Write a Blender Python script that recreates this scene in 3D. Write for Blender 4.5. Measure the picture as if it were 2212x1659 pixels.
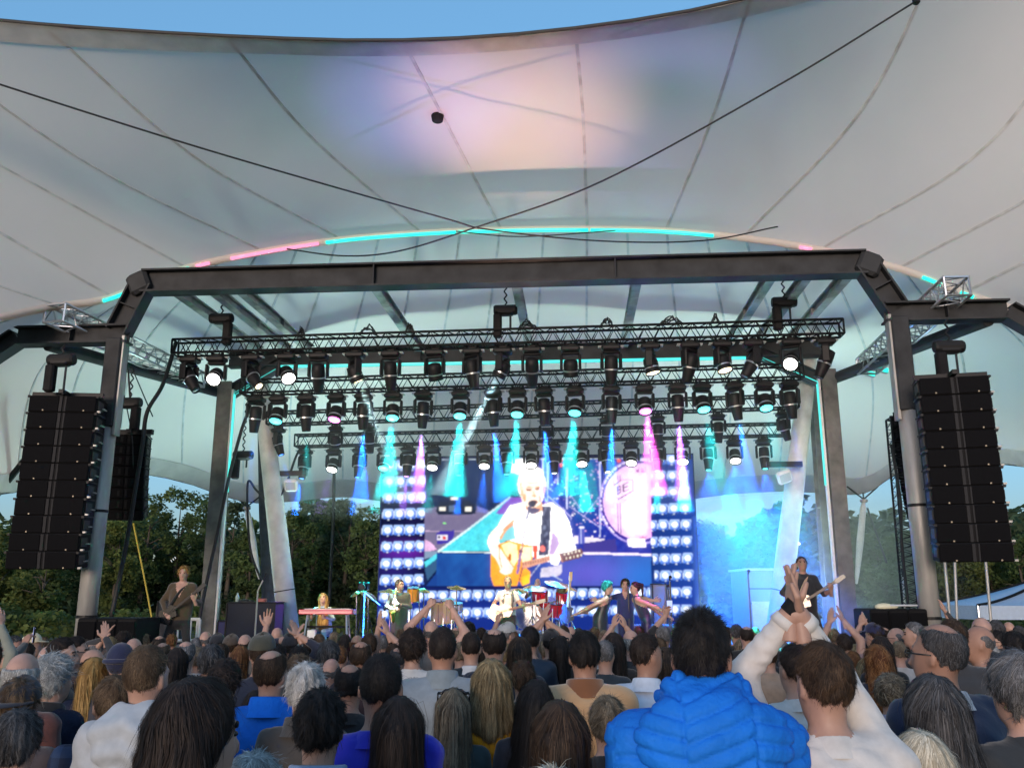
import bpy, math, random
import numpy as np
from mathutils import Vector, Matrix, Quaternion
R = math.radians
rng = np.random.default_rng(7)
random.seed(7)
for o in list(bpy.data.objects): bpy.data.objects.remove(o)
SC = bpy.context.scene
COL = SC.collection

# ------------------------------------------------------------------ camera
FPX, CX, CY, HC = 1900.0, 1106.0, 829.5, 1.95        # focal length and centre for a frame 2212 wide
PIT = math.atan(455 / FPX)
cam = bpy.data.cameras.new('camera'); cam.sensor_width = 36; cam.sensor_fit = 'HORIZONTAL'
cam.lens = 36 * FPX / 2212; cam.clip_start = 0.05; cam.clip_end = 3000
cob = bpy.data.objects.new('camera', cam); COL.objects.link(cob)
cob.location = (0, 0, HC); cob.rotation_euler = (math.pi / 2 + PIT, 0, 0)
SC.camera = cob

# ------------------------------------------------------------------ sky, sun, exposure
W = bpy.data.worlds.new('World'); SC.world = W; W.use_nodes = True
wn = W.node_tree
sky = wn.nodes.new('ShaderNodeTexSky'); sky.sky_type = 'NISHITA'; sky.sun_disc = False
sky.sun_elevation = R(3); sky.sun_rotation = R(196); sky.air_density = 1.0; sky.dust_density = 2.0; sky.ozone_density = 5.0
bgd = wn.nodes['Background']; bgd.inputs[1].default_value = 0.15
gam = wn.nodes.new('ShaderNodeGamma'); gam.inputs[1].default_value = 0.5      # compresses the sky's brightness range between horizon and zenith
wn.links.new(sky.outputs[0], gam.inputs[0]); wn.links.new(gam.outputs[0], bgd.inputs[0])
sl = bpy.data.lights.new('sun', 'SUN'); sl.energy = 0.62; sl.angle = R(20); sl.color = (1, .79, .66)
so = bpy.data.objects.new('sun', sl); COL.objects.link(so)
so.rotation_euler = (R(87), 0, R(-16))
SC.view_settings.view_transform = 'Standard'; SC.view_settings.look = 'None'
SC.view_settings.exposure = 2.3; SC.view_settings.gamma = 1; SC.view_settings.use_curve_mapping = False
cy = SC.cycles
cy.use_denoising = True
try: cy.denoiser = 'OPENIMAGEDENOISE'
except Exception: pass
cy.max_bounces = 6; cy.diffuse_bounces = 3; cy.glossy_bounces = 2; cy.transmission_bounces = 3
cy.volume_bounces = 0; cy.transparent_max_bounces = 8
cy.caustics_reflective = False; cy.caustics_refractive = False
cy.sample_clamp_indirect = 4; cy.use_light_tree = True
cy.volume_step_rate = 4; cy.volume_max_steps = 64

# ------------------------------------------------------------------ frames of reference
cp, sp_ = math.cos(PIT), math.sin(PIT)
def ray(x, y):
    a, b = (x - CX) / FPX, (CY - y) / FPX
    return Vector((a, cp - b * sp_, sp_ + b * cp))
def P(x, y, Y):                      # point of the place at depth Y
    r = ray(x, y); return Vector((0, 0, HC)) + r * (Y / r.y)
AS = R(4.2)
SXv = Vector((math.cos(AS), -math.sin(AS), 0)); SYv = Vector((math.sin(AS), math.cos(AS), 0))
def S(X, Y, Z): return SXv * X + SYv * Y + Vector((0, 0, Z))   # stage axes -> world
def SP(x, y, Y):
    r = ray(x, y); return Vector((0, 0, HC)) + r * (Y / r.dot(SYv))
def toS(p): return (p.dot(SXv), p.dot(SYv), p.z)
def proj(p):
    q = np.asarray(p, float) - np.array([0, 0, HC]); q = np.atleast_2d(q)
    f = q[:, 1] * cp + q[:, 2] * sp_; u = -q[:, 1] * sp_ + q[:, 2] * cp
    return CX + FPX * q[:, 0] / f, CY - FPX * u / f
def gz(Y): return -0.02 * min(max(Y, 0), 14.0)      # the ground falls gently to the stage
STZ = 0.65                                            # stage deck height

# ------------------------------------------------------------------ mesh helpers
class MB:
    """Collects shapes for ONE mesh object."""
    def __init__(s): s.v = []; s.f = []; s.m = []; s.mi = 0
    def add(s, v, f, mi=None):
        n = len(s.v); s.v += [tuple(p) for p in v]
        s.f += [tuple(i + n for i in q) for q in f]; s.m += [s.mi if mi is None else mi] * len(f); return s
    def box(s, c, size, M=None, bev=0.0, mi=None):
        x, y, z = (size[0] / 2, size[1] / 2, size[2] / 2); c = Vector(c)
        if bev <= 0:
            v = [Vector((i * x, j * y, k * z)) for i in (-1, 1) for j in (-1, 1) for k in (-1, 1)]
            f = [(0, 1, 3, 2), (4, 6, 7, 5), (0, 4, 5, 1), (2, 3, 7, 6), (0, 2, 6, 4), (1, 5, 7, 3)]
        else:
            b = min(bev, x * .9, y * .9, z * .9); v = []; f = []
            # octagonal prism along z with shrunk ends
            ring = [(x - b, y), (x, y - b), (x, b - y), (x - b, -y), (b - x, -y), (-x, b - y), (-x, y - b), (b - x, y)][::-1]
            lev = [(-z, 1), (-z + b, 0), (z - b, 0), (z, 1)]
            for zz, sh in lev:
                for (a, d) in ring:
                    v.append(Vector((a * ((x - b * sh) / x), d * ((y - b * sh) / y), zz)))
            for k in range(3):
                for i in range(8):
                    j = (i + 1) % 8; f.append((k * 8 + i, k * 8 + j, k * 8 + 8 + j, k * 8 + 8 + i))
            f.append(tuple(range(7, -1, -1))); f.append(tuple(range(24, 32)))
        if M is not None: v = [M @ p for p in v]
        return s.add([p + c for p in v], f, mi)
    def tube(s, pts, r, n=8, cap=True, mi=None):
        pts = [Vector(p) for p in pts]; N = len(pts)
        rr = r if isinstance(r, (list, tuple)) else [r] * N
        v = []; f = []; up = None
        for i, p in enumerate(pts):
            t = (pts[min(i + 1, N - 1)] - pts[max(i - 1, 0)])
            if t.length < 1e-9: t = Vector((0, 0, 1))
            t.normalize()
            if up is None:
                up = Vector((0, 0, 1)) if abs(t.z) < .9 else Vector((0, 1, 0))
            a = t.cross(up)
            if a.length < 1e-6: a = t.cross(Vector((1, 0, 0)))
            a.normalize(); b = a.cross(t); up = b
            for k in range(n):
                w = 2 * math.pi * k / n; v.append(p + (a * math.cos(w) + b * math.sin(w)) * rr[i])
        for i in range(N - 1):
            for k in range(n):
                l = (k + 1) % n; f.append((i * n + k, i * n + l, i * n + n + l, i * n + n + k))
        if cap: f.append(tuple(range(n - 1, -1, -1))); f.append(tuple(range((N - 1) * n, N * n)))
        return s.add(v, f, mi)
    def lathe(s, prof, M=None, n=16, mi=None):          # prof [(r,z)...]
        v = []; f = []
        for (r, z) in prof:
            for k in range(n):
                w = 2 * math.pi * k / n; v.append(Vector((r * math.cos(w), r * math.sin(w), z)))
        for i in range(len(prof) - 1):
            for k in range(n):
                l = (k + 1) % n; f.append((i * n + k, i * n + l, i * n + n + l, i * n + n + k))
        f.append(tuple(range(n - 1, -1, -1))); f.append(tuple(range((len(prof) - 1) * n, len(prof) * n)))
        if M is not None: v = [M @ p for p in v]
        return s.add(v, f, mi)
    def prism(s, poly, t, M=None, mi=None):             # poly [(x,z)] extruded along y by t
        n = len(poly); v = [Vector((x, -t / 2, z)) for x, z in poly] + [Vector((x, t / 2, z)) for x, z in poly]
        f = [tuple(range(n)), tuple(range(2 * n - 1, n - 1, -1))]
        for i in range(n):
            j = (i + 1) % n; f.append((j, i, n + i, n + j))
        if M is not None: v = [M @ p for p in v]
        return s.add(v, f, mi)
    def ball(s, c, r, n=10, mi=None):
        if not isinstance(r, (tuple, list)): r = (r, r, r)
        v = [(c[0], c[1], c[2] - r[2])]; f = []; m = n // 2
        for i in range(1, m):
            a = -math.pi / 2 + math.pi * i / m
            for k in range(n):
                w = 2 * math.pi * k / n
                v.append((c[0] + r[0] * math.cos(a) * math.cos(w), c[1] + r[1] * math.cos(a) * math.sin(w), c[2] + r[2] * math.sin(a)))
        v.append((c[0], c[1], c[2] + r[2])); L = len(v) - 1
        for k in range(n):
            l = (k + 1) % n; f.append((0, 1 + l, 1 + k)); f.append((L, L - n + k, L - n + l))
            for i in range(m - 2): f.append((1 + i * n + k, 1 + i * n + l, 1 + i * n + n + l, 1 + i * n + n + k))
        return s.add(v, f, mi)
    def build(s, name, mat, parent=None, smooth=False, org=None, kind=None):
        v = np.array(s.v, float).reshape(-1, 3)
        if org is None and parent is not None and not parent.get('_local'): org = parent.matrix_world.translation if False else Vector(parent.location)
        if org is not None: v = v - np.array(org)
        return mk(name, v, s.f, mat, parent, smooth, s.m, kind)

def fast_mesh(name, v, f):
    me = bpy.data.meshes.new(name); n = len(f); me.vertices.add(len(v)); me.vertices.foreach_set('co', np.ascontiguousarray(v, np.float32).ravel())
    me.loops.add(n * 4); me.loops.foreach_set('vertex_index', np.ascontiguousarray(f, np.int32).ravel()); me.polygons.add(n); me.polygons.foreach_set('loop_start', np.arange(0, 4 * n, 4, dtype=np.int32))
    me.update(calc_edges=True); return me
def mk(name, v, f, mat, parent=None, smooth=False, mi=None, kind=None, link=True):
    me = fast_mesh(name, np.asarray(v, float), f) if isinstance(f, np.ndarray) else bpy.data.meshes.new(name)
    if not isinstance(f, np.ndarray): me.from_pydata([tuple(p) for p in v], [], f)
    for m in (mat if isinstance(mat, (list, tuple)) else [mat]): me.materials.append(m)
    if mi is not None and len(set(mi)) > 1: me.polygons.foreach_set('material_index', np.array(mi, np.int32))
    if smooth: me.polygons.foreach_set('use_smooth', np.ones(len(me.polygons), bool))
    me.update()
    o = bpy.data.objects.new(name, me)
    if link: COL.objects.link(o)
    if parent is not None: o.parent = parent
    if kind: o['kind'] = kind
    return o
def tag(o, label, cat, group=None, kind=None):
    o['label'] = label; o['category'] = cat
    if group: o['group'] = group
    if kind: o['kind'] = kind
    return o
def thing(name, label, cat, loc=(0, 0, 0), group=None, rot=None, local=False):
    o = bpy.data.objects.new(name, None); o.empty_display_size = .1; COL.objects.link(o); o.location = loc
    if rot is not None: o.rotation_euler = rot
    if local: o['_local'] = 1
    return tag(o, label, cat, group)
def copy_tree(src, loc=None, rot=None, label=None):
    def cp_(o, par):
        c = o.copy(); COL.objects.link(c)
        if par is not None: c.parent = par
        for ch in o.children: cp_(ch, c)
        return c
    r = cp_(src, None)
    if loc is not None: r.location = loc
    if rot is not None: r.rotation_euler = rot
    if label: r['label'] = label
    return r
def struct(o): o['kind'] = 'structure'; return o

# ------------------------------------------------------------------ materials
MATS = {}
def mat(name, col, rough=.6, metal=0., var=0., vscale=8., bump=0., bscale=40., emit=None, estr=1., stretch=None, sheen=0, spec=.5, trans=0., coat=0.):
    if name in MATS: return MATS[name]
    m = bpy.data.materials.new(name); m.use_nodes = True; nt = m.node_tree; b = nt.nodes['Principled BSDF']
    b.inputs['Base Color'].default_value = (*col, 1); b.inputs['Roughness'].default_value = rough; b.inputs['Metallic'].default_value = metal
    b.inputs['Specular IOR Level'].default_value = spec
    if sheen: b.inputs['Sheen Weight'].default_value = sheen
    if coat: b.inputs['Coat Weight'].default_value = coat
    if emit:
        b.inputs['Emission Color'].default_value = (*emit, 1); b.inputs['Emission Strength'].default_value = estr
    L = nt.links.new
    if var or bump:
        tc = nt.nodes.new('ShaderNodeTexCoord'); mp = nt.nodes.new('ShaderNodeMapping'); L(tc.outputs['Object'], mp.inputs[0])
        if stretch: mp.inputs['Scale'].default_value = stretch
    if var:
        nz = nt.nodes.new('ShaderNodeTexNoise'); nz.inputs['Scale'].default_value = vscale; nz.inputs['Detail'].default_value = 4
        L(mp.outputs[0], nz.inputs['Vector'])
        mr = nt.nodes.new('ShaderNodeMapRange'); mr.inputs[1].default_value = .3; mr.inputs[2].default_value = .7
        mr.inputs[3].default_value = 1 - var; mr.inputs[4].default_value = 1 + var; L(nz.outputs[0], mr.inputs[0])
        mx = nt.nodes.new('ShaderNodeVectorMath'); mx.operation = 'SCALE'; mx.inputs[0].default_value = col; L(mr.outputs[0], mx.inputs['Scale'])
        L(mx.outputs[0], b.inputs['Base Color'])
    if bump:
        n2 = nt.nodes.new('ShaderNodeTexNoise'); n2.inputs['Scale'].default_value = bscale; n2.inputs['Detail'].default_value = 5
        L(mp.outputs[0], n2.inputs['Vector']); bp = nt.nodes.new('ShaderNodeBump'); bp.inputs['Strength'].default_value = bump; bp.inputs['Distance'].default_value = .02
        L(n2.outputs[0], bp.inputs['Height']); L(bp.outputs[0], b.inputs['Normal'])
    if trans:
        tr = nt.nodes.new('ShaderNodeBsdfTranslucent'); tr.inputs[0].default_value = (*col, 1)
        ms = nt.nodes.new('ShaderNodeMixShader'); ms.inputs[0].default_value = trans
        out = nt.nodes['Material Output']; L(b.outputs[0], ms.inputs[1]); L(tr.outputs[0], ms.inputs[2]); L(ms.outputs[0], out.inputs[0])
        if var: L(mx.outputs[0], tr.inputs[0])
    MATS[name] = m; return m
def glow(name, col, s):
    return mat(name, (0.02, 0.02, 0.02), .3, emit=col, estr=s)
M_black = mat('black_paint', (.008, .008, .009), .75, spec=.2, var=.3, vscale=6)
M_blackmetal = mat('black_metal', (.009, .009, .010), .55, 0., bump=.1, spec=.3)
M_steel = mat('painted_steel', (.026, .028, .031), .7, 0., spec=.3, var=.35, vscale=3, bump=.12, bscale=12)
M_galv = mat('galvanised_steel', (.36, .355, .34), .5, .35, var=.25, vscale=5, bump=.1, bscale=15, stretch=(1, 1, .2))
M_alu = mat('aluminium', (.55, .56, .58), .3, .9)
M_chrome = mat('chrome', (.8, .8, .82), .12, 1.)
M_white = mat('white_paint', (.75, .75, .73), .5, var=.08)
M_cable = mat('black_rubber', (.012, .012, .012), .6)
# ================================================================== the setting
# ground: one sheet to the horizon
def build_ground():
    ys = [-60, -20, -5, 0] + list(np.linspace(2, 14, 7)) + [16, 20, 30, 45, 70, 120, 300, 900]
    xs = [-900, -300, -120, -60, -30, -15, -8, 0, 8, 15, 30, 60, 120, 300, 900]
    v = [(x, y, gz(y)) for y in ys for x in xs]; n = len(xs)
    f = [(j * n + i, j * n + i + 1, j * n + n + i + 1, j * n + n + i) for j in range(len(ys) - 1) for i in range(n - 1)]
    m = bpy.data.materials.new('trodden_grass'); m.use_nodes = True; nt = m.node_tree; b = nt.nodes['Principled BSDF']
    tc = nt.nodes.new('ShaderNodeTexCoord'); n1 = nt.nodes.new('ShaderNodeTexNoise'); n1.inputs['Scale'].default_value = .35; n1.inputs['Detail'].default_value = 8
    n2 = nt.nodes.new('ShaderNodeTexNoise'); n2.inputs['Scale'].default_value = 14
    cr = nt.nodes.new('ShaderNodeValToRGB'); cr.color_ramp.elements[0].position = .35; cr.color_ramp.elements[0].color = (.05, .085, .02, 1)
    cr.color_ramp.elements[1].position = .7; cr.color_ramp.elements[1].color = (.12, .1, .06, 1)
    L = nt.links.new; L(tc.outputs['Object'], n1.inputs['Vector']); L(tc.outputs['Object'], n2.inputs['Vector']); L(n1.outputs[0], cr.inputs[0]); L(cr.outputs[0], b.inputs['Base Color'])
    bp = nt.nodes.new('ShaderNodeBump'); L(n2.outputs[0], bp.inputs['Height']); bp.inputs['Strength'].default_value = .6; L(bp.outputs[0], b.inputs['Normal']); b.inputs['Roughness'].default_value = .9
    struct(mk('ground', v, f, m))
build_ground()

# stage platform: deck panels on a skirted base
M_deck = mat('stage_deck', (.03, .03, .033), .45, var=.3, vscale=3, bump=.1)
def build_stage():
    b = MB(); g = gz(20)
    for (x0, x1, y0, y1) in ((-8.6, 8.2, 17.3, 25.2),):
        c = S((x0 + x1) / 2, (y0 + y1) / 2, (g + STZ - .12) / 2); b.box(c, (x1 - x0 - .1, y1 - y0 - .1, STZ - .12 - g), M=Matrix.Rotation(-AS, 4, 'Z'))
    st = struct(b.build('stage', M_black))
    base = None
    for i in range(8):
        for j in range(4):
            q = MB(); q.box(S(-8.6 + 1.05 + i * 2.1, 17.3 + .99 + j * 1.975, STZ - .06), (2.09, 1.965, .12), M=Matrix.Rotation(-AS, 4, 'Z'), bev=.01)
            q.build('deck_panel', M_deck, st, org=(0, 0, 0))
build_stage()

# ------------------------------------------------------------------ canopy of the tent
def canopy_mat(name, tint):
    m = bpy.data.materials.new(name); m.use_nodes = True; nt = m.node_tree; L = nt.links.new
    b = nt.nodes['Principled BSDF']; b.inputs['Roughness'].default_value = .65; b.inputs['Specular IOR Level'].default_value = .25
    tc = nt.nodes.new('ShaderNodeTexCoord'); n1 = nt.nodes.new('ShaderNodeTexNoise'); n1.inputs['Scale'].default_value = .8; n1.inputs['Detail'].default_value = 7
    n3 = nt.nodes.new('ShaderNodeTexNoise'); n3.inputs['Scale'].default_value = 9; n3.inputs['Detail'].default_value = 3
    L(tc.outputs['Object'], n1.inputs['Vector']); L(tc.outputs['Object'], n3.inputs['Vector'])
    cr = nt.nodes.new('ShaderNodeValToRGB'); e = cr.color_ramp.elements
    e[0].position = .3; e[0].color = (tint[0] * .95, tint[1] * .945, tint[2] * .94, 1); e[1].position = .65; e[1].color = (*tint, 1)
    L(n1.outputs[0], cr.inputs[0]); L(cr.outputs[0], b.inputs['Base Color'])
    bp = nt.nodes.new('ShaderNodeBump'); bp.inputs['Strength'].default_value = .12; bp.inputs['Distance'].default_value = .05; L(n1.outputs[0], bp.inputs['Height']); L(bp.outputs[0], b.inputs['Normal'])
    tr = nt.nodes.new('ShaderNodeBsdfTranslucent'); tr.inputs[0].default_value = (.92, .72, .58, 1)      # light through the coated cloth turns warmer
    ms = nt.nodes.new('ShaderNodeMixShader'); ms.inputs[0].default_value = .45
    L(b.outputs[0], ms.inputs[1]); L(tr.outputs[0], ms.inputs[2]); L(ms.outputs[0], nt.nodes['Material Output'].inputs[0])
    return m
M_canopy = canopy_mat('canopy_membrane', (.70, .68, .665))
M_seam = mat('membrane_seam', (.6, .59, .58), .7, var=.2, vscale=4, trans=.4)
M_belt = mat('membrane_belt', (.66, .64, .63), .7, var=.1, vscale=3, trans=.55)
M_edge = mat('edge_rope', (.03, .03, .03), .7)

def crom(pts, t):
    """Catmull-Rom through pts (n,3) at parameters t in [0,n-1]."""
    pts = np.asarray(pts, float); n = len(pts); t = np.clip(np.asarray(t, float), 0, n - 1 - 1e-9)
    i = np.floor(t).astype(int); u = (t - i)[:, None]
    g = lambda k: pts[np.clip(k, 0, n - 1)]
    p0, p1, p2, p3 = g(i - 1), g(i), g(i + 1), g(i + 2)
    p0 = np.where((i == 0)[:, None], 2 * p1 - p2, p0); p3 = np.where((i >= n - 2)[:, None], 2 * p2 - p1, p3)
    return .5 * ((2 * p1) + (-p0 + p2) * u + (2 * p0 - 5 * p1 + 4 * p2 - p3) * u ** 2 + (-p0 + 3 * p1 - 3 * p2 + p3) * u ** 3)

class Loft:
    """Smooth sheet through a few rows of points; every column k is a seam."""
    def __init__(s, rows): s.rows = [np.array([tuple(P(*q)) for q in r]) for r in rows]; s.n = len(rows[0])
    def at(s, u, v):
        u = np.atleast_1d(u); v = np.atleast_1d(v)
        rr = np.array([crom(r, u) for r in s.rows]); out = np.zeros((len(u), 3))
        for k in range(len(u)): out[k] = crom(rr[:, k], [v[k] * (len(s.rows) - 1)])[0]
        return out
    def grid(s, nu, nv):
        us = np.linspace(0, s.n - 1, (s.n - 1) * nu + 1); rr = np.array([crom(r, us) for r in s.rows])
        vs = np.linspace(0, 1, nv) * (len(s.rows) - 1); G = np.zeros((len(us), nv, 3))
        for k in range(len(us)): G[k] = crom(rr[:, k], vs)
        return G
def grid_mesh(G):
    a, b = G.shape[:2]; v = G.reshape(-1, 3)
    f = [(i * b + j, i * b + j + 1, i * b + b + j + 1, i * b + b + j) for i in range(a - 1) for j in range(b - 1)]
    return v, f
def strip(path, side, w, off):
    """Ribbon with thickness along a path: side = lateral dirs, off = lift dirs (towards the viewer side)."""
    v = []; f = []
    for p, s_, o_ in zip(path, side, off):
        p = np.array(p); s_ = np.array(s_) * w / 2; o_ = np.array(o_)
        v += [p - s_ + o_ * .004, p + s_ + o_ * .004, p + s_ + o_ * .016, p - s_ + o_ * .016]
    for i in range(len(path) - 1):
        a = i * 4; b = a + 4
        f += [(a + 3, a + 2, b + 2, b + 3), (a, a + 3, b + 3, b), (a + 2, a + 1, b + 1, b + 2)]
    return v, f
def canopy(name, label, rows, nu, nv, seam_cols, seamw, beltrow, beltw, flip, mm=None):
    lf = Loft(rows); root = thing(name, label, 'canopy')
    G = lf.grid(nu, nv); v, f = grid_mesh(G)
    # slight ripples across the fabric
    du = np.gradient(G, axis=0); dv = np.gradient(G, axis=1); N = np.cross(du, dv); N /= np.linalg.norm(N, axis=2, keepdims=True) + 1e-9
    camd = np.array([0, 0, HC]) - G; N *= np.sign((N * camd).sum(2, keepdims=True))
    o = mk('membrane', v, f, mm or M_canopy, root, True)
    cols = [k * nu for k in seam_cols]
    for c in cols:
        path = G[c]; side = du[c] / (np.linalg.norm(du[c], axis=1, keepdims=True) + 1e-9)
        sv, sf = strip(path, side, seamw, N[c]); mk('seam', sv, sf, M_seam, root, False)
    return root, lf, G, N, du, dv
ARCH = [(-330, 745, 13.2), (-60, 690, 14.5), (110, 655, 15.7), (235, 637, 16.3), (395, 574, 16.9), (560, 538, 17.2), (729, 512, 17.4), (905, 497, 17.5), (1080, 490, 17.5), (1268, 488, 17.3),
        (1440, 492, 17.1), (1610, 508, 16.8), (1780, 534, 16.4), (1950, 575, 16.), (2090, 628, 15.5), (2230, 670, 15.), (2450, 720, 14.2), (2760, 800, 12.9)]
NEAR = [(-2000, 640, 7.5), (-1500, 480, 8.6), (-1050, 300, 9.6), (-900, 120, 10.4), (-660, 20, 11.2), (-285, 20, 11.8), (94, 54, 12.2), (490, 79, 12.4), (870, 88, 12.5), (1243, 62, 12.3),
        (1620, -4, 12.), (2050, -140, 11.6), (2500, -330, 11.2), (2800, -100, 10.6), (2950, 150, 10.), (3100, 330, 9.4), (3400, 480, 8.7), (3800, 640, 7.6)]
MID = [(-1050, 650, 10.4), (-720, 560, 11.6), (-450, 470, 12.6), (-260, 365, 13.3), (-70, 320, 13.9), (185, 350, 14.4), (420, 338, 14.7), (672, 296, 14.9), (972, 282, 15.), (1260, 262, 14.8),
       (1540, 250, 14.5), (1862, 236, 14.2), (2170, 275, 13.8), (2350, 345, 13.3), (2480, 430, 12.7), (2620, 520, 12.1), (2850, 600, 11.2), (3200, 700, 10.2)]
M_shell = canopy_mat('shell_membrane', (.84, .80, .75))
vis, lfv, Gv, Nv, duv, dvv = canopy('canopy_visor', 'wide white tent membrane hanging over the front of the stage', [NEAR, MID, ARCH], 6, 30, range(0, 18), .055, 0, .3, 1)
# front edge band and dark edge rope of the visor
def belt(root, G, N, du, dv, j0, j1, name, m, lift=.02):
    a = G[:, j0] + N[:, j0] * lift; b = G[:, j1] + N[:, j1] * lift
    v = []; f = []
    for p, q, n0, n1 in zip(a, b, N[:, j0], N[:, j1]): v += [p, q, q + n1 * .012, p + n0 * .012]
    for i in range(len(a) - 1):
        k = i * 4; l = k + 4; f += [(k + 3, k + 2, l + 2, l + 3), (k, k + 3, l + 3, l), (k + 2, k + 1, l + 1, l + 2)]
    return mk(name, v, f, m, root, False)
belt(vis, Gv, Nv, duv, dvv, 0, 2, 'edge_band', M_belt)
b = MB(); b.tube([Vector(p) for p in Gv[::2, 0]], .035, 6); b.build('edge_rope', M_edge, vis, True)
b = MB(); b.tube([Vector(p) + Vector((0, .02, -.07)) for p in Gv[::2, 29]], .075, 8); b.build('arch_roll', M_canopy, vis, True)
# rear shell, from the arch down to the scalloped lower edge behind the stage
TOP = [(-330, 745, 13.2), (-60, 690, 14.5), (110, 655, 15.7), (235, 637, 16.3), (320, 603, 16.6), (395, 574, 16.9), (480, 554, 17.1), (560, 538, 17.2), (645, 524, 17.3), (729, 512, 17.4), (820, 504, 17.5), (905, 497, 17.5), (995, 493, 17.5), (1080, 490, 17.5),
       (1175, 489, 17.4), (1268, 488, 17.3), (1355, 490, 17.2), (1440, 492, 17.1), (1525, 499, 17.), (1610, 508, 16.8), (1695, 520, 16.6), (1780, 534, 16.4), (1865, 553, 16.2), (1950, 575, 16.), (2090, 628, 15.5), (2230, 670, 15.), (2450, 720, 14.2), (2760, 800, 12.9)]
TOP = [(x, y + 4, Y + .05) for x, y, Y in TOP]
BOT = [(-1400, 1190, 9), (-700, 1120, 12), (-330, 1075, 15), (-120, 1075, 17), (30, 1062, 19.5), (130, 1033, 21), (250, 1017, 22.6), (390, 1038, 24.2), (525, 1082, 26), (625, 1082, 26.6), (740, 1072, 27.2), (850, 1085, 27.7), (930, 1100, 28), (1020, 1088, 28.1),
       (1130, 1082, 28.1), (1240, 1088, 28), (1340, 1102, 27.8), (1440, 1085, 27.4), (1560, 1068, 27), (1680, 1060, 26.5), (1780, 1063, 26), (1868, 1064, 25.4), (1950, 1015, 24), (2060, 998, 22.6), (2215, 1007, 20.8), (2420, 1060, 18.5), (2800, 1110, 15), (3500, 1190, 10)]
TOP3 = np.array([tuple(P(*q)) for q in TOP]); BOT3 = np.array([tuple(P(*q)) for q in BOT])
MID3 = .5 * (TOP3 + BOT3); outd = MID3 - np.array([0, 15, 0]); outd[:, 2] = 0; outd /= np.linalg.norm(outd, axis=1, keepdims=True)
MID3 = MID3 + outd * 1.1 + np.array([0, 0, .55])
class Loft3(Loft):
    def __init__(s, rows): s.rows = rows; s.n = len(rows[0])
_L = Loft; Loft = lambda rows: Loft3(rows)
shell, lfs, Gs, Ns, dus, dvs = canopy('canopy_shell', 'white tent membrane with upright seams curving down behind the stage', [TOP3, MID3, BOT3], 5, 26, range(0, 28), .05, 0, .3, 1, M_shell)
belt(shell, Gs, Ns, dus, dvs, 23, 25, 'edge_band', M_belt)
b = MB(); b.tube([Vector(p) for p in Gs[::2, 25]], .03, 6); b.build('edge_rope', M_edge, shell, True)
# corner struts that hold the shell's low points
M_mast = mat('mast_paint', (.62, .63, .6), .45, var=.18, vscale=3, bump=.08, bscale=20)
def strut(x, y, Y, xb, yb, Yb, label):
    t = P(x, y, Y); bt = P(xb, yb, Yb); root = thing('tent_strut', label, 'strut', bt, 'struts at the low corners of the tent')
    m = bt.lerp(t, .5); q = MB(); q.tube([bt, bt.lerp(t, .12), m, bt.lerp(t, .9), t], [.03, .06, .10, .085, .04], 12); q.build('pole', M_mast, root, True)
    q = MB(); q.lathe([(.02, 0), (.11, .02), (.11, .09), (.03, .11)], Matrix.Translation(t - Vector((0, 0, .05)))); q.build('head_plate', M_galv, root)
    for dx in (-.45, 0, .45):
        q = MB(); q.tube([t + Vector((0, 0, .05)), t + Vector((dx, 0, .42))], .022, 6); q.build('tie_rod', M_blackmetal, root)
strut(533, 1098, 26, 560, 1250, 24.6, 'white tapered tent strut left of the leaning mast')
strut(1866, 1082, 25.4, 1850, 1260, 24.4, 'white tapered tent strut beside the right inner column')
q = MB(); q.tube([P(1874, 1098, 25.3), P(1898, 1166, 24.5), P(1915, 1215, 24)], .03, 6); tag(q.build('guy_cable', M_cable), 'dark guy cable slanting down from right tent strut', 'cable')
q = MB(); q.tube([P(92, 945, 18.6), P(40, 1010, 19), P(-40, 1110, 19.5)], .07, 8); tag(q.build('guy_pole', M_blackmetal), 'dark slanting pole behind the left speaker array', 'pole')
# two masts that lean outwards
def mast(pts, label):
    root = thing('tent_mast', label, 'mast', pts[0][0], 'leaning masts of the tent')
    q = MB(); q.tube([p for p, r in pts], [r for p, r in pts], 20); q.build('shaft', M_mast, root, True)
    a, bb = pts[0][0], pts[-1][0]
    for t in (.13, .31, .52, .72):
        c = a.lerp(bb, t); r = pts[0][1] + (pts[-1][1] - pts[0][1]) * t
        q = MB(); d = (bb - a).normalized(); q.tube([c - d * .012, c + d * .012], r * 1.03, 20); q.build('joint_ring', M_steel, root)
    return root
bl = P(628, 1395, 21.6); tl = P(531, 540, 21.2)
mast([(bl, .25), (bl.lerp(tl, .5), .21), (tl, .13)], 'thick pale leaning mast left of the video wall')
br = P(1676, 1395, 21.0); tr = P(1777, 525, 20.2)
mast([(br, .26), (br.lerp(tr, .5), .215), (tr, .13)], 'thick pale leaning mast right of the video wall')
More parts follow.
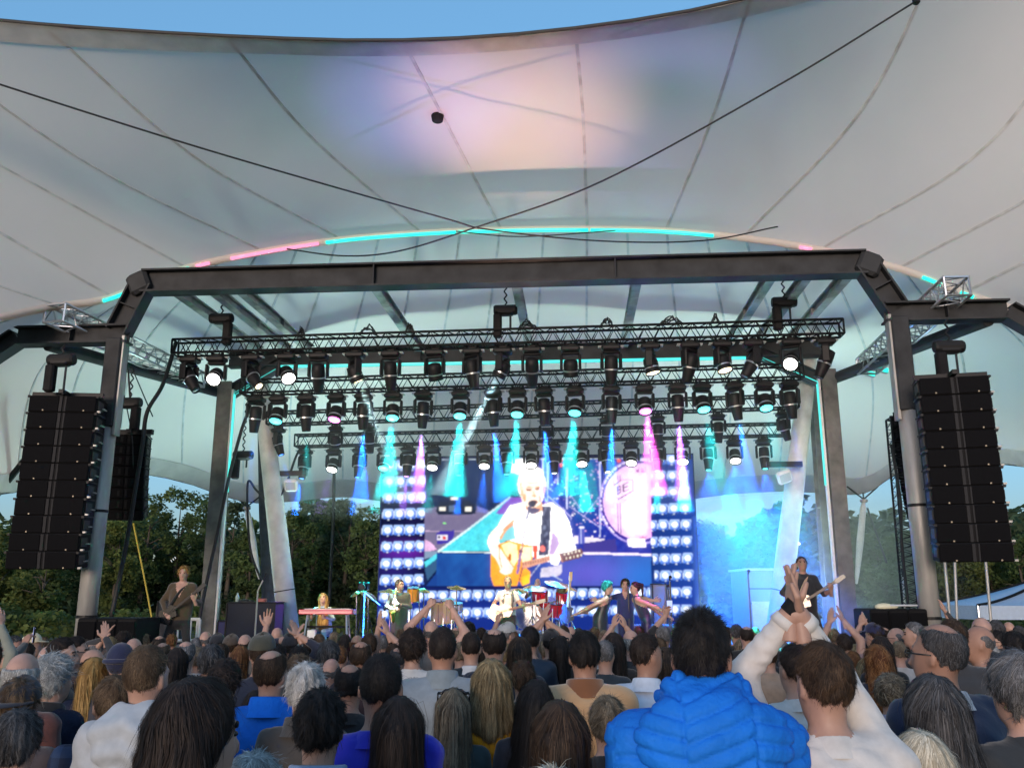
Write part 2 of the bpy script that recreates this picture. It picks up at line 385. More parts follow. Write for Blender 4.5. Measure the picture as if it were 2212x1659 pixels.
# small lamp set into the visor and two cables crossing under it
c = P(945, 262, 14.6); root = thing('canopy_lamp', 'small round black lamp hanging from the visor seam', 'lamp', c)
q = MB(); q.lathe([(.07, -.02), (.10, 0), (.12, .10), (.12, .16)], Matrix.Translation(c)); q.build('housing', M_black, root, True)
q = MB(); q.lathe([(.22, .15), (.23, .165), (.18, .18)], Matrix.Translation(c)); q.build('flange', M_belt, root, True)
def cable(pts, r, label, n=10, m=None):
    pp = np.array([tuple(p) for p in pts]); t = np.linspace(0, len(pp) - 1, (len(pp) - 1) * n + 1)
    q = MB(); q.tube([Vector(p) for p in crom(pp, t)], r, 6); return tag(q.build('cable', m or M_cable, None, True), label, 'cable', 'cables on the site')
cable([P(-120, 140, 10.5), P(0, 183, 10.9), P(460, 328, 12.1), P(950, 469, 13.5), P(1060, 497, 13.9), P(1300, 521, 14.6), P(1520, 520, 15.3), P(1680, 490, 15.8)], .014, 'long black cable from upper left crossing under the visor')
cable([P(1978, 4, 10.9), P(1690, 180, 11.5), P(1300, 392, 12.6), P(1030, 491, 13.4), P(860, 543, 14.2), P(740, 553, 14.8), P(620, 538, 15.4)], .014, 'long black cable from upper right corner crossing under the visor')
cable([P(985, 500, 16.4), P(1100, 511, 16.4), P(1200, 508, 16.4), P(1330, 498, 16.4)], .012, 'short black cable drooping below the lit arch edge')
q = MB(); q.box(P(1979, 2, 10.9), (.09, .09, .12), bev=.02); tag(q.build('cable_shackle', M_blackmetal), 'dark shackle at the top end of the right cable', 'shackle')

# ------------------------------------------------------------------ trees, hedge
M_bark = mat('bark', (.07, .055, .04), .9, var=.3, vscale=6, bump=.4, bscale=12)
LEAF = [mat('leaf_%d' % i, c, .65, var=.55, vscale=.55, trans=.45, spec=.25) for i, c in enumerate([(.075, .12, .04), (.095, .14, .045), (.12, .15, .04), (.07, .105, .05), (.12, .13, .04)])]
def leaf_quads(c, n_, size, rg):
    """n leaf clumps at points c (n,3): small bent quads in random attitudes."""
    n = len(c); a = rg.normal(size=(n, 3)); a /= np.linalg.norm(a, axis=1, keepdims=True); a[:, 2] *= .6
    b_ = np.cross(a, rg.normal(size=(n, 3))); b_ /= np.linalg.norm(b_, axis=1, keepdims=True) + 1e-9
    s = size * rg.uniform(.6, 1.3, (n, 1)); u = a * s; w = b_ * s * .6
    v = np.stack([c - u, c + w * .9 - u * .1, c + u, c - w * .9 + u * .1], 1).reshape(-1, 3)
    f = np.arange(4 * n).reshape(-1, 4)
    return v, f
def tree(x, ytop, Y, wpx, label, leaf, seed, trunk=True, base_frac=.28, dens=1.):
    rg = np.random.default_rng(seed); top = P(x, ytop, Y); h = top.z - gz(30); w = wpx / FPX * Y
    root = thing('tree', label, 'tree', (top.x, Y, gz(30)), 'trees behind the stage')
    q = MB(); p0 = Vector((0, 0, 0)); lean = Vector((rg.normal() * .3, rg.normal() * .2, 0))
    tp = [Vector((0, 0, -.1)), lean * .3 + Vector((0, 0, h * .25)), lean * .7 + Vector((0, 0, h * .55)), lean + Vector((0, 0, h * .85))]
    q.tube(tp, [.035 * h * .7, .028 * h * .7, .018 * h * .6, .02], 8)
    nb = 9; cs = []
    for i in range(nb):
        t = rg.uniform(.3, .8); s0 = tp[1].lerp(tp[3], t); an = rg.uniform(0, 2 * math.pi); ln = w * rg.uniform(.25, .5) * (1.1 - .5 * t)
        e = s0 + Vector((math.cos(an) * ln, math.sin(an) * ln * .8, h * rg.uniform(.05, .18))); q.tube([s0, s0.lerp(e, .5) + Vector((0, 0, .1)), e], [.045, .03, .01], 5); cs.append(e)
    q.build('trunk', M_bark, root, True, org=(0, 0, 0))
    # crown: clumps of leaves over uneven lobes
    pts = []
    nl = int(34 * dens) + 6
    for i in range(nl):
        zt = rg.uniform(base_frac, .97); prof = math.sin(math.pi * min(1, max(.06, (1.02 - zt) / (1.02 - base_frac))) ** .75) * .85 + .22
        an = rg.uniform(0, 2 * math.pi); rr = w * .5 * prof * math.sqrt(rg.uniform(0.05, 1)) * .85
        c = np.array([math.cos(an) * rr, math.sin(an) * rr * .8, zt * h]); r = w * rg.uniform(.10, .2)
        k = int(85 * dens); d = rg.normal(size=(k, 3)); d /= np.linalg.norm(d, axis=1, keepdims=True); d *= (rg.uniform(.25, 1.15, (k, 1))) ** .6 * r
        d[:, 2] *= .75; pts.append(c + d)
    pts = np.concatenate(pts); pts[:, 2] = np.minimum(pts[:, 2], h * (1 + .02 * rg.normal(size=len(pts))))
    v, f = leaf_quads(pts, 0, .021 * max(w, 3) ** .5 * 3.3, rg)
    o = mk('crown', v, f, LEAF[leaf], root); o['kind'] = 'stuff'
TREES = [(-90, 1120, 50, 150, 0), (20, 1135, 47, 130, 2), (105, 1118, 54, 150, 1), (95, 1200, 40, 130, 2), (205, 1100, 58, 130, 0), (262, 1115, 52, 110, 2), (322, 1068, 60, 120, 1), (395, 1053, 62, 120, 1), (455, 1060, 60, 110, 0),
         (500, 1078, 55, 100, 3), (545, 1120, 50, 90, 1), (640, 1098, 56, 100, 1), (690, 1080, 60, 110, 0), (745, 1077, 60, 105, 3), (800, 1095, 57, 110, 1), (855, 1090, 58, 110, 3),
         (1500, 1120, 75, 120, 3), (1585, 1130, 75, 120, 3), (1660, 1165, 85, 130, 3), (1760, 1160, 80, 130, 3), (1850, 1140, 60, 80, 0), (1905, 1155, 58, 120, 1), (1975, 1150, 60, 120, 0), (2060, 1165, 58, 130, 2), (2130, 1160, 60, 120, 1), (2205, 1155, 56, 120, 0), (2290, 1140, 55, 140, 1)]
TDESC = ['dark green tree', 'mid green tree', 'olive yellow-green tree', 'deep shaded green tree', 'pale tree']
TWHERE = ['at the far left edge of the frame', 'low behind the left speaker array', 'under the bottom of the left speaker array', 'small and near with a visible trunk, left of the left front column', 'behind the left front column', 'between left front column and small side array',
          'below the small hanging array', 'tallest just left of the left inner column', 'hidden behind the left inner column', 'between left inner column and white strut', 'behind the white strut and black column', 'right of the left leaning mast', 'above the keyboard player',
          'behind the thin upright pole by the keyboard player', 'beside the left edge of the video wall', 'mostly hidden by the left part of the video wall', 'in blue smoke beside the right edge of the video wall', 'in blue smoke behind the right microphone stand', 'in blue smoke left of the right mast', 'behind the right guitarist',
          'just left of the right inner column', 'just right of the right inner column', 'left of the right front column', 'under the right speaker array', 'behind the poles right of the right front column', 'above the white gazebo', 'at the far right edge of the frame']
for i, (x, y, Y, w, lf_) in enumerate(TREES):
    tree(x, y, Y, w, TDESC[lf_] + ' ' + TWHERE[i], lf_, 100 + i, base_frac=.34 if i == 3 else .16, dens=1.25 if i != 3 else .8)
def hedge():
    rg = np.random.default_rng(5); n = 26000
    x = rg.uniform(-45, 45, n); y = 38 + rg.normal(0, .8, n) + .02 * x; h = 1.5 + .25 * np.sin(x * .8) + .2 * np.sin(x * 2.3 + 1)
    z = gz(30) + h * np.sqrt(rg.uniform(.02, 1, n)); v, f = leaf_quads(np.stack([x, y, z], 1), 0, .16, rg)
    o = mk('hedge', v, f, LEAF[2]); tag(o, 'low bright green hedge running behind the stage', 'hedge', kind='stuff')
    x = rg.uniform(-70, 70, 60000); y = 68 + rg.normal(0, 3, 60000); z = gz(30) + rg.uniform(0, 1, 60000) ** .8 * (7.4 + 1.2 * np.sin(x * .35) + .7 * np.sin(x * .9 + 2)); v, f = leaf_quads(np.stack([x, y, z], 1), 0, .5, rg)
    o = mk('far_woods', v, f, LEAF[3]); tag(o, 'far dark wood closing the view behind the trees', 'woods', kind='stuff')
hedge()
# white gazebo at the right
def gazebo():
    c = P(2230, 1345, 30); root = thing('gazebo', 'white peaked gazebo tent at the right edge behind the crowd', 'gazebo', c)
    M_tent = mat('gazebo_fabric', (.62, .72, .85), .6, var=.05, trans=.25)
    zb = P(2112, 1308, 30).z; zt = P(2260, 1235, 31.5).z; x0 = P(2112, 1308, 30).x; x1 = x0 + 8.; y0 = 30; y1 = 34; g = gz(30)
    n = 10; v = []; f = []
    for j in range(n + 1):
        t = j / n; z = zb + (zt - zb) * (t ** 1.5)
        v += [(x0 + 4 * t, y0 + 2 * t, z), (x1 - 4 * t, y0 + 2 * t, z), (x1 - 4 * t, y1 - 2 * t, z), (x0 + 4 * t, y1 - 2 * t, z)]
    for j in range(n):
        for k in range(4): f.append((j * 4 + k, j * 4 + (k + 1) % 4, j * 4 + 4 + (k + 1) % 4, j * 4 + 4 + k))
    q = MB(); q.add(v, f); q.build('roof', M_tent, root, True)
    for (a, b_) in (((x0, y0), (x1, y0)), ((x0, y0), (x0, y1)), ((x1, y0), (x1, y1))):
        q = MB(); q.add([(a[0], a[1], zb - .45), (b_[0], b_[1], zb - .45), (b_[0], b_[1], zb), (a[0], a[1], zb)], [(0, 1, 2, 3)]); q.build('valance', M_tent, root)
    for (px_, py_) in ((x0, y0), (x1, y0), (x0, y1), (x1, y1)):
        q = MB(); q.tube([(px_, py_, g), (px_, py_, zb)], .04, 8); q.build('leg', M_alu, root)
    for k in range(4):
        e = [(x0, y0), (x1, y0), (x1, y1), (x0, y1)][k]; q = MB()
        q.tube([(e[0] + (x0 + 4 - e[0]) * t, e[1] + (y0 + 2 - e[1]) * t, zb + (zt - zb) * t ** 1.5 + .02) for t in np.linspace(0, 1, 8)], .05, 6); q.build('roof_rib', M_black, root)
gazebo()
for i, (x, yt, yb, Y) in enumerate(((2048, 1208, 1380, 26), (2065, 1205, 1380, 29), (2136, 1200, 1380, 28))):
    q = MB(); q.tube([P(x - (8 if i != 1 else 3), yt, Y), P(x + (8 if i != 1 else 4), yb, Y)], .045, 8)
    tag(q.build('flag_pole', [M_galv, M_galv, M_galv][i]), ['thick slanting pale pole right of the right front column', 'thin grey pole just right of the slanting pole', 'thin grey pole standing before the white gazebo'][i], 'pole', 'poles right of the stage')
# low site building behind the stage at the right, seen through smoke
def hut():
    a = P(1612, 1232, 33); b_ = P(1700, 1232, 33); g = gz(30); root = thing('site_cabin', 'pale flat-roofed cabin behind the right microphone stand', 'cabin', (a.x, 33, g))
    w = b_.x - a.x; h = a.z - g; M_c = mat('cabin_panel', (.28, .3, .33), .6, var=.08)
    q = MB(); q.box((a.x + w / 2, 34.2, g + h / 2), (w, 2.4, h)); q.build('wall', M_c, root)
    q = MB(); q.box((a.x + w / 2, 34.2, g + h + .04), (w + .15, 2.6, .08), bev=.02); q.build('roof', M_white, root)
    q = MB(); q.box((a.x + w * .35, 32.97, g + 1.), (.8, .05, 2.), bev=.01); d = q.build('door', M_white, root)
    for k in range(2):
        q = MB(); q.box((a.x + w * .5, 32.975, g + h * (.62 + .17 * k)), (w * .92, .03, .05)); q.build('wall_batten', M_steel, root)
hut()
# ================================================================== steel frames of the stage roof
RZ = Matrix.Rotation(-AS, 4, 'Z')
M_strip = glow('glow_strip_teal', (.05, .75, .68), .3)  # strips glow by themselves along the rear frame's edges
M_strip2 = glow('glow_strip_lilac', (.62, .5, .75), .9)
def ibeam(a, b, depth, width, tf=.035, tw=.03, up=None):
    """I-section from a to b; 'up' = web direction."""
    a, b = Vector(a), Vector(b); d = (b - a); Ln = d.length; d.normalize(); up = (up or Vector((0, 0, 1))); up = (up - d * up.dot(d)).normalized(); sd = d.cross(up)
    M = Matrix((( d.x, sd.x, up.x, 0), (d.y, sd.y, up.y, 0), (d.z, sd.z, up.z, 0), (0, 0, 0, 1)))
    c = (a + b) / 2; q = MB()
    q.box(c + up * (depth / 2 - tf / 2), (Ln, width, tf), M=M); q.box(c - up * (depth / 2 - tf / 2), (Ln, width, tf), M=M); q.box(c, (Ln, tw, depth - 2 * tf - .002), M=M)
    n = max(2, int(Ln / 4.5))
    for i in range(1, n): q.box(a + d * (Ln * i / n), (.02, width * .9, depth - 2 * tf - .004), M=M)
    return q
def portal(Yp, xl, xr, label, name, ztop_px, knee, wing):
    root = thing(name, label, 'steel frame', (0, 0, 0))
    return root
# --- front frame
YF = 15.5
FR = thing('front_frame', 'dark steel front frame with chamfered beam spanning the stage', 'steel frame')
Ft = {}
for s, xb, yb, ytop in (('L', 186, 1340, 725), ('R', 2010, 1340, 675)):
    base = SP(xb, yb, YF); X = toS(base)[0]; zt = SP(xb, ytop, YF).z
    top = S(X, YF, zt); q = MB(); q.tube([S(X, YF, gz(15)), S(X, YF, zt - .12)], .17, 20); c = q.build('column', M_galv, FR, True)
    q = MB(); q.box(S(X + (.03 if s == 'L' else -.03), YF, zt - .95), (.30, .36, 1.7), M=RZ, bev=.02); q.build('column_sleeve', M_steel, c, org=(0, 0, 0))
    q = MB(); q.box(S(X + (.19 if s == 'L' else -.19), YF - .02, zt - 1.0), (.05, .2, 1.9), M=RZ); q.build('edge_plate', M_galv, c, org=(0, 0, 0))
    for zz in (1.55, 3.4):
        q = MB(); q.tube([S(X, YF, zz), S(X, YF, zz + .05)], .18, 20); q.build('clamp_band', M_blackmetal, c, org=(0, 0, 0))
    Ft[s] = (X, zt)
zl, zr = Ft['L'][1], Ft['R'][1]; XL, XR = Ft['L'][0], Ft['R'][0]
kl, kr = SP(312, 606, YF), SP(1868, 576, YF); zb = (kl.z + kr.z) / 2; XKL, XKR = toS(kl)[0], toS(kr)[0]
ibeam(S(XKL, YF, zb), S(XKR, YF, zb), .46, .34).build('beam', M_steel, FR)
ibeam(S(XL + .02, YF, zl + .05), S(XKL, YF, zb), .42, .32).build('knee', M_steel, FR)
ibeam(S(XR - .02, YF, zr + .05), S(XKR, YF, zb), .42, .32).build('knee', M_steel, FR)
for X, sg in ((XKL, -1), (XKR, 1)):
    q = MB(); q.box(S(X + sg * .06, YF, zb - .03), (.42, .345, .43), M=RZ @ Matrix.Rotation(sg * R(24), 4, 'Y'), bev=.06); q.build('corner_gusset', M_steel, FR)
for s, X, z, xe in (('L', XL, zl, 38), ('R', XR, zr, 2176)):
    e = toS(SP(xe, 730 if s == 'L' else 672, YF))[0]; sg = -1 if s == 'L' else 1
    ibeam(S(X - sg * .25, YF, z), S(e, YF, z), .36, .32).build('wing_beam', M_steel, FR)
    ibeam(S(e, YF, z - .02), S(e + sg * 1.4, YF, z - 1.0), .34, .3).build('wing_knee', M_steel, FR)
    ibeam(S(e + sg * 1.4, YF, gz(15)), S(e + sg * 1.4, YF, z - 1.0), .3, .3, up=Vector((1, 0, 0))).build('outer_column', M_steel, FR)
# --- rear frame
YB = 20.5
BF = thing('rear_frame', 'dark steel rear frame with teal-lit edges behind the light trusses', 'steel frame')
pts = {}
for s, xb in (('L', 452), ('R', 1829)):
    X = toS(SP(xb, 1335, YB))[0]; zt = SP(xb, 845 if s == 'L' else 818, YB).z; pts[s] = (X, zt)
    c = ibeam(S(X, YB, gz(20)), S(X, YB, zt + .2), .40, .34, up=Vector((0, 1, 0))).build('column', M_galv if False else mat('weathered_steel', (.15, .145, .13), .7, .2, var=.35, vscale=4, bump=.2, bscale=14), BF)
    sg = 1 if s == 'L' else -1
    q = MB(); q.box(S(X + sg * .21, YB - .1, (STZ + zt) / 2), (.05, .12, zt - STZ), M=RZ); q.build('edge_strip', M_strip2 if False else M_white, c, org=(0, 0, 0))
    q = MB(); q.box(S(X + sg * .24, YB - .1, zt - 1.3), (.03, .1, 2.4), M=RZ); q.build('glow_strip', M_strip, c, org=(0, 0, 0))
zc = (SP(612, 772, YB).z + SP(1640, 757, YB).z) / 2; XcL, XcR = toS(SP(612, 772, YB))[0], toS(SP(1640, 757, YB))[0]
ibeam(S(pts['L'][0], YB, zc), S(pts['R'][0], YB, zc), .42, .32).build('beam', M_steel, BF)
q = MB(); q.box(S((XcL + XcR) / 2, YB - .1, zc - .235), (XcR - XcL, .14, .04), M=RZ); q.build('glow_strip', M_strip, BF)
for s, Xc in (('L', XcL), ('R', XcR)):
    X, zt = pts[s]; a = S(X + (.25 if s == 'L' else -.25), YB - .1, zt - .1); b = S(Xc, YB - .1, zc - .24)
    ibeam(S(X, YB, zt - .1), S(Xc, YB, zc - .1), .3, .26).build('knee', M_steel, BF)
    q = MB(); q.tube([a, b], .03, 6); q.build('glow_strip', M_strip, BF)
# --- rafters between the frames
for i, (x, lab) in enumerate(((372, 'leftmost'), (452, 'second'), (512, 'third'), (806, 'fourth'), (1113, 'fifth, middle'), (1378, 'sixth'), (1672, 'seventh'), (1752, 'eighth'), (1842, 'rightmost'))):
    X = toS(SP(x, 622, YF))[0]
    q = ibeam(S(X, YF + .25, zb - .1), S(X, YB - .2, zc + .15), .2, .17, tf=.02, tw=.02)
    tag(q.build('roof_rafter', M_galv), lab + ' sloping steel rafter from left between front and rear frames', 'rafter', 'rafters of the stage roof')
# --- raking pipes and silver trusses from rear columns out to the wings
def truss(a, b, w, h, n, r, mt, name, label, group, tri=False):
    a, b = Vector(a), Vector(b); d = (b - a).normalized(); up = Vector((0, 0, 1)); up = (up - d * up.dot(d)).normalized(); sd = d.cross(up)
    root = thing(name, label, 'truss', (a + b) / 2, group)
    cs = [sd * (w / 2) * i + up * (h / 2) * j for i in (-1, 1) for j in (-1, 1)]
    for c in cs:
        q = MB(); q.tube([a + c, b + c], r, 8); q.build('chord', mt, root, True)
    q = MB(); L = (b - a).length
    for k in range(n):
        t0, t1 = a + d * (L * k / n), a + d * (L * (k + 1) / n); tm = (t0 + t1) / 2
        for (c0, c1) in ((cs[0], cs[1]), (cs[2], cs[3]), (cs[0], cs[2]), (cs[1], cs[3])):
            q.tube([t0 + c0, tm + c1, t1 + c0], r * .5, 5, cap=False)
    for t in (a, b):
        for (c0, c1) in ((cs[0], cs[1]), (cs[1], cs[3]), (cs[3], cs[2]), (cs[2], cs[0])): q.tube([t + c0, t + c1], r * .8, 5)
    q.build('bracing', mt, root, kind='stuff'); return root
q = MB(); q.tube([SP(468, 846, YB), SP(104, 744, YF + .1)], .13, 14); tag(q.build('raking_pipe', M_steel), 'thick raking pipe from left inner column to left wing beam', 'pipe', 'raking pipes')
q = MB(); q.tube([SP(1806, 816, YB), SP(2134, 690, YF + .1)], .13, 14); tag(q.build('raking_pipe', M_steel), 'thick raking pipe from right inner column to right wing beam', 'pipe', 'raking pipes')
truss(SP(425, 822, 19.6), SP(118, 676, 14.9), .42, .34, 13, .028, M_alu, 'silver_truss', 'silver lattice truss raking up at the left wing', 'silver trusses')
truss(SP(1872, 792, 19.6), SP(2068, 618, 14.9), .42, .34, 13, .028, M_alu, 'silver_truss', 'silver lattice truss raking up at the right wing', 'silver trusses')
M_tealgel = glow('teal_gel', (.02, .8, .6), .4)
for i, (x, y, Y, lb) in enumerate(((362, 818, 20, 'left one under the left silver truss'), (402, 828, 20.2, 'right one under the left silver truss'), (1880, 808, 20, 'left one under the right silver truss'), (1908, 800, 19.6, 'right one under the right silver truss'))):
    root = thing('teal_floodlight', 'small teal-lit floodlight, ' + lb, 'floodlight', SP(x, y, Y), 'teal floodlights'); p = SP(x, y, Y)
    q = MB(); q.box(p, (.22, .1, .13), M=RZ @ Matrix.Rotation(.3, 4, 'Y'), bev=.02); q.build('housing', M_alu, root)
    q = MB(); q.box(p + Vector((0, -.055, 0)), (.18, .01, .1), M=RZ @ Matrix.Rotation(.3, 4, 'Y')); q.build('lens', M_tealgel, root)

# ================================================================== light trusses and moving heads
T1 = truss(SP(378, 752, 17), SP(1818, 709, 17), .3, .29, 44, .026, M_black, 'light_truss', 'front black light truss hanging above the stage', 'light trusses')
T2 = truss(SP(524, 838, 18.7), SP(1732, 803, 18.7), .3, .29, 38, .025, M_black, 'light_truss', 'second black light truss from the front', 'light trusses')
T3 = truss(SP(580, 905, 20.7), SP(1722, 868, 20.7), .3, .3, 38, .025, M_black, 'light_truss', 'third black light truss from the front', 'light trusses')
T4 = truss(SP(640, 953, 22.2), SP(1700, 928, 22.2), .3, .3, 36, .025, M_black, 'light_truss', 'rearmost black light truss just above the video wall', 'light trusses')
HC_ = dict(white=(1., .97, .9), teal=(.01, .8, .8), blue=(.01, .17, 1.), purple=(.4, .12, 1.), magenta=(1., .08, .75), warm=(1., .78, .42), ice=(.6, .95, 1.))
LENS = {k: glow('lens_' + k, tuple(.05 + .95 * x for x in c), 1.3 if k != 'white' else 3.) for k, c in HC_.items()}
LENS['off'] = mat('lens_off', (.08, .09, .1), .1)
M_head = mat('fixture_plastic', (.007, .007, .008), .55, bump=.05, spec=.25)
# prototype meshes, lens looks along -Z of the head
def proto(fn, name, m, smooth=False):
    q = MB(); fn(q); me = mk(name, np.array(q.v), q.f, m, None, smooth, q.m, link=False); d = me.data; bpy.data.objects.remove(me); return d
def f_base(q):
    q.box((0, 0, -.06), (.34, .24, .11), bev=.03); q.box((0, 0, .02), (.12, .08, .06)); q.tube([(-.1, 0, .0), (-.1, 0, .1)], .025, 8); q.tube([(.1, 0, 0), (.1, 0, .1)], .025, 8)
def f_handle(q):
    q.tube([(.16, -.05, -.03), (.215, -.05, -.03), (.215, .05, -.03), (.16, .05, -.03)], .014, 6)
def f_yoke(q):
    q.box((0, 0, -.14), (.32, .13, .05), bev=.02)
    for s in (-1, 1): q.box((s * .165, 0, -.30), (.05, .14, .30), bev=.02)
def f_head_spot(q): q.lathe([(.06, .17), (.11, .15), (.12, .05), (.12, -.08), (.10, -.22), (.085, -.34), (.08, -.36), (.07, -.34)], n=18)
def f_head_wash(q): q.lathe([(.05, .12), (.115, .1), (.13, .02), (.125, -.08), (.13, -.15), (.14, -.19), (.13, -.17)], n=18)
def f_lens_spot(q): q.lathe([(.072, -.335), (.05, -.35), (.01, -.356)], n=16)
def f_lens_wash(q): q.lathe([(.128, -.165), (.08, -.185), (.01, -.19)], n=18)
def f_ring(q): q.lathe([(.122, -.10), (.13, -.10), (.13, -.075), (.122, -.075)], n=18)
PM = dict(base=proto(f_base, 'base', M_head), handle=proto(f_handle, 'handle', M_galv), yoke=proto(f_yoke, 'yoke', M_head), spot=proto(f_head_spot, 'head', M_head, True), wash=proto(f_head_wash, 'head', M_head, True), lspot=proto(f_lens_spot, 'lens', LENS['off'], True), lwash=proto(f_lens_wash, 'lens', LENS['off'], True), ring=proto(f_ring, 'ring', M_alu))
ORD = ['leftmost', 'second', 'third', 'fourth', 'fifth', 'sixth', 'seventh', 'eighth', 'ninth', 'tenth', 'eleventh', 'twelfth', 'thirteenth', 'fourteenth', 'fifteenth', 'sixteenth', 'seventeenth', 'eighteenth', 'nineteenth', 'twentieth', 'twenty-first']
def child(name, data, par, loc=(0, 0, 0), rot=None, m=None):
    o = bpy.data.objects.new(name, data); COL.objects.link(o); o.parent = par; o.location = loc
    if rot is not None: o.rotation_mode = 'QUATERNION'; o.rotation_quaternion = rot
    if m is not None: o.material_slots[0].link = 'OBJECT'; o.material_slots[0].material = m
    return o
BEAM_W = 75.0   # real moving heads are far brighter than the evening light
def fixture(pos, kind, aim, color, label, group, power=0, spread=9., scale=1., beam=None):
    root = thing('moving_head', label, 'stage light', pos, group, rot=(0, 0, -AS), local=True); root.scale = (scale,) * 3
    child('base', PM['base'], root); child('handle', PM['handle'], root); child('handle', PM['handle'], root, rot=Quaternion((0, 0, 1), math.pi))
    aim = Vector(aim).normalized(); inv = Matrix.Rotation(AS, 3, 'Z'); al = inv @ aim
    yaw = math.atan2(al.x, -al.y) if (abs(al.x) + abs(al.y)) > .05 else 0
    child('yoke', PM['yoke'], root, rot=Quaternion((0, 0, 1), yaw))
    qd = Vector((0, 0, -1)).rotation_difference(al)
    h = child('head', PM[kind], root, (0, 0, -.36), qd); child('lens', PM['l' + kind], h, m=LENS[color]); child('ring', PM['ring'], h)
    if power:
        ld = bpy.data.lights.new('beam', 'SPOT'); ld.energy = power * BEAM_W; ld.color = HC_[beam or color]; ld.spot_size = R(spread); ld.spot_blend = .5; ld.shadow_soft_size = (.03 if kind == 'spot' else .045) * scale
        lo = bpy.data.objects.new('beam', ld); COL.objects.link(lo); lo.location = Vector(pos) + Vector((0, 0, -.36 * scale)) + aim * ((.395 if kind == 'spot' else .245) * scale)
        lo.rotation_mode = 'QUATERNION'; lo.rotation_quaternion = Vector((0, 0, -1)).rotation_difference(aim)
    return root
def on_truss(x, Y, yl, yr, x0, x1): return SP(x, yl + (yr - yl) * (x - x0) / (x1 - x0), Y)
dn = Vector((0, 0, -1)); toc = lambda p: (Vector((0, 0, HC)) - p).normalized()
# front row: (x, kind, aim (stage right, away, up), colour, beam power, beam colour, spread)
row1 = [(412, 'spot', (.55, -.2, -.8), 'off', 0), (470, 'wash', (.1, -.75, -.6), 'white', 0), (545, 'spot', (.6, -.3, -.7), 'warm', 0), (622, 'wash', (.45, -.55, -.7), 'white', 0), (690, 'spot', ('at', 700, 1300, 19.), 'off', 6, 'warm', 9),
        (768, 'wash', (.35, .25, -.9), 'warm', 120, 'ice', 9), (845, 'spot', ('at', 864, 1290, 18.3), 'off', 6, 'warm', 9), (940, 'wash', (.1, .5, -1), 'off', 6, 'ice', 9), (1020, 'spot', ('at', 1097, 1285, 18.1), 'off', 6, 'warm', 9), (1086, 'wash', (-.55, .2, -1), 'white', 420, 'ice', 8),
        (1149, 'spot', ('at', 1161, 1280, 20.), 'off', 6, 'warm', 9), (1232, 'wash', (0, .45, -1), 'off', 0), (1319, 'spot', ('at', 1314, 1290, 18.2), 'off', 6, 'ice', 9), (1404, 'wash', (.2, -.05, -1), 'warm', 0), (1489, 'spot', ('at', 1380, 1290, 18.2), 'off', 6, 'magenta', 9),
        (1558, 'wash', ('at', 1731, 1280, 16.), 'warm', 2, 'warm', 10), (1625, 'spot', (-.5, -.1, -.8), 'off', 0), (1706, 'wash', (-.35, -.75, -.7), 'white', 0), (1780, 'spot', (-.4, .1, -.9), 'off', 0)]
def sdir(a): return SXv * a[0] + SYv * a[1] + Vector((0, 0, a[2]))
WORDS = {'white': 'bright white lens', 'warm': 'warm lit lens', 'off': 'dark lens', 'teal': 'teal lens', 'blue': 'blue lens', 'purple': 'purple lens', 'magenta': 'magenta lens', 'ice': 'pale lens'}
for i, r in enumerate(row1):
    p = on_truss(r[0], 17, 766, 724, 378, 1818) + Vector((0, 0, -.07)); pw = r[4]
    fixture(p, r[1], (SP(*r[2][1:]) - p) if r[2][0] == 'at' else sdir(r[2]), r[3], ORD[i] + ' stage light from left on the front truss, ' + WORDS[r[3]], 'lights on the front truss', pw, r[6] if pw else 9, 1.12, r[5] if pw else None)
row2 = [(555, 'spot', 'blue', 40), (602, 'wash', 'teal', 0), (663, 'spot', 'teal', 30), (728, 'wash', 'magenta', 0), (786, 'spot', 'blue', 500), (850, 'wash', 'teal', 325), (915, 'spot', 'purple', 600), (995, 'wash', 'teal', 390), (1065, 'spot', 'blue', 600), (1118, 'wash', 'teal', 292),
        (1175, 'spot', 'blue', 550), (1242, 'wash', 'teal', 292), (1320, 'spot', 'blue', 550), (1391, 'wash', 'magenta', 700), (1462, 'spot', 'purple', 700), (1515, 'wash', 'teal', 104), (1585, 'spot', 'blue', 300), (1649, 'wash', 'teal', 39), (1703, 'spot', 'blue', 40)]
for i, (x, k, c, pw) in enumerate(row2):
    p = on_truss(x, 18.7, 852, 817, 524, 1732) + Vector((0, 0, -.07)); j = (i * 37 % 11) / 11 - .5
    fixture(p, k, sdir((.18 * j + (.1 if x > 1450 else 0), -.42 if k == 'wash' else .14, -1)), c, ORD[i] + ' stage light from left on the second truss, ' + WORDS[c], 'lights on the second truss', pw, 17 if k == 'wash' else 15, 1.12)
row3 = [(602, 'spot', 'blue', 40, (.35, 0, -1)), (726, 'wash', 'off', 0, (0, .5, -1)), (800, 'spot', 'off', 0, (0, .4, -1)), (1180, 'wash', 'off', 0, (.1, .4, -1)), (1310, 'wash', 'off', 0, (0, .4, -1)), (1420, 'spot', 'off', 0, (0, .2, -1)), (1550, 'spot', 'off', 0, (0, .2, -1)), (1690, 'spot', 'off', 0, (.3, .2, -1))]
for i, (x, k, c, pw, d) in enumerate(row3):
    p = on_truss(x, 20.7, 920, 883, 580, 1722) + Vector((0, 0, -.07))
    fixture(p, k, sdir(d), c, ORD[i] + ' stage light from left on the third truss, ' + WORDS[c], 'lights on the third truss', pw, 11, .95)
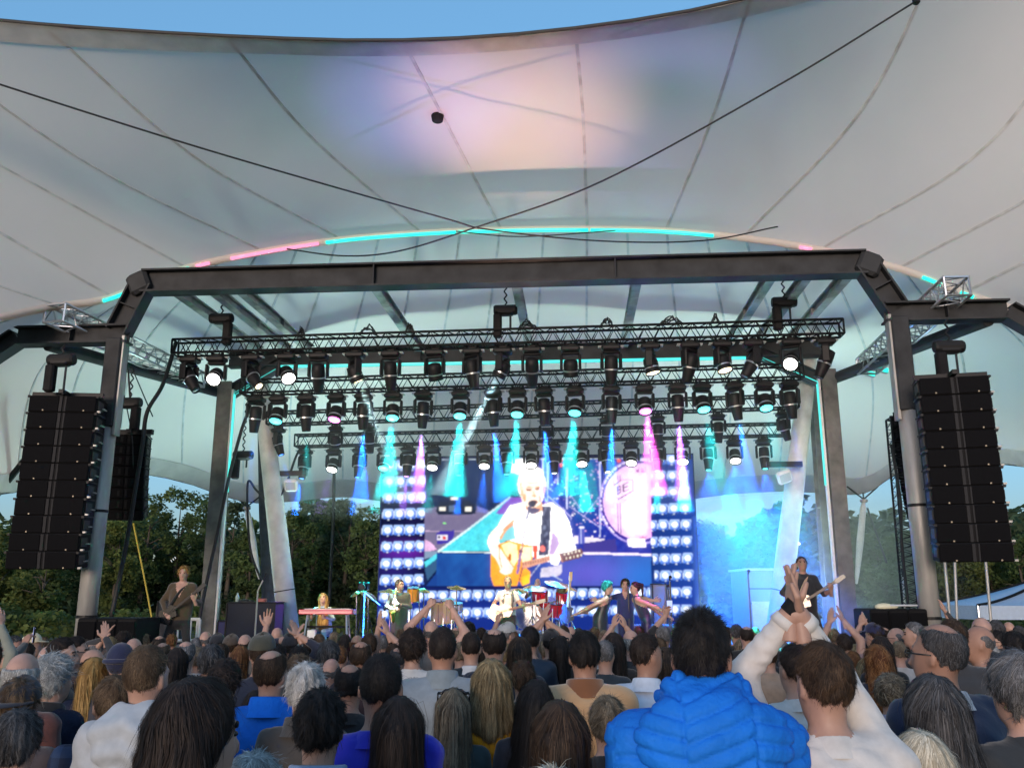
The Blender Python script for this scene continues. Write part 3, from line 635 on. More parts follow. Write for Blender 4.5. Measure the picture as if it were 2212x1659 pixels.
row4 = [(660, 'spot', 'blue', 220), (722, 'wash', 'white', 12, 'purple'), (778, 'spot', 'blue', 120), (832, 'wash', 'teal', 60), (882, 'spot', 'purple', 120), (936, 'wash', 'white', 40, 'teal'), (993, 'spot', 'teal', 250, 'blue'), (1047, 'wash', 'white', 60, 'blue'), (1095, 'spot', 'teal', 0), (1147, 'wash', 'white', 0), (1195, 'spot', 'ice', 100, 'blue'), (1255, 'wash', 'white', 300, 'teal'),
        (1308, 'spot', 'white', 120, 'purple'), (1363, 'wash', 'white', 60, 'magenta'), (1420, 'spot', 'ice', 150, 'teal'), (1473, 'wash', 'white', 400, 'teal'), (1528, 'spot', 'teal', 30, 'blue'), (1585, 'wash', 'white', 40, 'blue'), (1648, 'spot', 'teal', 20, 'blue')]
for i, r in enumerate(row4):
    x, k, c, pw = r[:4]; p = on_truss(x, 22.2, 966, 941, 640, 1700) + Vector((0, 0, -.07)); j = (i * 53 % 13) / 13 - .5
    fixture(p, k, sdir((.2 * j, -.5 if k == 'wash' else -.15, -1)), c, ORD[i] + ' stage light from left on the rearmost truss, ' + WORDS[c], 'lights on the rearmost truss', pw, (62 if x > 1560 else 18) if k == 'wash' else (60 if x > 1500 else 15), 1.08, r[4] if len(r) > 4 else None)
# lamps on the stage floor that colour the canopy: unseen low boxes aimed up
def uplight(pos, target, col, power, spread, label):
    d = (Vector(target) - Vector(pos)); root = thing('uplight', label, 'stage light', pos, 'uplights on the stage floor')
    q = MB(); q.box(Vector(pos) + Vector((0, 0, -.09)), (.34, .26, .14), M=RZ, bev=.03); q.build('housing', M_head, root)
    q = MB(); q.lathe([(.11, -.02), (.11, .0), (.02, .012)], Matrix.Translation(Vector(pos))); q.build('lens', mat('uplens_' + label[:14], (.1, .1, .1), .2, emit=col, estr=1), root)
    ld = bpy.data.lights.new('beam', 'SPOT'); ld.energy = power; ld.color = col; ld.spot_size = R(spread); ld.spot_blend = 1.; ld.shadow_soft_size = .15 if spread < 100 else .7
    lo = bpy.data.objects.new('beam', ld); COL.objects.link(lo); lo.location = Vector(pos) + Vector((0, 0, .05)); lo.rotation_mode = 'QUATERNION'; lo.rotation_quaternion = Vector((0, 0, -1)).rotation_difference(d.normalized())
UPY = 12.9; uz = gz(12.9) + .2
for x, tx, ty, TY, col, pw, sp, lb in ((900, 905, 215, 14.2, (.3, .26, 1.), 700, 24, 'indigo uplight before the stage near the saxophonist'), (1060, 1110, 225, 14.3, (1., .55, .4), 1250, 30, 'peach uplight before the stage below the singer'), (1180, 1180, 350, 15.3, (1., .7, .5), 350, 24, 'amber uplight before the stage right of the singer'),
                                       (1290, 1345, 225, 14.2, (.66, .32, 1.), 900, 27, 'violet uplight before the stage left of the backing singers'), (1400, 1425, 300, 14.9, (.25, .33, 1.), 900, 28, 'blue uplight before the stage below the backing singers')):
    p = SP(x, 1385, UPY); p.z = uz; uplight(p, P(tx, ty, TY), col, pw, sp, lb)
# added glowing tubes stand in for teal and pink light on the arch edge
M_tt, M_tp = glow('arch_glow_teal', (.01, .9, .72), .36), glow('arch_glow_pink', (1., .3, .5), .3)
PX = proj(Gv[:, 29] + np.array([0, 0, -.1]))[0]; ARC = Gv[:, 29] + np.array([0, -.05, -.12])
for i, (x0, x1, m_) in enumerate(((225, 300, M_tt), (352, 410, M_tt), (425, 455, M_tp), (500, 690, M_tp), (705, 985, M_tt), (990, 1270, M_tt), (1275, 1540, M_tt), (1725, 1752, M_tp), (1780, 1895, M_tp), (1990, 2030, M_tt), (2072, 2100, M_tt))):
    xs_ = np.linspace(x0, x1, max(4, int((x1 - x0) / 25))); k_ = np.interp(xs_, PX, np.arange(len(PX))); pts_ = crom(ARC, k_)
    q = MB(); q.tube([Vector(p) for p in pts_], .036, 6); tag(q.build('arch_glow', m_, None, True), ('teal' if m_ is M_tt else 'pink') + ' glowing tube along the arch edge, ' + ORD[i] + ' length from left', 'light tube', 'light tubes along the arch')
# added, unseen floods on the stage floor brighten the inside of the rear shell
for i, (x, Y, tx, ty, TY, pw) in enumerate(((600, 22.6, 620, 640, 21, 420), (800, 22.7, 900, 600, 20.5, 420), (1520, 22.7, 1400, 600, 20.5, 420), (1700, 22.6, 1700, 640, 21, 420), (470, 21.5, 150, 800, 18.5, 260), (1800, 21.5, 2130, 780, 18.5, 260))):
    p = SP(x, 1335, Y); p.z = STZ + .15; uplight(p, P(tx, ty, TY), (.62, .95, .86), pw, 120, 'pale teal flood on the stage floor, ' + ('first', 'second', 'fourth', 'fifth', 'leftmost', 'rightmost')[i] + ' along the rear')

# ------------------------------------------------------------------ chain hoists
def hoist(x, y, Y, yc, yb, label, flip=1):
    p = SP(x, y, Y); root = thing('chain_hoist', label, 'hoist', p, 'chain hoists'); q = MB()
    q.box(p, (.36, .2, .2), M=RZ, bev=.04); q.lathe([(.09, -.24), (.11, -.2), (.11, .2), (.09, .24)], Matrix.Translation(p + Vector((0, 0, .02))) @ RZ @ Matrix.Rotation(math.pi / 2, 4, 'Y'), 12); q.build('motor', M_blackmetal, root)
    q = MB(); q.box(p + SXv * (-.16 * flip) + Vector((0, -.02, -.32)), (.17, .17, .5), M=RZ, bev=.03); q.build('chain_bag', M_black, root)
    zt = SP(x, yc, Y).z; zb_ = SP(x, yb, Y).z; q = MB(); n = max(2, int((zt - p.z) / .09))
    for k in range(n):
        a = p.z + .1 + (zt - p.z - .1) * k / n; q.tube([p.xy.to_3d() + Vector((.03 if k % 2 else -.03, 0, a)), p.xy.to_3d() + Vector((-.03 if k % 2 else .03, 0, a + .08))], .016, 5)
    q.build('chain', M_blackmetal, root, kind='stuff')
    q = MB(); q.tube([p.xy.to_3d() + SXv * .1 + Vector((0, 0, p.z - .1)), p.xy.to_3d() + SXv * .1 + Vector((0, 0, zb_))], .022, 6); q.build('hook', M_steel, root)
hoist(133, 780, 14.6, 748, 852, 'black chain hoist above the left main array'); hoist(2050, 752, 14.6, 690, 815, 'black chain hoist above the right main array')
hoist(280, 872, 17, 800, 935, 'black chain hoist above the small left array', -1); hoist(478, 690, 17, 640, 738, 'black chain hoist at the left of the front truss', -1)
hoist(1092, 672, 17, 622, 712, 'black chain hoist at the middle of the front truss'); hoist(1694, 655, 17, 606, 700, 'black chain hoist at the right of the front truss'); hoist(525, 985, 21, 860, 1010, 'black chain hoist hanging beside the left mast')

# ------------------------------------------------------------------ line arrays
M_grille = mat('speaker_grille', (.004, .004, .005), .9, spec=.15, bump=.3, bscale=260)
M_cab = mat('cabinet_paint', (.005, .005, .006), .75, spec=.2)
M_slot = mat('grille_slot', (.022, .022, .024), .7, spec=.2)
M_badge = mat('badge', (.3, .25, .18), .5, .3)
def line_array(tl, tr_, bl_, br_, Y, n, label, yawdeg, small=False):
    a = SP(*tl, Y); b = SP(*tr_, Y); c = SP(*bl_, Y); w = (b - a).length; H = a.z - c.z; ch = H / n
    root = thing('line_array', label, 'loudspeaker', (a + b) / 2, 'hanging loudspeaker arrays', rot=(0, 0, -AS + R(yawdeg)), local=True)
    M_rig = M_alu
    for k in range(n):
        t = (k + .5) / n; tilt = R(-2 + 9 * t ** 2) if not small else R(-4 + 22 * t ** 1.6); yo = (-.02 * t - (.22 if small else .10) * t ** 3) if not small else -.35 * t ** 2.2 * -1
        cab = MB(); d = .55 * w / 1.3 if not small else .45
        cab.box((0, d / 2, 0), (w * .97, d, ch * .985), bev=.012)
        co = mk('cabinet', np.array(cab.v), cab.f, M_cab, root); co.location = (0, yo, -ch * (k + .5)); co.rotation_euler = (tilt, 0, 0)
        for s in (-1, 1):
            q = MB(); q.box((s * w * .265, -.012, 0), (w * .42, .02, ch * .9), bev=.008); mk('grille', np.array(q.v), q.f, M_grille, co)
            q = MB(); q.box((s * (w * .5 - .015), d * .35, 0), (.03, d * .5, ch * .5)); q.box((s * (w * .5 - .012), .01, ch * .43), (.04, .05, ch * .12)); q.box((s * (w * .5 + .012), d * .4, ch * .45), (.02, d * .75, .02)); mk('rigging_plate', np.array(q.v), q.f, M_blackmetal, co)
            if s > 0 and not small: q = MB(); q.box((s * (w * .5 + .02), .05, -ch * .42), (.05, .06, .03)); q.box((s * (w * .5 + .02), d * .6, -ch * .1), (.03, d * .3, .018)); mk('rigging_pin', np.array(q.v), q.f, M_galv, co)
            if not small: q = MB(); q.box((s * w * .265 + (.06 if s > 0 else 0), -.026, -ch * .40), (.026, .008, .026), bev=.003); mk('badge', np.array(q.v), q.f, M_badge, co)
        if not small:
            for dx, wd in ((-.022, .055), (.035, .03)):
                q = MB(); q.box((dx * w * 1.2, -.014, 0), (wd * w * .75, .012, ch * .9)); mk('center_slot', np.array(q.v), q.f, M_slot, co)
        else:
            for dx in (-.1, .1):
                q = MB(); q.box((dx * w - .06, -.024, 0), (.05, .006, ch * .55), bev=.004); mk('center_slot', np.array(q.v), q.f, M_black, co)
    q = MB(); q.box((0, .2, .05), (w * 1.02, .08, .08)); q.box((0, .1, .05), (.08, .5, .07)); mk('flying_frame', np.array(q.v), q.f, M_blackmetal, root)
    return root
line_array((68, 857), (208, 852), (33, 1232), (176, 1230), 14.7, 10, 'large black hanging line array at the left', 9)
line_array((1984, 812), (2134, 815), (2022, 1212), (2178, 1212), 14.3, 10, 'large black hanging line array at the right', -9)
line_array((244, 938), (316, 938), (232, 1122), (300, 1122), 17.2, 8, 'small curved black hanging array left of the left inner column', 14, True)
line_array((1922, 895), (1968, 895), (1936, 1120), (1975, 1120), 17.2, 8, 'small black hanging array hidden behind the right front column', -40, True)
q = MB(); q.box(SP(282, 934, 17.2), (.95, .1, .1), M=RZ); tag(q.build('hanging_bar', M_blackmetal), 'black bar above the small left array', 'bar')
# tower of truss and cables behind the right front column
truss(SP(1975, 1340, 17.4), SP(1935, 905, 17.4), .28, .28, 22, .022, M_blackmetal, 'cable_tower', 'dark slim lattice tower behind the right front column', 'side towers')
# ------------------------------------------------------------------ cable looms
def loom(pts, r, label): return cable([SP(*p) for p in pts], r, label, 8)
loom([(380, 740, 17), (352, 830, 17), (318, 890, 17), (308, 960, 17), (292, 1060, 17), (272, 1180, 17), (240, 1335, 16.8)], .045, 'thick black cable loom dropping from front truss at left')
loom([(520, 845, 18.7), (540, 870, 18.7), (520, 935, 19), (495, 1030, 19.3), (470, 1150, 19.5), (448, 1250, 19.4), (430, 1340, 19.2)], .04, 'black cable loom along the left inner column')
loom([(655, 960, 22.2), (640, 985, 22), (612, 1060, 21), (585, 1085, 20.9), (555, 1060, 20.9), (535, 1045, 20.9), (540, 1180, 20.9), (565, 1255, 21)], .03, 'black cable loop slung round the left mast')
loom([(1925, 960, 17.2), (1945, 1080, 17), (1948, 1180, 17), (1965, 1330, 17)], .03, 'black cable hanging beside the right front column')
loom([(277, 800, 17), (281, 860, 17)], .02, 'thin rope holding the small left array')
loom([(263, 830, 17), (284, 935, 16.9), (288, 1010, 16.9)], .012, 'thin black guy rope beside the small left array')
loom([(283, 790, 17), (330, 900, 17)], .012, 'thin rope slanting towards the black cable loom')
loom([(722, 1000, 24.6), (720, 1120, 24.6), (710, 1320, 24.6)], .045, 'thin black upright pole left of the video wall')
loom([(288, 1130, 19), (316, 1270, 19), (335, 1375, 19)], .02, 'yellow guy rope slanting down behind left guitarist')
bpy.data.objects[-1] if False else None
for o in COL.objects:
    if o.get('label', '').startswith('yellow guy rope'): o.data.materials[0] = mat('yellow_rope', (.5, .38, .05), .6)
# cable heaps on the front truss
for i, (x, w) in enumerate(((795, 40), (885, 22), (1140, 45), (1310, 30), (1450, 55), (1545, 18), (650, 16))):
    rg = np.random.default_rng(i); q = MB(); c = on_truss(x, 17, 736, 695, 378, 1818)
    for k in range(5):
        a = rg.uniform(0, 6.28); pts_ = [c + SXv * (w / 112 * (t - .5)) + Vector((0, rg.normal() * .05, .02 + .22 * math.sin(math.pi * t) * rg.uniform(.3, 1))) for t in np.linspace(0, 1, 8)]; q.tube(pts_, .014, 5)
    tag(q.build('cable_heap', M_cable, kind='stuff'), 'loops of black cable on the front truss, ' + ORD[sorted([795, 885, 1140, 1310, 1450, 1545, 650]).index(x)] + ' heap from left', 'cable', 'cable heaps on the front truss')
# black column behind the left mast, blue-grey column at the right, flood lamps on the masts
q = MB(); q.tube([P(586, 1390, 22.8), P(578, 1100, 22.8), P(572, 860, 22.8)], [.2, .22, .2], 14); tag(q.build('wrapped_column', mat('black_wrap', (.02, .022, .03), .8, var=.4, bump=.3)), 'column wrapped in dark cloth behind the left mast', 'column')
q = ibeam(SP(1800, 1380, 22.4), SP(1762, 830, 22.4), .34, .3, up=Vector((0, 1, 0))); tag(q.build('raking_column', MATS['weathered_steel']), 'grey steel column between right mast and right inner column', 'column')
for i, (x, y, Y, lb, s) in enumerate(((629, 1048, 20.9, 'left mast', 1), (1694, 1030, 20.3, 'right mast', -1))):
    p = SP(x, y, Y); root = thing('flood_lamp', 'square white-framed flood lamp on a bracket of the ' + lb, 'flood lamp', p, 'flood lamps on the masts'); M2 = RZ @ Matrix.Rotation(-.35 if s < 0 else 0, 4, 'Y') @ Matrix.Rotation(.5, 4, 'X')
    q = MB(); q.box(p, (.32, .14, .30), M=M2, bev=.03); q.build('housing', M_white, root); q = MB(); q.box(p + M2 @ Vector((0, -.075, 0)), (.24, .01, .2), M=M2); q.build('lamp_glass', mat('lamp_glass', (.5, .55, .52), .15), root)
    q = MB(); q.box(p + SXv * (-.05 * s) + Vector((0, .1, .3)), (.8, .12, .12), M=RZ); q.build('bracket', M_blackmetal, root)
# ================================================================== video wall: a grid of LED pixels, each face one pixel
def build_led():
    Y = 23.3
    aL = toS(SP(819, 1200, Y))[0]; aR = toS(SP(1506, 1200, Y))[0]; zt = (SP(820, 988, Y).z + SP(1500, 982, Y).z) / 2; zb_ = STZ + .25
    root = thing('video_wall', 'large LED video wall showing a singing guitarist and rows of lamps', 'video wall', S((aL + aR) / 2, Y, zb_))
    NX, NZ = 384, 230
    xs = np.linspace(aL, aR, NX + 1); zs = np.linspace(zb_, zt, NZ + 1)
    sx, sy = np.array(SXv), np.array(SYv)
    gx, gzz = np.meshgrid(xs, zs); v = gx.reshape(-1, 1) * sx + sy * Y + np.stack([0 * gx.ravel(), 0 * gx.ravel(), gzz.ravel()], 1)
    idx = np.arange((NX + 1) * (NZ + 1)).reshape(NZ + 1, NX + 1)
    f = np.stack([idx[:-1, :-1], idx[:-1, 1:], idx[1:, 1:], idx[1:, :-1]], -1).reshape(-1, 4)
    cx_, cz_ = np.meshgrid((xs[1:] + xs[:-1]) / 2, (zs[1:] + zs[:-1]) / 2)
    c3 = cx_.reshape(-1, 1) * sx + sy * Y + np.stack([0 * cx_.ravel(), 0 * cx_.ravel(), cz_.ravel()], 1)
    px, py = proj(c3); X = (px - 800.3) * 3.0045; Z = (py - 960.3) * 3.0045     # picture coordinates
    img = np.zeros((len(X), 3)); rg = np.random.default_rng(3)
    def noise(sc, seed):
        r = np.random.default_rng(seed); o = np.zeros(len(X))
        for k in range(7):
            a = r.uniform(0, 6.28); fr = r.uniform(.5, 2.) / sc; o += np.sin((X * math.cos(a) + Z * math.sin(a)) * fr * 6.28 + r.uniform(0, 6.28)) / 7
        return o
    def poly(pts):
        inside = np.zeros(len(X), bool); n = len(pts); j = n - 1
        for i in range(n):
            xi, yi = pts[i]; xj, yj = pts[j]
            cond = ((yi > Z) != (yj > Z)) & (X < (xj - xi) * (Z - yi) / ((yj - yi) + 1e-9) + xi); inside ^= cond; j = i
        return inside
    def ell(x, y, rx, ry): return ((X - x) / rx) ** 2 + ((Z - y) / ry) ** 2 < 1
    def seg(x0, y0, x1, y1, w):
        dx, dy = x1 - x0, y1 - y0; L2 = dx * dx + dy * dy; t = np.clip(((X - x0) * dx + (Z - y0) * dy) / L2, 0, 1); return np.hypot(X - x0 - t * dx, Z - y0 - t * dy) < w / 2
    def rect(x0, y0, x1, y1): return (X > x0) & (X < x1) & (Z > y0) & (Z < y1)
    def put(m, c, a=1.): img[m] = img[m] * (1 - a) + np.array(c) * a
    def blend(w, c): img[:] = img * (1 - w[:, None]) + np.array(c) * w[:, None]
    def gauss(x, y, rx, ry): return np.exp(-(((X - x) / rx) ** 2 + ((Z - y) / ry) ** 2))
    img[:] = (.002, .004, .022)
    blend(.6 * gauss(220, 690, 150, 60), (.25, .02, .6)); blend(.35 * gauss(270, 200, 60, 200), (.15, .03, .5)); blend(.3 * gauss(150, 800, 130, 160), (.05, .02, .4))
    blend(np.clip((X - 1500) / 700, 0, 1) * .8, (.02, .09, .5)); blend(np.clip((Z - 850) / 200, 0, 1) * .7, (.012, .04, .35))  # blue of the lit smoke at the right is painted into the screen
    # ---- rows of lamps
    def lamp(cx0, cy0, s=1., clip=None):
        m = np.ones(len(X), bool) if clip is None else clip
        r = (np.maximum(np.abs(X - cx0) - 22, 0) ** 2 + np.maximum(np.abs(Z - cy0) - 22, 0) ** 2) < 11 ** 2
        put(r & m, (.42, .6, 1.)); put(r & m & (Z > cy0 + 12), (.12, .3, .9))
        put(ell(cx0 + 4, cy0 + 4, 30, 30) & m, (.02, .07, .5)); put(ell(cx0, cy0, 27, 27) & m, (.35, .55, 1.)); put(ell(cx0 - 1, cy0 - 1, 20, 20) & m, (1.15, 1.2, 1.35))
        put(seg(cx0 - 36, cy0 - 12, cx0 - 36, cy0 + 24, 5) & m, (.8, .9, 1.)); put(ell(cx0, cy0 + 35, 6, 5) & m, (.8, .9, 1.))
    rows = [135, 240, 345, 450, 555, 662, 772, 880]
    cl = X < 350 - (Z - 400) * .02; clr = X > 1818 + np.clip((Z - 600) * .11, 0, 40)
    for i, y in enumerate(rows):
        for k in range(4): lamp(128 + 72.5 * k - 4.2 * i, y - k * 2, clip=X < 358 - 2 * i)
        for k in range(4): lamp(1806 + 74.5 * k + 5 * i, y - 36 - k * 2 + i * .9, clip=clr)
    for j, y in enumerate((985, 1098)):
        for k in range(27): lamp(94 - j * 3 + 75.4 * k, y - k * 1.15)
    # ---- live picture
    va = rect(352, 88, 1822, 918) & (X > 358 - (Z - 100) * .018)
    V = va.copy(); keep = img.copy()
    img[V] = (.004, .012, .07)
    n1 = noise(300, 1); n2 = noise(90, 2); n3 = noise(40, 3)
    blend(V * np.clip(.35 * gauss(720, 200, 200, 160) + .12 * n1, 0, 1), (.03, .08, .22))
    put(V & poly([(350, 415), (430, 405), (690, 398), (800, 440), (870, 405), (760, 500), (450, 690), (340, 700)]), (.20, .17, .30)); blend(V * .3 * np.clip(n2, 0, 1) * rect(350, 420, 860, 690), (.35, .3, .4))
    put(V & seg(350, 560, 640, 562, 6), (.55, .4, .6))
    put(V & poly([(445, 372), (640, 362), (690, 400), (680, 450), (440, 455), (425, 430)]), (.008, .015, .05))
    for (a, b_, c_, d_) in ((446, 405, 488, 431), (613, 405, 655, 431), (520, 340, 570, 358)): put(V & rect(a, b_, c_, d_), (1., .95, .85))
    put(V & rect(510, 392, 550, 432), (.12, .18, .3)); put(V & ell(480, 510, 12, 5), (.3, 1., .3))
    put(V & poly([(428, 578), (450, 560), (542, 556), (540, 600), (510, 640), (430, 645)]), (.06, .04, .4)); put(V & rect(430, 586, 500, 622), (.9, .85, .95)); put(V & ell(445, 600, 7, 8), (.02, .02, .1)); put(V & poly([(468, 595), (492, 598), (486, 618), (470, 614)]), (.8, .05, .05))
    put(V & poly([(345, 610), (400, 640), (430, 680), (340, 700)]), (.9, .55, .85)); put(V & poly([(345, 690), (440, 690), (430, 720), (340, 745)]), (.25, .35, .5)); put(V & poly([(345, 765), (430, 705), (432, 740), (350, 800)]), (.1, .75, .85)); put(V & poly([(350, 800), (430, 742), (430, 810), (370, 880)]), (.04, .12, .25))
    put(V & poly([(905, 340), (1000, 345), (990, 420), (960, 500), (830, 690), (440, 695)]), (.10, .78, .85)); blend(V * poly([(905, 340), (1000, 345), (960, 500), (830, 690), (440, 695)]) * np.clip(.5 * n2 + .2 * n3, 0, .5), (.02, .5, .75))
    put(V & poly([(905, 340), (1000, 345), (960, 430), (870, 452), (810, 448)]), (.25, .1, .62)); put(V & seg(905, 342, 640, 545, 12), (.7, .9, .95)); put(V & seg(640, 545, 442, 692, 14), (.8, .98, 1.)); put(V & seg(442, 694, 830, 700, 8), (.85, 1., 1.))
    put(V & poly([(430, 702), (830, 706), (1830, 722), (1830, 918), (360, 918), (430, 830)]), (.012, .06, .30)); blend(V * (Z > 704) * np.clip(.4 + .5 * n1 + .25 * n2, 0, .7) * (X > 430), (.02, .14, .5)); blend(V * (Z > 715) * .8 * gauss(1450, 830, 330, 130), (.16, .13, .72)); blend(V * (Z > 715) * .6 * gauss(1750, 850, 160, 130), (.02, .25, .85))
    # drums and hardware at the right
    D = V & rect(1090, 88, 1825, 712); img[D] = (.02, .035, .38); blend(D * np.clip(.4 * n2 + .25 * n3, 0, .5), (.06, .12, .7)); blend(D * .75 * gauss(1385, 260, 75, 170), (.02, .45, .6)); put(D & poly([(1320, 120), (1440, 120), (1490, 400), (1290, 400)]) & (rg.random(len(X)) > .35), (.02, .32, .5))
    for (x, w, y0, y1) in ((1118, 10, 95, 340), (1150, 8, 95, 380), (1275, 11, 150, 420), (1490, 10, 100, 600), (1215, 7, 180, 260)): put(D & rect(x - w / 2, y0, x + w / 2, y1), (.75, .78, 1.1))
    for k in range(150):
        x = rg.uniform(1110, 1560); y = rg.uniform(95, 600); r = rg.uniform(2, 7); put(D & ell(x, y, r, r * rg.uniform(.6, 1.4)), [(1., .95, 1.1), (.6, .6, 1.1), (.9, .5, .9)][k % 3])
    for (a, b_, c_, d_) in ((1150, 330, 1300, 470), (1290, 400, 1480, 530), (1380, 440, 1300, 330), (1470, 360, 1380, 470), (1230, 480, 1120, 330), (1540, 520, 1590, 590), (1180, 300, 1110, 250)): put(D & seg(a, b_, c_, d_, 6), (.55, .5, .95))
    for (x, y) in ((1240, 98), (1238, 135), (1612, 105)): put(D & ell(x, y, 12, 13), (1.1, .15, .12))
    put(D & poly([(1320, 590), (1520, 612), (1500, 640), (1310, 640)]), (.95, .85, 1.)); put(D & poly([(1380, 640), (1590, 610), (1600, 690), (1385, 700)]), (.06, .05, .32)); put(D & rect(1350, 535, 1392, 640), (.1, .12, .55)); put(D & ell(1371, 537, 20, 7), (.95, .9, 1.1)); put(D & rect(1362, 545, 1370, 640), (.7, .75, 1.1))
    put(V & seg(1380, 703, 1830, 714, 15), (1.1, .95, 1.15))
    # great bass drum
    od = np.hypot((X - 1745) / 255, (Z - 368) / 272); put(V & (od < 1.0) & (X < 1822), (.03, .02, .3)); put(V & (od < 1.03) & (od > .985), (.5, .4, .95))
    for k in range(60):
        an = rg.uniform(2.3, 5.0); put(V & ell(1745 + 250 * math.cos(an), 368 + 268 * math.sin(an), 6, 6), (1.1, 1., 1.2))
    hd = np.hypot((X - 1745) / 235, (Z - 368) / 248); m = V & (hd < 1) & (X < 1824)
    img[m] = (1.15, .78, 1.12); blend(m * gauss(1720, 420, 90, 200) * .9, (1.4, 1.25, 1.4)); blend(m * np.clip((X - 1780) / 45, 0, 1) * .8, (1.1, .35, 1.1)); blend(m * np.clip(hd - .8, 0, .2) * 3, (.85, .5, 1.))
    INK = (.07, .015, .10); PK = (.7, .25, .55)
    m2 = V & (hd < .985)
    for x in (1606, 1622): put(m2 & seg(x, 170, x + 1, 228, 5), INK); put(m2 & seg(x, 356, x + 2, 590, 5), INK)
    badge = [(1580, 226), (1660, 228), (1700, 228), (1702, 300), (1700, 338), (1652, 362), (1640, 350), (1612, 352), (1580, 336)]
    for i in range(len(badge)): a, b_ = badge[i], badge[(i + 1) % len(badge)]; put(m2 & seg(*a, *b_, 3.5), PK)
    put(m2 & seg(1583, 262, 1625, 232, 7), INK); put(m2 & seg(1612, 352, 1700, 302, 8), INK)
    for s in ((1603, 276, 1603, 322), (1603, 276, 1620, 268), (1620, 268, 1622, 288), (1603, 298, 1622, 289), (1622, 289, 1624, 306), (1603, 322, 1624, 308), (1641, 258, 1643, 306), (1641, 260, 1674, 243), (1642, 282, 1668, 270), (1643, 306, 1678, 290)): put(m2 & seg(*s, 8), INK)
    for s in ((1740, 150, 1740, 176), (1740, 176, 1728, 176), (1728, 176, 1728, 166), (1728, 164, 1740, 164), (1756, 152, 1758, 176), (1758, 176, 1770, 176), (1770, 158, 1770, 176), (1770, 176, 1784, 176), (1784, 150, 1784, 176)): put(m2 & seg(*s, 7), (.45, .12, .4))
    put(V & poly([(1668, 612), (1778, 606), (1792, 668), (1672, 662)]), (1.3, 1.2, 1.35)); put(V & seg(1745, 606, 1790, 604, 4), (.7, .2, .35)); put(V & poly([(1742, 588), (1752, 600), (1766, 590), (1780, 600), (1796, 588), (1790, 606), (1747, 606)]), (.75, .3, .5))
    # ---- the singer
    sk, skd, wht, org = (1.35, 1.08, .92), (.95, .42, .2), (1.6, 1.55, 1.5), (1.2, .48, .05)
    put(V & (ell(930, 140, 55, 45) | ell(1000, 118, 62, 36) | ell(975, 155, 60, 40)), wht)
    put(V & poly([(1110, 800), (1180, 790), (1245, 775), (1240, 830), (1225, 850), (1100, 862)]), (.75, .7, .85)); put(V & seg(1040, 850, 1110, 760, 6), (.6, .65, .9)); put(V & seg(1240, 880, 1180, 845, 7), (.6, .7, .95))
    put(V & poly([(905, 395), (1000, 372), (1110, 395), (1175, 372), (1250, 425), (1290, 500), (1310, 590), (1340, 690), (1230, 740), (1150, 760), (960, 700), (905, 640), (900, 520), (800, 580), (850, 480)]), wht)
    put(V & poly([(905, 500), (935, 480), (930, 520), (880, 560), (850, 620), (832, 600), (850, 560)]), skd)                 # shaded arm
    put(V & poly([(790, 560), (848, 505), (865, 560), (835, 605), (838, 655), (905, 770), (930, 800), (905, 838), (862, 838), (790, 720), (758, 640), (765, 595)]), sk)
    put(V & poly([(930, 520), (940, 610), (880, 625), (845, 620), (880, 560)]), (.25, .75, .8))
    put(V & poly([(832, 645), (900, 622), (975, 640), (1045, 655), (1052, 740), (1000, 790), (1040, 830), (1030, 900), (985, 918), (965, 880), (950, 915), (800, 920), (782, 860), (780, 780), (782, 710), (812, 740), (860, 838), (905, 838), (930, 800), (838, 668)]), org)
    put(V & poly([(850, 650), (900, 630), (950, 650), (960, 740), (930, 790), (870, 700)]), (1.5, 1.1, .6)); put(V & poly([(970, 660), (1040, 665), (1040, 750), (985, 770)]), (1.4, 1.1, .7)); put(V & poly([(1050, 655), (1085, 650), (1080, 740), (1062, 735)]), (.9, .1, .05)); put(V & ell(905, 730, 10, 24), (.5, .12, .02)); put(V & seg(834, 648, 835, 720, 6), (.5, .12, .01)); put(V & seg(835, 720, 860, 830, 6), (.6, .2, .02)); put(V & poly([(980, 860), (1030, 840), (1032, 895), (990, 912)]), (1.2, .75, .05)); put(V & seg(966, 880, 985, 800, 10), (.35, .12, .1)); put(V & ell(880, 820, 40, 22), sk)
    put(V & poly([(982, 762), (1180, 715), (1190, 745), (988, 808)]), (.85, .42, .3)); [put(V & seg(990 + 16 * k, 764 - 3.6 * k, 996 + 16 * k, 800 - 4.2 * k, 3), (.25, .08, .08)) for k in range(12)]
    put(V & poly([(1190, 712), (1300, 690), (1370, 672), (1382, 700), (1360, 735), (1250, 760), (1195, 750)]), (.22, .1, .12))
    for k in range(10): put(V & ell(1260 + 12 * k, 712 - 3 * k + (k % 2) * 30, 5, 8), (1.2, 1.1, .9))
    put(V & poly([(1165, 705), (1215, 690), (1240, 730), (1215, 782), (1170, 775)]), (1.6, 1.5, 1.45)); put(V & seg(1225, 705, 1245, 760, 6), (.7, .3, .2))
    put(V & poly([(1118, 400), (1172, 402), (1168, 560), (1155, 715), (1090, 722), (1105, 560)]), (.045, .05, .11)); blend(V * poly([(1118, 400), (1172, 402), (1168, 560), (1155, 715), (1090, 722), (1105, 560)]) * np.clip(n3, 0, .5), (.35, .4, .6)); put(V & ell(1116, 674, 19, 20), (1.1, .25, .22))
    put(V & poly([(1180, 560), (1215, 600), (1228, 640), (1190, 715), (1160, 712)]), (.62, .42, .75))
    put(V & poly([(1000, 360), (1110, 360), (1118, 430), (1065, 450), (1005, 420)]), (1.1, .55, .32)); put(V & poly([(1010, 405), (1100, 415), (1090, 440), (1045, 452)]), (.12, .1, .2))
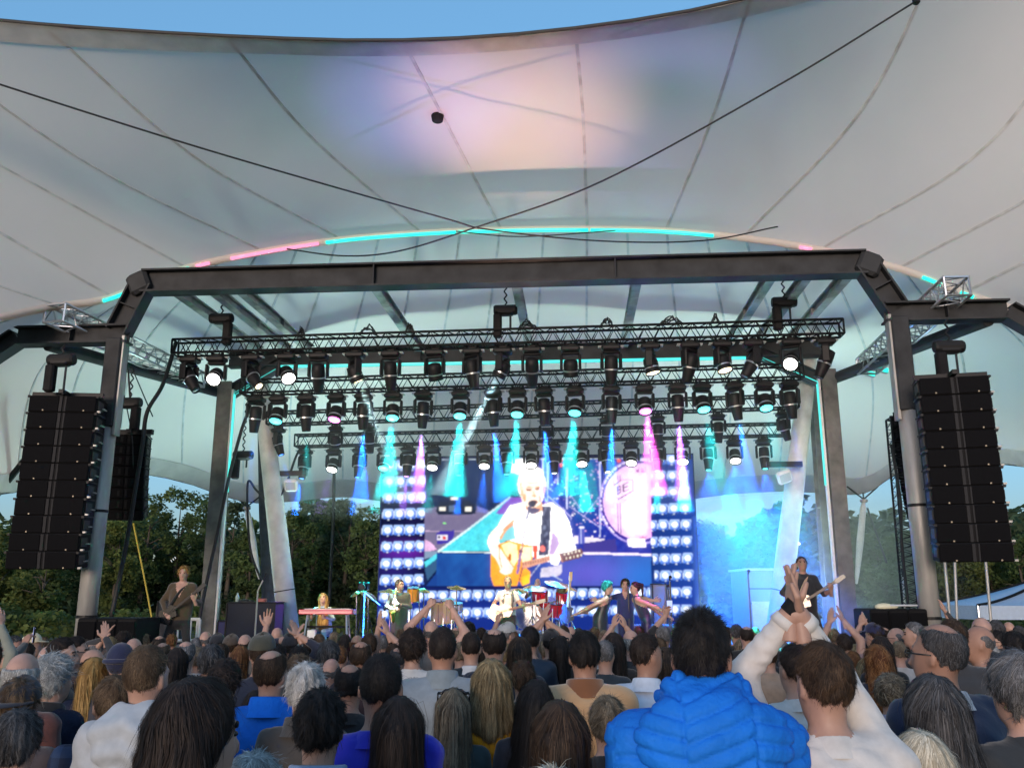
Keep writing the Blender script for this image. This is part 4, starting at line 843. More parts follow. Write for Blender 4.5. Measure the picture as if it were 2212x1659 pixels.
    put(V & ell(1046, 258, 93, 110), (1.5, 1.35, 1.2)); put(V & ell(1050, 310, 78, 98), sk); put(V & poly([(962, 250), (975, 330), (1000, 345), (985, 270)]), (1.05, .55, .3)); put(V & poly([(1128, 250), (1140, 290), (1126, 330), (1115, 290)]), (1., .5, .3))
    for (a, b_, rx, ry, c_) in ((1028, 292, 20, 8, (.35, .15, .1)), (1082, 287, 18, 7, (.4, .18, .12)), (1030, 278, 24, 5, (.8, .4, .22)), (1086, 274, 20, 5, (.8, .4, .22)), (1062, 332, 14, 7, (.9, .4, .2)), (1000, 345, 10, 28, (1., .5, .25)), (1100, 350, 9, 24, (1., .5, .25)), (1062, 372, 24, 14, (.16, .05, .05)), (1060, 318, 5, 16, (1.2, .7, .45)), (975, 262, 9, 22, (.75, .4, .25)), (1055, 245, 40, 5, (1.2, .8, .6))): put(V & ell(a, b_, rx, ry), c_)
    put(V & ell(1046, 190, 80, 50), (1.55, 1.4, 1.3))
    put(V & ell(1048, 384, 26, 22), (.03, .05, .1)); put(V & seg(1036, 400, 1012, 480, 17), (.1, .1, .2)); put(V & seg(1012, 480, 960, 830, 7), (.12, .06, .2)); put(V & seg(975, 700, 955, 830, 18), (.28, .18, .5)); put(V & ell(975, 690, 14, 12), (.2, .1, .2)); put(V & seg(1020, 430, 1003, 530, 5), (.9, .85, .95))
    # bright header line of the wall
    top = (Z < 102 - (X - 360) * .006) & (Z > 94 - (X - 360) * .006) & (X > 350) & (X < 1820) & (((X / 58) % 1) < .82); put(top, (.75, .85, .9))
    # pixel flicker and panel joints
    I2 = img.reshape(NZ, NX, 3)
    def blur(A, r):
        for _ in range(r):
            for ax in (0, 1): A = (np.roll(A, 1, ax) + 2 * A + np.roll(A, -1, ax)) / 4
        return A
    X2 = X.reshape(NZ, NX); Z2 = Z.reshape(NZ, NX); live = (va.reshape(NZ, NX))[..., None]
    shade = 1 + (.22 * noise(70, 21) + .16 * noise(28, 22)).reshape(NZ, NX)[..., None] * (I2.max(-1, keepdims=True) > .8)       # folds and grain in the bright parts
    J = blur(I2 * np.where(live, shade, 1), 1); halo = blur(np.clip(J - .75, 0, 2), 40) * .3 + blur(np.clip(J - .75, 0, 2), 9) * .12
    img[:] = np.where(live, J + halo * np.array([.8, .9, 1.15]), blur(I2, 1) + halo * np.array([.4, .55, 1.2])).reshape(-1, 3)
    img[:] *= (1 + .04 * noise(8, 9))[:, None]
    me = bpy.data.meshes.new('led_pixels'); me.from_pydata(v.tolist(), [], f.tolist())
    at = me.color_attributes.new('led', 'FLOAT_COLOR', 'CORNER'); cc = np.ones((len(f), 4, 4), np.float32); cc[:, :, :3] = np.clip(img, 0, 4)[:, None, :]; at.data.foreach_set('color', cc.ravel())
    m = bpy.data.materials.new('led_pixels'); m.use_nodes = True; nt = m.node_tree; b_ = nt.nodes['Principled BSDF']; b_.inputs['Base Color'].default_value = (.0015, .0015, .002, 1); b_.inputs['Roughness'].default_value = .9; b_.inputs['Specular IOR Level'].default_value = 0
    ca = nt.nodes.new('ShaderNodeVertexColor'); ca.layer_name = 'led'; nt.links.new(ca.outputs[0], b_.inputs['Emission Color']); b_.inputs['Emission Strength'].default_value = LED_STR
    me.materials.append(m); o = bpy.data.objects.new('screen', me); COL.objects.link(o); o.parent = root; o.location = -root.location
    q = MB(); c = S((aL + aR) / 2, Y + .12, (zb_ + zt) / 2); q.box(c, (aR - aL + .06, .2, zt - zb_ + .06), M=RZ); q.build('cabinet_frame', M_black, root)
    for k in range(5):
        X0 = aL + (aR - aL) * (k + .5) / 5; q = MB(); q.tube([S(X0, Y + .4, STZ), S(X0, Y + .4, zt)], .03, 6); q.tube([S(X0, Y + .4, STZ + 2.5), S(X0, Y + 1.4, STZ)], .03, 6); q.build('back_stay', M_blackmetal, root)
LED_STR = 0.22
build_led()
# ================================================================== gear on and beside the stage
def speaker_stack(x0, x1, yt, yb, Y, n, label):
    a, b = SP(x0, yt, Y), SP(x1, yt, Y); g = gz(15); root = thing('subwoofer_stack', label, 'loudspeaker', S((toS(a)[0] + toS(b)[0]) / 2, Y, g), 'subwoofers on the ground'); w = (toS(b)[0] - toS(a)[0]) / n; zt = a.z
    rows = 2
    for k in range(n):
        for j in range(rows):
            z0 = g + (zt - g) * j / rows; z1 = g + (zt - g) * (j + 1) / rows; X = toS(a)[0] + w * (k + .5); q = MB(); q.box(S(X, Y + .45, (z0 + z1) / 2), (w * .985, .9, (z1 - z0) * .985), M=RZ, bev=.02); c = q.build('cabinet', M_cab, root)
            q = MB(); q.box(S(X, Y - .01, (z0 + z1) / 2), (w * .9, .03, (z1 - z0) * .86), M=RZ, bev=.01); q.build('grille', M_grille, c, org=root.location)
speaker_stack(168, 296, 1334, 1400, 15.0, 3, 'black subwoofer stack in front of the left front column'); speaker_stack(1878, 2003, 1314, 1390, 15.2, 3, 'black subwoofer stack left of the right front column')
def flight_case(x0, x1, yt, Y, label, m=None, h=None):
    a, b = SP(x0, yt, Y), SP(x1, yt, Y); z0 = STZ; w = toS(b)[0] - toS(a)[0]; h = a.z - z0; X = (toS(a)[0] + toS(b)[0]) / 2; root = thing('flight_case', label, 'equipment case', S(X, Y, z0), 'equipment cases')
    q = MB(); q.box(S(X, Y + .3, z0 + h / 2), (w, .6, h), M=RZ, bev=.015); q.build('body', m or mat('case_cloth', (.02, .022, .03), .8, bump=.2), root)
    for s in (-1, 1):
        q = MB(); q.box(S(X + s * (w / 2 - .012), Y - .005, z0 + h / 2), (.03, .03, h * .98), M=RZ); q.build('edge_trim', M_blackmetal, root)
    q = MB(); q.box(S(X, Y + .3, z0 + h + .01), (w * 1.01, .62, .03), M=RZ, bev=.008); q.build('lid', M_blackmetal, root); return root
flight_case(490, 596, 1302, 20.2, 'tall black cloth-covered case beside the left mast'); flight_case(340, 382, 1300, 19.3, 'black amplifier rack behind the left guitarist'); flight_case(470, 494, 1342, 20.3, 'low dark blue case left of the black case', mat('blue_case', (.015, .02, .12), .6))
flight_case(1500, 1532, 1338, 21.2, 'low grey case right of the video wall', mat('grey_case', (.12, .13, .16), .5)); flight_case(1408, 1440, 1262, 22.6, 'grey amplifier cabinet behind the backing singers', mat('grey_case', (.12, .13, .16), .5))
q = MB(); q.box(S(toS(SP(1430, 1330, 22.4))[0], 22.4, STZ + .3), (2.9, .5, .6), M=RZ, bev=.02); tag(q.build('riser', mat('grey_case', (.12, .13, .16), .5)), 'low grey riser behind the backing singers', 'riser')
for i, (x, y, Y, c, lb) in enumerate(((512, 1296, 20.4, (.6, .75, .7), 'white bottle on the tall black case'), (528, 1297, 20.4, (.02, .02, .02), 'dark lump of cloth on the tall black case'), (565, 1294, 20.4, (.4, .12, .1), 'reddish box on the tall black case'), (1910, 1310, 15.5, (.7, .68, .5), 'pale cloth on the right subwoofer stack'), (1950, 1313, 15.5, (.55, .58, .62), 'white sheet lying on the right subwoofer stack'))):
    p = SP(x, y, Y); p = SP(x, 1302 if i < 3 else 1314, Y); q = MB()
    if i == 0: q.lathe([(.04, .02), (.045, .14), (.02, .19), (.02, .23)], Matrix.Translation(p))
    elif i in (1, 3): q.ball(p + Vector((0, 0, .03)), (.16, .1, .06), 10); q.ball(p + Vector((.14, 0, .03)), (.1, .09, .04), 8)
    else: q.box(p + Vector((0, 0, .05)), (.2 if i == 2 else .45, .16, .1 if i == 2 else .03), M=RZ, bev=.01)
    tag(q.build(['bottle', 'cloth_bundle', 'small_box', 'cloth_bundle', 'folded_sheet'][i], mat('prop_%d' % i, c, .5), None, True), lb, ['bottle', 'cloth', 'box', 'cloth', 'sheet'][i])
# white stage-side railing
def railing():
    Y = 18.; a, b = SP(294, 1337, Y), SP(432, 1337, Y); X0, X1 = toS(a)[0], toS(b)[0]; z = a.z; zb_ = SP(300, 1383, Y).z; root = thing('stage_railing', 'white tubular railing behind the left guitarist', 'railing', S(X0, Y, zb_))
    for zz, nm in ((z, 'top_rail'), (zb_, 'bottom_rail')):
        q = MB(); q.tube([S(X0, Y, zz), S(X1, Y, zz)], .032, 8); q.build(nm, M_white, root)
    for k in range(9):
        X = X0 + .25 + (X1 - X0 - .3) * k / 8
        if k in (1, 2, 3, 4): continue
        q = MB(); q.tube([S(X, Y, zb_), S(X, Y, z)], .02, 6); q.build('baluster', M_white, root)
    for X in (X0 + .02, X0 + .3, X1):
        q = MB(); q.tube([S(X, Y, gz(17)), S(X, Y, z)], .03, 8); q.build('post', M_white, root)
railing()
M_stand = mat('stand_metal', (.1, .1, .11), .3, .8)
def mic_stand(x, ytop, Y, label, boom=None, mt=None):
    t = SP(x, ytop, Y); b0 = t.copy(); b0.z = STZ; root = thing('microphone_stand', label, 'microphone stand', b0, 'microphone stands'); mt = mt or M_stand
    if boom: k = SP(boom[0], boom[1], Y); b0 = k.copy(); b0.z = STZ
    else: k = t
    q = MB(); q.tube([b0, k], .018, 8); q.build('pole', mt, root)
    if boom: q = MB(); q.tube([k, t], .014, 8); q.build('boom', mt, root)
    q = MB(); q.lathe([(.14, 0), (.14, .015), (.03, .03), (.02, .06)], Matrix.Translation(b0)); q.build('foot', mt, root)
    d = (t - k).normalized() if boom else Vector((0, -.5, .5)); q = MB(); q.tube([t - d * .02, t + d * .1], [.016, .022], 8); q.ball(t + d * .12, .035, 8); q.build('microphone', M_blackmetal, root)
M_lit = mat('pale_stand', (.5, .48, .42), .4, .3)
mic_stand(569, 1251, 18.4, 'pale microphone stand by the black case, bent boom', (557, 1275), M_lit); mic_stand(1094, 1262, 18.2, 'microphone stand in front of the singer', None); mic_stand(1443, 1272, 18.6, 'microphone stand between two backing singers'); mic_stand(1357, 1266, 18.6, 'dark microphone stand left of the backing singers')
mic_stand(1447, 1253, 18.3, 'slim microphone stand before the middle backing singer'); mic_stand(1616, 1240, 18.6, 'microphone stand alone in the blue smoke'); mic_stand(1950, 1244, 18.3, 'microphone stand behind the right subwoofer stack', (1953, 1292), M_lit)
# ================================================================== people
def _len(a): return np.sqrt((a * a).sum(-1))
def sd_ell(p, c, r):
    q = (p - np.array(c, np.float32)) / np.array(r, np.float32); k = _len(q); return (k - 1) * min(r) * (1 + 0 * k) if False else (k * (k - 1)) / (_len(q / np.array(r, np.float32)) + 1e-6)
def sd_cap(p, a, b, ra, rb):
    a = np.array(a, np.float32); b = np.array(b, np.float32); d = b - a; t = np.clip(((p - a) @ d) / (d @ d + 1e-9), 0, 1)
    return _len(p - a - t[..., None] * d) - (ra + (rb - ra) * t)
def smin(a, b, k):
    h = np.clip(.5 + .5 * (b - a) / k, 0, 1); return b + (a - b) * h - k * h * (1 - h)
def smax(a, b, k): return -smin(-a, -b, k)
def surface(fn, lo, hi, h):
    """Surface nets: quads of the zero level of fn on a grid of step h."""
    lo = np.array(lo, float); n = np.ceil((np.array(hi) - lo) / h).astype(int) + 1
    ax = [np.float32(lo[i]) + np.float32(h) * np.arange(n[i], dtype=np.float32) for i in range(3)]
    k4 = 4; nc = np.ceil(n / k4).astype(int) + 1; cax = [np.float32(lo[i]) + np.float32(h * k4) * np.arange(nc[i], dtype=np.float32) for i in range(3)]
    cg = np.stack(np.meshgrid(*cax, indexing='ij'), -1); cv = fn(cg.reshape(-1, 3)).reshape(nc)          # coarse pass, then only the band near the surface
    near_ = np.abs(cv) < h * k4 * 2.0; b_ = near_.copy()
    for d in range(3):
        sh_ = [slice(None)] * 3; sh2 = [slice(None)] * 3; sh_[d] = slice(0, -1); sh2[d] = slice(1, None); t_ = b_.copy(); t_[tuple(sh_)] |= b_[tuple(sh2)]; b_ = t_
    up = lambda A: A.repeat(k4, 0).repeat(k4, 1).repeat(k4, 2)[:n[0], :n[1], :n[2]]
    val = up(cv).astype(np.float32).copy(); mk_ = up(b_); ijk = np.argwhere(mk_); val[mk_] = fn((lo + h * ijk).astype(np.float32)); s = val < 0
    C = [(i, j, k) for i in (0, 1) for j in (0, 1) for k in (0, 1)]
    sl = lambda A, c: A[c[0]:n[0] - 1 + c[0], c[1]:n[1] - 1 + c[1], c[2]:n[2] - 1 + c[2]]
    cnt = sum(sl(s, c).astype(np.int8) for c in C); act = (cnt > 0) & (cnt < 8); ids = -np.ones(act.shape, np.int64); ids[act] = np.arange(act.sum()); ii = np.argwhere(act)
    V = {c: sl(val, c)[act] for c in C}; acc = np.zeros((len(ii), 3)); num = np.zeros(len(ii))
    for a in C:
        for d in range(3):
            if a[d] == 0:
                b = list(a); b[d] = 1; b = tuple(b); va, vb = V[a], V[b]; m = (va < 0) != (vb < 0); t = np.where(m, va / (va - vb + 1e-12), 0)
                pos = np.tile(np.array(a, float), (len(ii), 1)); pos[:, d] = t; acc[m] += pos[m]; num[m] += 1
    v = lo + h * (ii + acc / num[:, None]); F = []
    for d in range(3):
        e, w = (d + 1) % 3, (d + 2) % 3; A = [slice(1, -1)] * 3; A[d] = slice(0, n[d] - 1); B = [slice(1, -1)] * 3; B[d] = slice(1, n[d])
        sa, sb = s[tuple(A)], s[tuple(B)]; m = np.argwhere(sa != sb)
        if not len(m): continue
        o = np.zeros(3, int); o[e] = 1; o[w] = 1; m0 = m + o; ori = sa[sa != sb]
        def cell(de, dw): c = m0.copy(); c[:, e] -= de; c[:, w] -= dw; return ids[c[:, 0], c[:, 1], c[:, 2]]
        q = np.stack([cell(0, 0), cell(1, 0), cell(1, 1), cell(0, 1)], 1); q[~ori] = q[~ori][:, ::-1]; F.append(q)
    return v, np.concatenate(F)

def rotz(p, a, c=(0, 0)):
    q = np.array(p, np.float32); x = q[..., 0] - c[0]; y = q[..., 1] - c[1]; ca, sa = math.cos(a), math.sin(a); q = q.copy(); q[..., 0] = c[0] + ca * x - sa * y; q[..., 1] = c[1] + sa * x + ca * y; return q
def rotx(p, a, c):
    q = np.array(p, np.float32).copy(); y = q[..., 1] - c[1]; z = q[..., 2] - c[2]; ca, sa = math.cos(a), math.sin(a); q[..., 1] = c[1] + ca * y - sa * z; q[..., 2] = c[2] + sa * y + ca * z; return q
HEADC = np.array([0, -.01, 1.56], np.float32)        # pivot of the head on the neck (figure 1.75 tall, facing +Y)
def head_space(p, yaw, nod, tilt, shift):
    """World of the figure -> neutral head space."""
    q = np.asarray(p, np.float32) - np.array(shift, np.float32)
    q = rotz(q, -yaw, (0, -.01))
    q = rotx(q, nod, HEADC)
    if tilt:
        x = q[..., 0]; z = q[..., 2] - HEADC[2]; ca, sa = math.cos(tilt), math.sin(tilt); q = q.copy(); q[..., 0] = ca * x - sa * z; q[..., 2] = HEADC[2] + sa * x + ca * z
    return q
def from_head(p, yaw, nod, tilt, shift):
    q = np.array(p, np.float32).copy()
    if tilt:
        x = q[..., 0].copy(); z = q[..., 2] - HEADC[2]; ca, sa = math.cos(-tilt), math.sin(-tilt); q[..., 0] = ca * x - sa * z; q[..., 2] = HEADC[2] + sa * x + ca * z
    q = rotx(q, -nod, HEADC); q = rotz(q, yaw, (0, -.01)); return q + np.array(shift, np.float32)
def sd_head(q, face=True):
    d = sd_ell(q, (0, -.012, 1.648), (.0745, .095, .099)); d = smin(d, sd_ell(q, (0, .03, 1.585), (.06, .072, .078)), .04)
    if face:
        d = smin(d, sd_ell(q, (0, .03, 1.535), (.042, .06, .03)), .025)                       # jaw and chin
        d = smin(d, sd_cap(q, (0, .088, 1.63), (0, .112, 1.588), .009, .015), .015)           # nose
        d = smin(d, sd_cap(q, (-.035, .078, 1.648), (.035, .078, 1.648), .012, .012), .02)    # brow
        for s in (-1, 1): d = smax(d, -sd_ell(q, (s * .033, .097, 1.628), (.017, .014, .011)), .012)
        d = smin(d, sd_cap(q, (-.018, .088, 1.558), (.018, .088, 1.558), .007, .007), .008)   # lips
    for s in (-1, 1):
        e = sd_ell(q, (s * .077, -.006, 1.612), (.012, .023, .032)); e = smax(e, -sd_ell(q, (s * .09, .004, 1.614), (.012, .013, .02)), .006); d = smin(d, e, .008)
    return d
def body_sdf(pz):
    """pz: pose dict. Returns fn(p) and bounding box."""
    g = pz.get; wd = g('width', 1.); bulk = g('bulk', 0.); fem = g('fem', 0)
    sh = .158 * wd; tors = g('lean', (0, 0)); L = Vector((tors[0], tors[1], 0))
    hips = Vector(g('hips', (0, 0, .93))); neckb = Vector(g('neck', (0 + tors[0], -.015 + tors[1], 1.45)))
    yaw, nod, tilt = g('yaw', 0), g('nod', 0), g('tilt', 0); hs = tuple(neckb - Vector((0, -.015, 1.45)))
    up = (neckb - hips); ax = Vector(g('shax', (1, 0, 0))).normalized()
    chest = hips.lerp(neckb, .60); S_ = {s: neckb + ax * (s * sh) + Vector((0, .0, -.065)) for s in (-1, 1)}
    arms = {}
    for s, key in ((-1, 'armL'), (1, 'armR')):
        a = g(key) or ((s * (.225 + .02 * bulk), -.02, 1.12), (s * .235, .07, .88)); arms[s] = [S_[s]] + [Vector(x) for x in a]
    legs = g('legs') or {-1: ((-.1, .015, .5), (-.105, -.02, .085)), 1: ((.1, .015, .5), (.105, -.02, .085))}
    rt = np.array(up.normalized(), np.float32)
    def fn(p):
        # torso in its own axes
        d = sd_cap(p, neckb + Vector((0, 0, -.03)), neckb + Vector(from_head(np.array([[0, -.005, 1.57]]), yaw * .5, nod * .5, tilt * .5, hs)[0]) - neckb, .058, .053)
        d = smin(d, sd_head(head_space(p, yaw, nod, tilt, hs), g('face', True)), .03)
        t = sd_cap(p, hips + up * .12, hips + up * .68, (.128 + .01 * fem) * wd + bulk * .03, (.128 - .012 * fem) * wd + bulk * .028)
        a_ = np.array(ax, np.float32)
        for s in (-1, 1):
            o = ax * (s * .06 * wd); t = smin(t, sd_cap(p, hips + o * (1.1 + .25 * fem) + up * .05, chest + o * (1.25 - .1 * fem) + up * .12, .105 * wd + bulk * .03, .105 * wd + bulk * .028), .06)
            t = smin(t, sd_cap(p, neckb + Vector((0, .0, -.015)), S_[s] + Vector((0, 0, .005)), .046 + bulk * .012, .058 * wd + bulk * .018), .05)
        q = p - np.array(chest, np.float32); fb = np.array(Vector((0, 1, 0)) - ax * ax.y, np.float32)
        d = smin(d, t, .03)
        for s in (-1, 1):
            A = arms[s]; r0 = .053 * (.9 + .1 * wd) + bulk * .018; d = smin(d, sd_cap(p, A[0], A[1], r0, .043 + bulk * .012), .045); d = smin(d, sd_cap(p, A[1], A[2], .043 + bulk * .012, .03 + bulk * .006), .02)
            if g('hands', True): d = smin(d, sd_ell(p, A[2] + (A[2] - A[1]).normalized() * .07, (.035, .045, .06)), .02)
        for s in (-1, 1):
            k, an = [Vector(x) for x in legs[s]]; h0 = hips + ax * (s * .085) + Vector((0, 0, -.03))
            d = smin(d, sd_cap(p, h0, k, .092, .064), .04); d = smin(d, sd_cap(p, k, an, .064, .045), .02); d = smin(d, sd_cap(p, an + Vector((0, -.02, -.045)), an + Vector((s * .02, .17, -.05)), .042, .034), .03)
        if g('skirt'): d = smin(d, sd_cap(p, hips + up * .05, hips + Vector((0, 0, -g('skirt'))), .155, .165), .03)
        if g('hem'): d = smin(d, sd_cap(p, hips + up * .15, hips + Vector((0, 0, -g('hem'))), .15, .165), .04)
        if g('tummy'): d = smin(d, sd_ell(p, hips + Vector((0, .06, .12)), (.15, .13, .16)), .06)
        return d
    P_ = [hips, neckb + Vector((0, 0, .33)), neckb + Vector((.16, .16, .2)), neckb + Vector((-.16, -.16, .1))] + [x for s in (-1, 1) for x in arms[s]] + [Vector(x) for s in (-1, 1) for x in legs[s]]
    m = np.array([tuple(x) for x in P_]); lo = m.min(0) - np.array([.2, .2, .16]); hi = m.max(0) + np.array([.2, .24, .12]); lo[2] = max(lo[2], -.03) if m[:, 2].min() < .2 else lo[2]
    return fn, lo, hi, arms, hs, hips, neckb

# ------------------------------------------------------------------ hands
def hand_mesh(kind):
    """Left palm facing -X... built pointing +Z, palm towards +Y, thumb at +X; wrist at origin."""
    th = {'open': [(-.033, .10, -.16), (-.012, .115, -.05), (.010, .11, .04), (.030, .095, .14)], 'clap': [(-.028, .10, -.04), (-.010, .115, -.01), (.009, .11, .01), (.027, .095, .04)]}.get(kind, [(-.028, .095, -.05), (-.010, .105, -.02), (.009, .1, .01), (.027, .09, .05)])
    curl = {'open': .35, 'clap': .12, 'hold': 1.1, 'fist': 1.75}[kind]
    lens = [.062, .078, .074, .06]
    def fn(p):
        d = sd_cap(p, (0, 0, -.09), (0, 0, .0), .029, .026); d = smin(d, sd_ell(p, (0, .002, .055), (.041, .018, .05)), .02)
        for i, (x, z0, sp) in enumerate(th):
            x = -x; z0 = z0 - .012; a = Vector((x, 0, z0 - .02)); dr = Vector((math.sin(-sp), 0, math.cos(sp))); L = lens[3 - i]; pa = a; ang = 0
            for k, fr in enumerate((.5, .3, .25)):
                ang += curl * (.5, .7, .5)[k]; dv = Vector((dr.x * math.cos(ang), math.sin(ang), dr.z * math.cos(ang))); b = pa + dv * (L * fr * 1.15)
                dd = sd_cap(p, pa, b, .0095 - .0008 * k, .0088 - .0008 * k); d = smin(d, dd, .006 if k == 0 else .004); pa = b
        t0 = Vector((.03, .006, .02)); t1 = Vector((.062, .016, .058)) if kind != 'fist' else Vector((.045, .03, .06)); t2 = (Vector((.078, .018, .098)) if kind == 'open' else Vector((.066, .028, .10))) if kind != 'fist' else Vector((.015, .045, .085))
        d = smin(d, sd_cap(p, t0, t1, .016, .0115), .014); d = smin(d, sd_cap(p, t1, t2, .0115, .009), .006); return d
    return surface(fn, (-.085, -.05, -.1), (.1, .11, .22), .0055)
HANDS = {k: hand_mesh(k) for k in ('open', 'clap', 'hold', 'fist')}
def place_hand(kind, wrist, fwd, palm, mirror, scale=1.):
    v, f = HANDS[kind]; v = v.copy() * scale; f = f.copy()
    if mirror: v[:, 0] *= -1; f = f[:, ::-1]
    z = Vector(fwd).normalized(); y = Vector(palm); y = (y - z * y.dot(z)).normalized(); x = y.cross(z)
    M = np.array([tuple(x), tuple(y), tuple(z)]); return v @ M + np.array(wrist), f

# ------------------------------------------------------------------ materials of people
def skin(name, c): return mat(name, c, .5, var=.12, vscale=14, spec=.4, bump=.05, bscale=80)
SKIN = [skin('skin_a', (.40, .24, .18)), skin('skin_b', (.34, .19, .135)), skin('skin_c', (.45, .27, .21)), skin('skin_d', (.26, .145, .1))]
def hair_mat(name, dark, light, rough=.5):
    if name in MATS: return MATS[name]
    m = bpy.data.materials.new(name); m.use_nodes = True; nt = m.node_tree; b = nt.nodes['Principled BSDF']; L = nt.links.new
    at = nt.nodes.new('ShaderNodeAttribute'); at.attribute_name = 'tone'; tc = nt.nodes.new('ShaderNodeTexCoord'); nz = nt.nodes.new('ShaderNodeTexNoise'); nz.inputs['Scale'].default_value = 9; L(tc.outputs['Object'], nz.inputs['Vector'])
    ad = nt.nodes.new('ShaderNodeMath'); ad.operation = 'MULTIPLY_ADD'; ad.inputs[1].default_value = .7; L(nz.outputs[0], ad.inputs[0]); sb = nt.nodes.new('ShaderNodeMath'); sb.operation = 'SUBTRACT'; sb.inputs[1].default_value = .45; L(at.outputs['Fac'], sb.inputs[0]); L(sb.outputs[0], ad.inputs[2])
    cr = nt.nodes.new('ShaderNodeValToRGB'); cr.color_ramp.elements[0].color = (*dark, 1); cr.color_ramp.elements[1].color = (*light, 1); cr.color_ramp.elements[0].position = .1; cr.color_ramp.elements[1].position = .95; L(ad.outputs[0], cr.inputs[0]); L(cr.outputs[0], b.inputs['Base Color'])
    b.inputs['Roughness'].default_value = .62; b.inputs['Specular IOR Level'].default_value = .22; MATS[name] = m; return m
HAIR = dict(black=((.006, .005, .005), (.03, .026, .025)), dark=((.010, .007, .006), (.05, .035, .028)), brown=((.018, .011, .007), (.10, .062, .038)), lbrown=((.045, .028, .017), (.2, .135, .08)), ash=((.06, .045, .03), (.36, .29, .2)), blond=((.11, .075, .035), (.52, .4, .22)), gold=((.2, .11, .03), (.5, .32, .12)),
            grey=((.05, .05, .052), (.3, .3, .31)), dgrey=((.018, .018, .02), (.14, .14, .145)), white=((.25, .25, .24), (.78, .78, .76)), silver=((.16, .17, .17), (.62, .64, .63)), copper=((.07, .025, .009), (.3, .15, .06)), platinum=((.3, .27, .2), (.85, .8, .66)), teal=((.0, .1, .1), (.04, .55, .5)))
def hm(k): return hair_mat('hair_' + k, *HAIR[k])
CLOTHC = {}
def cloth(c, kind='knit'):
    key = 'cloth_%s_%02x%02x%02x' % (kind, *(int(255 * x) for x in c))
    if key in MATS: return MATS[key]
    if kind == 'plaid' or kind == 'plaid2':
        m = mat(key, c, .85, bump=.25, bscale=25); nt = m.node_tree; b = nt.nodes['Principled BSDF']; L = nt.links.new; tc = nt.nodes.new('ShaderNodeTexCoord'); sx = nt.nodes.new('ShaderNodeSeparateXYZ'); L(tc.outputs['Object'], sx.inputs[0]); outs = []
        for ax in (0, 2):
            a = nt.nodes.new('ShaderNodeMath'); a.operation = 'MULTIPLY'; a.inputs[1].default_value = 11 if kind == 'plaid' else 26; L(sx.outputs[ax], a.inputs[0]); fr = nt.nodes.new('ShaderNodeMath'); fr.operation = 'FRACT'; L(a.outputs[0], fr.inputs[0]); g = nt.nodes.new('ShaderNodeMath'); g.operation = 'GREATER_THAN'; g.inputs[1].default_value = .55; L(fr.outputs[0], g.inputs[0]); outs.append(g)
        s = nt.nodes.new('ShaderNodeMath'); s.operation = 'ADD'; L(outs[0].outputs[0], s.inputs[0]); L(outs[1].outputs[0], s.inputs[1]); dv = nt.nodes.new('ShaderNodeMath'); dv.operation = 'MULTIPLY'; dv.inputs[1].default_value = .5; L(s.outputs[0], dv.inputs[0])
        cr = nt.nodes.new('ShaderNodeValToRGB'); cr.color_ramp.elements[0].color = (c[0] * .35, c[1] * .35, c[2] * .4, 1); cr.color_ramp.elements[1].color = (*(c if kind == 'plaid' else (.6, .58, .6)), 1); L(dv.outputs[0], cr.inputs[0]); L(cr.outputs[0], b.inputs['Base Color']); return m
    if kind == 'puffer': return mat(key, c, .7, var=.14, vscale=7, bump=.45, bscale=34, spec=.15)
    if kind == 'leather': return mat(key, c, .4, bump=.25, bscale=22)
    if kind == 'suede': return mat(key, c, .9, var=.12, vscale=9, bump=.3, bscale=14, sheen=.5)
    return mat(key, c, .85, var=.1, vscale=20, bump=.35, bscale=13, sheen=.25)

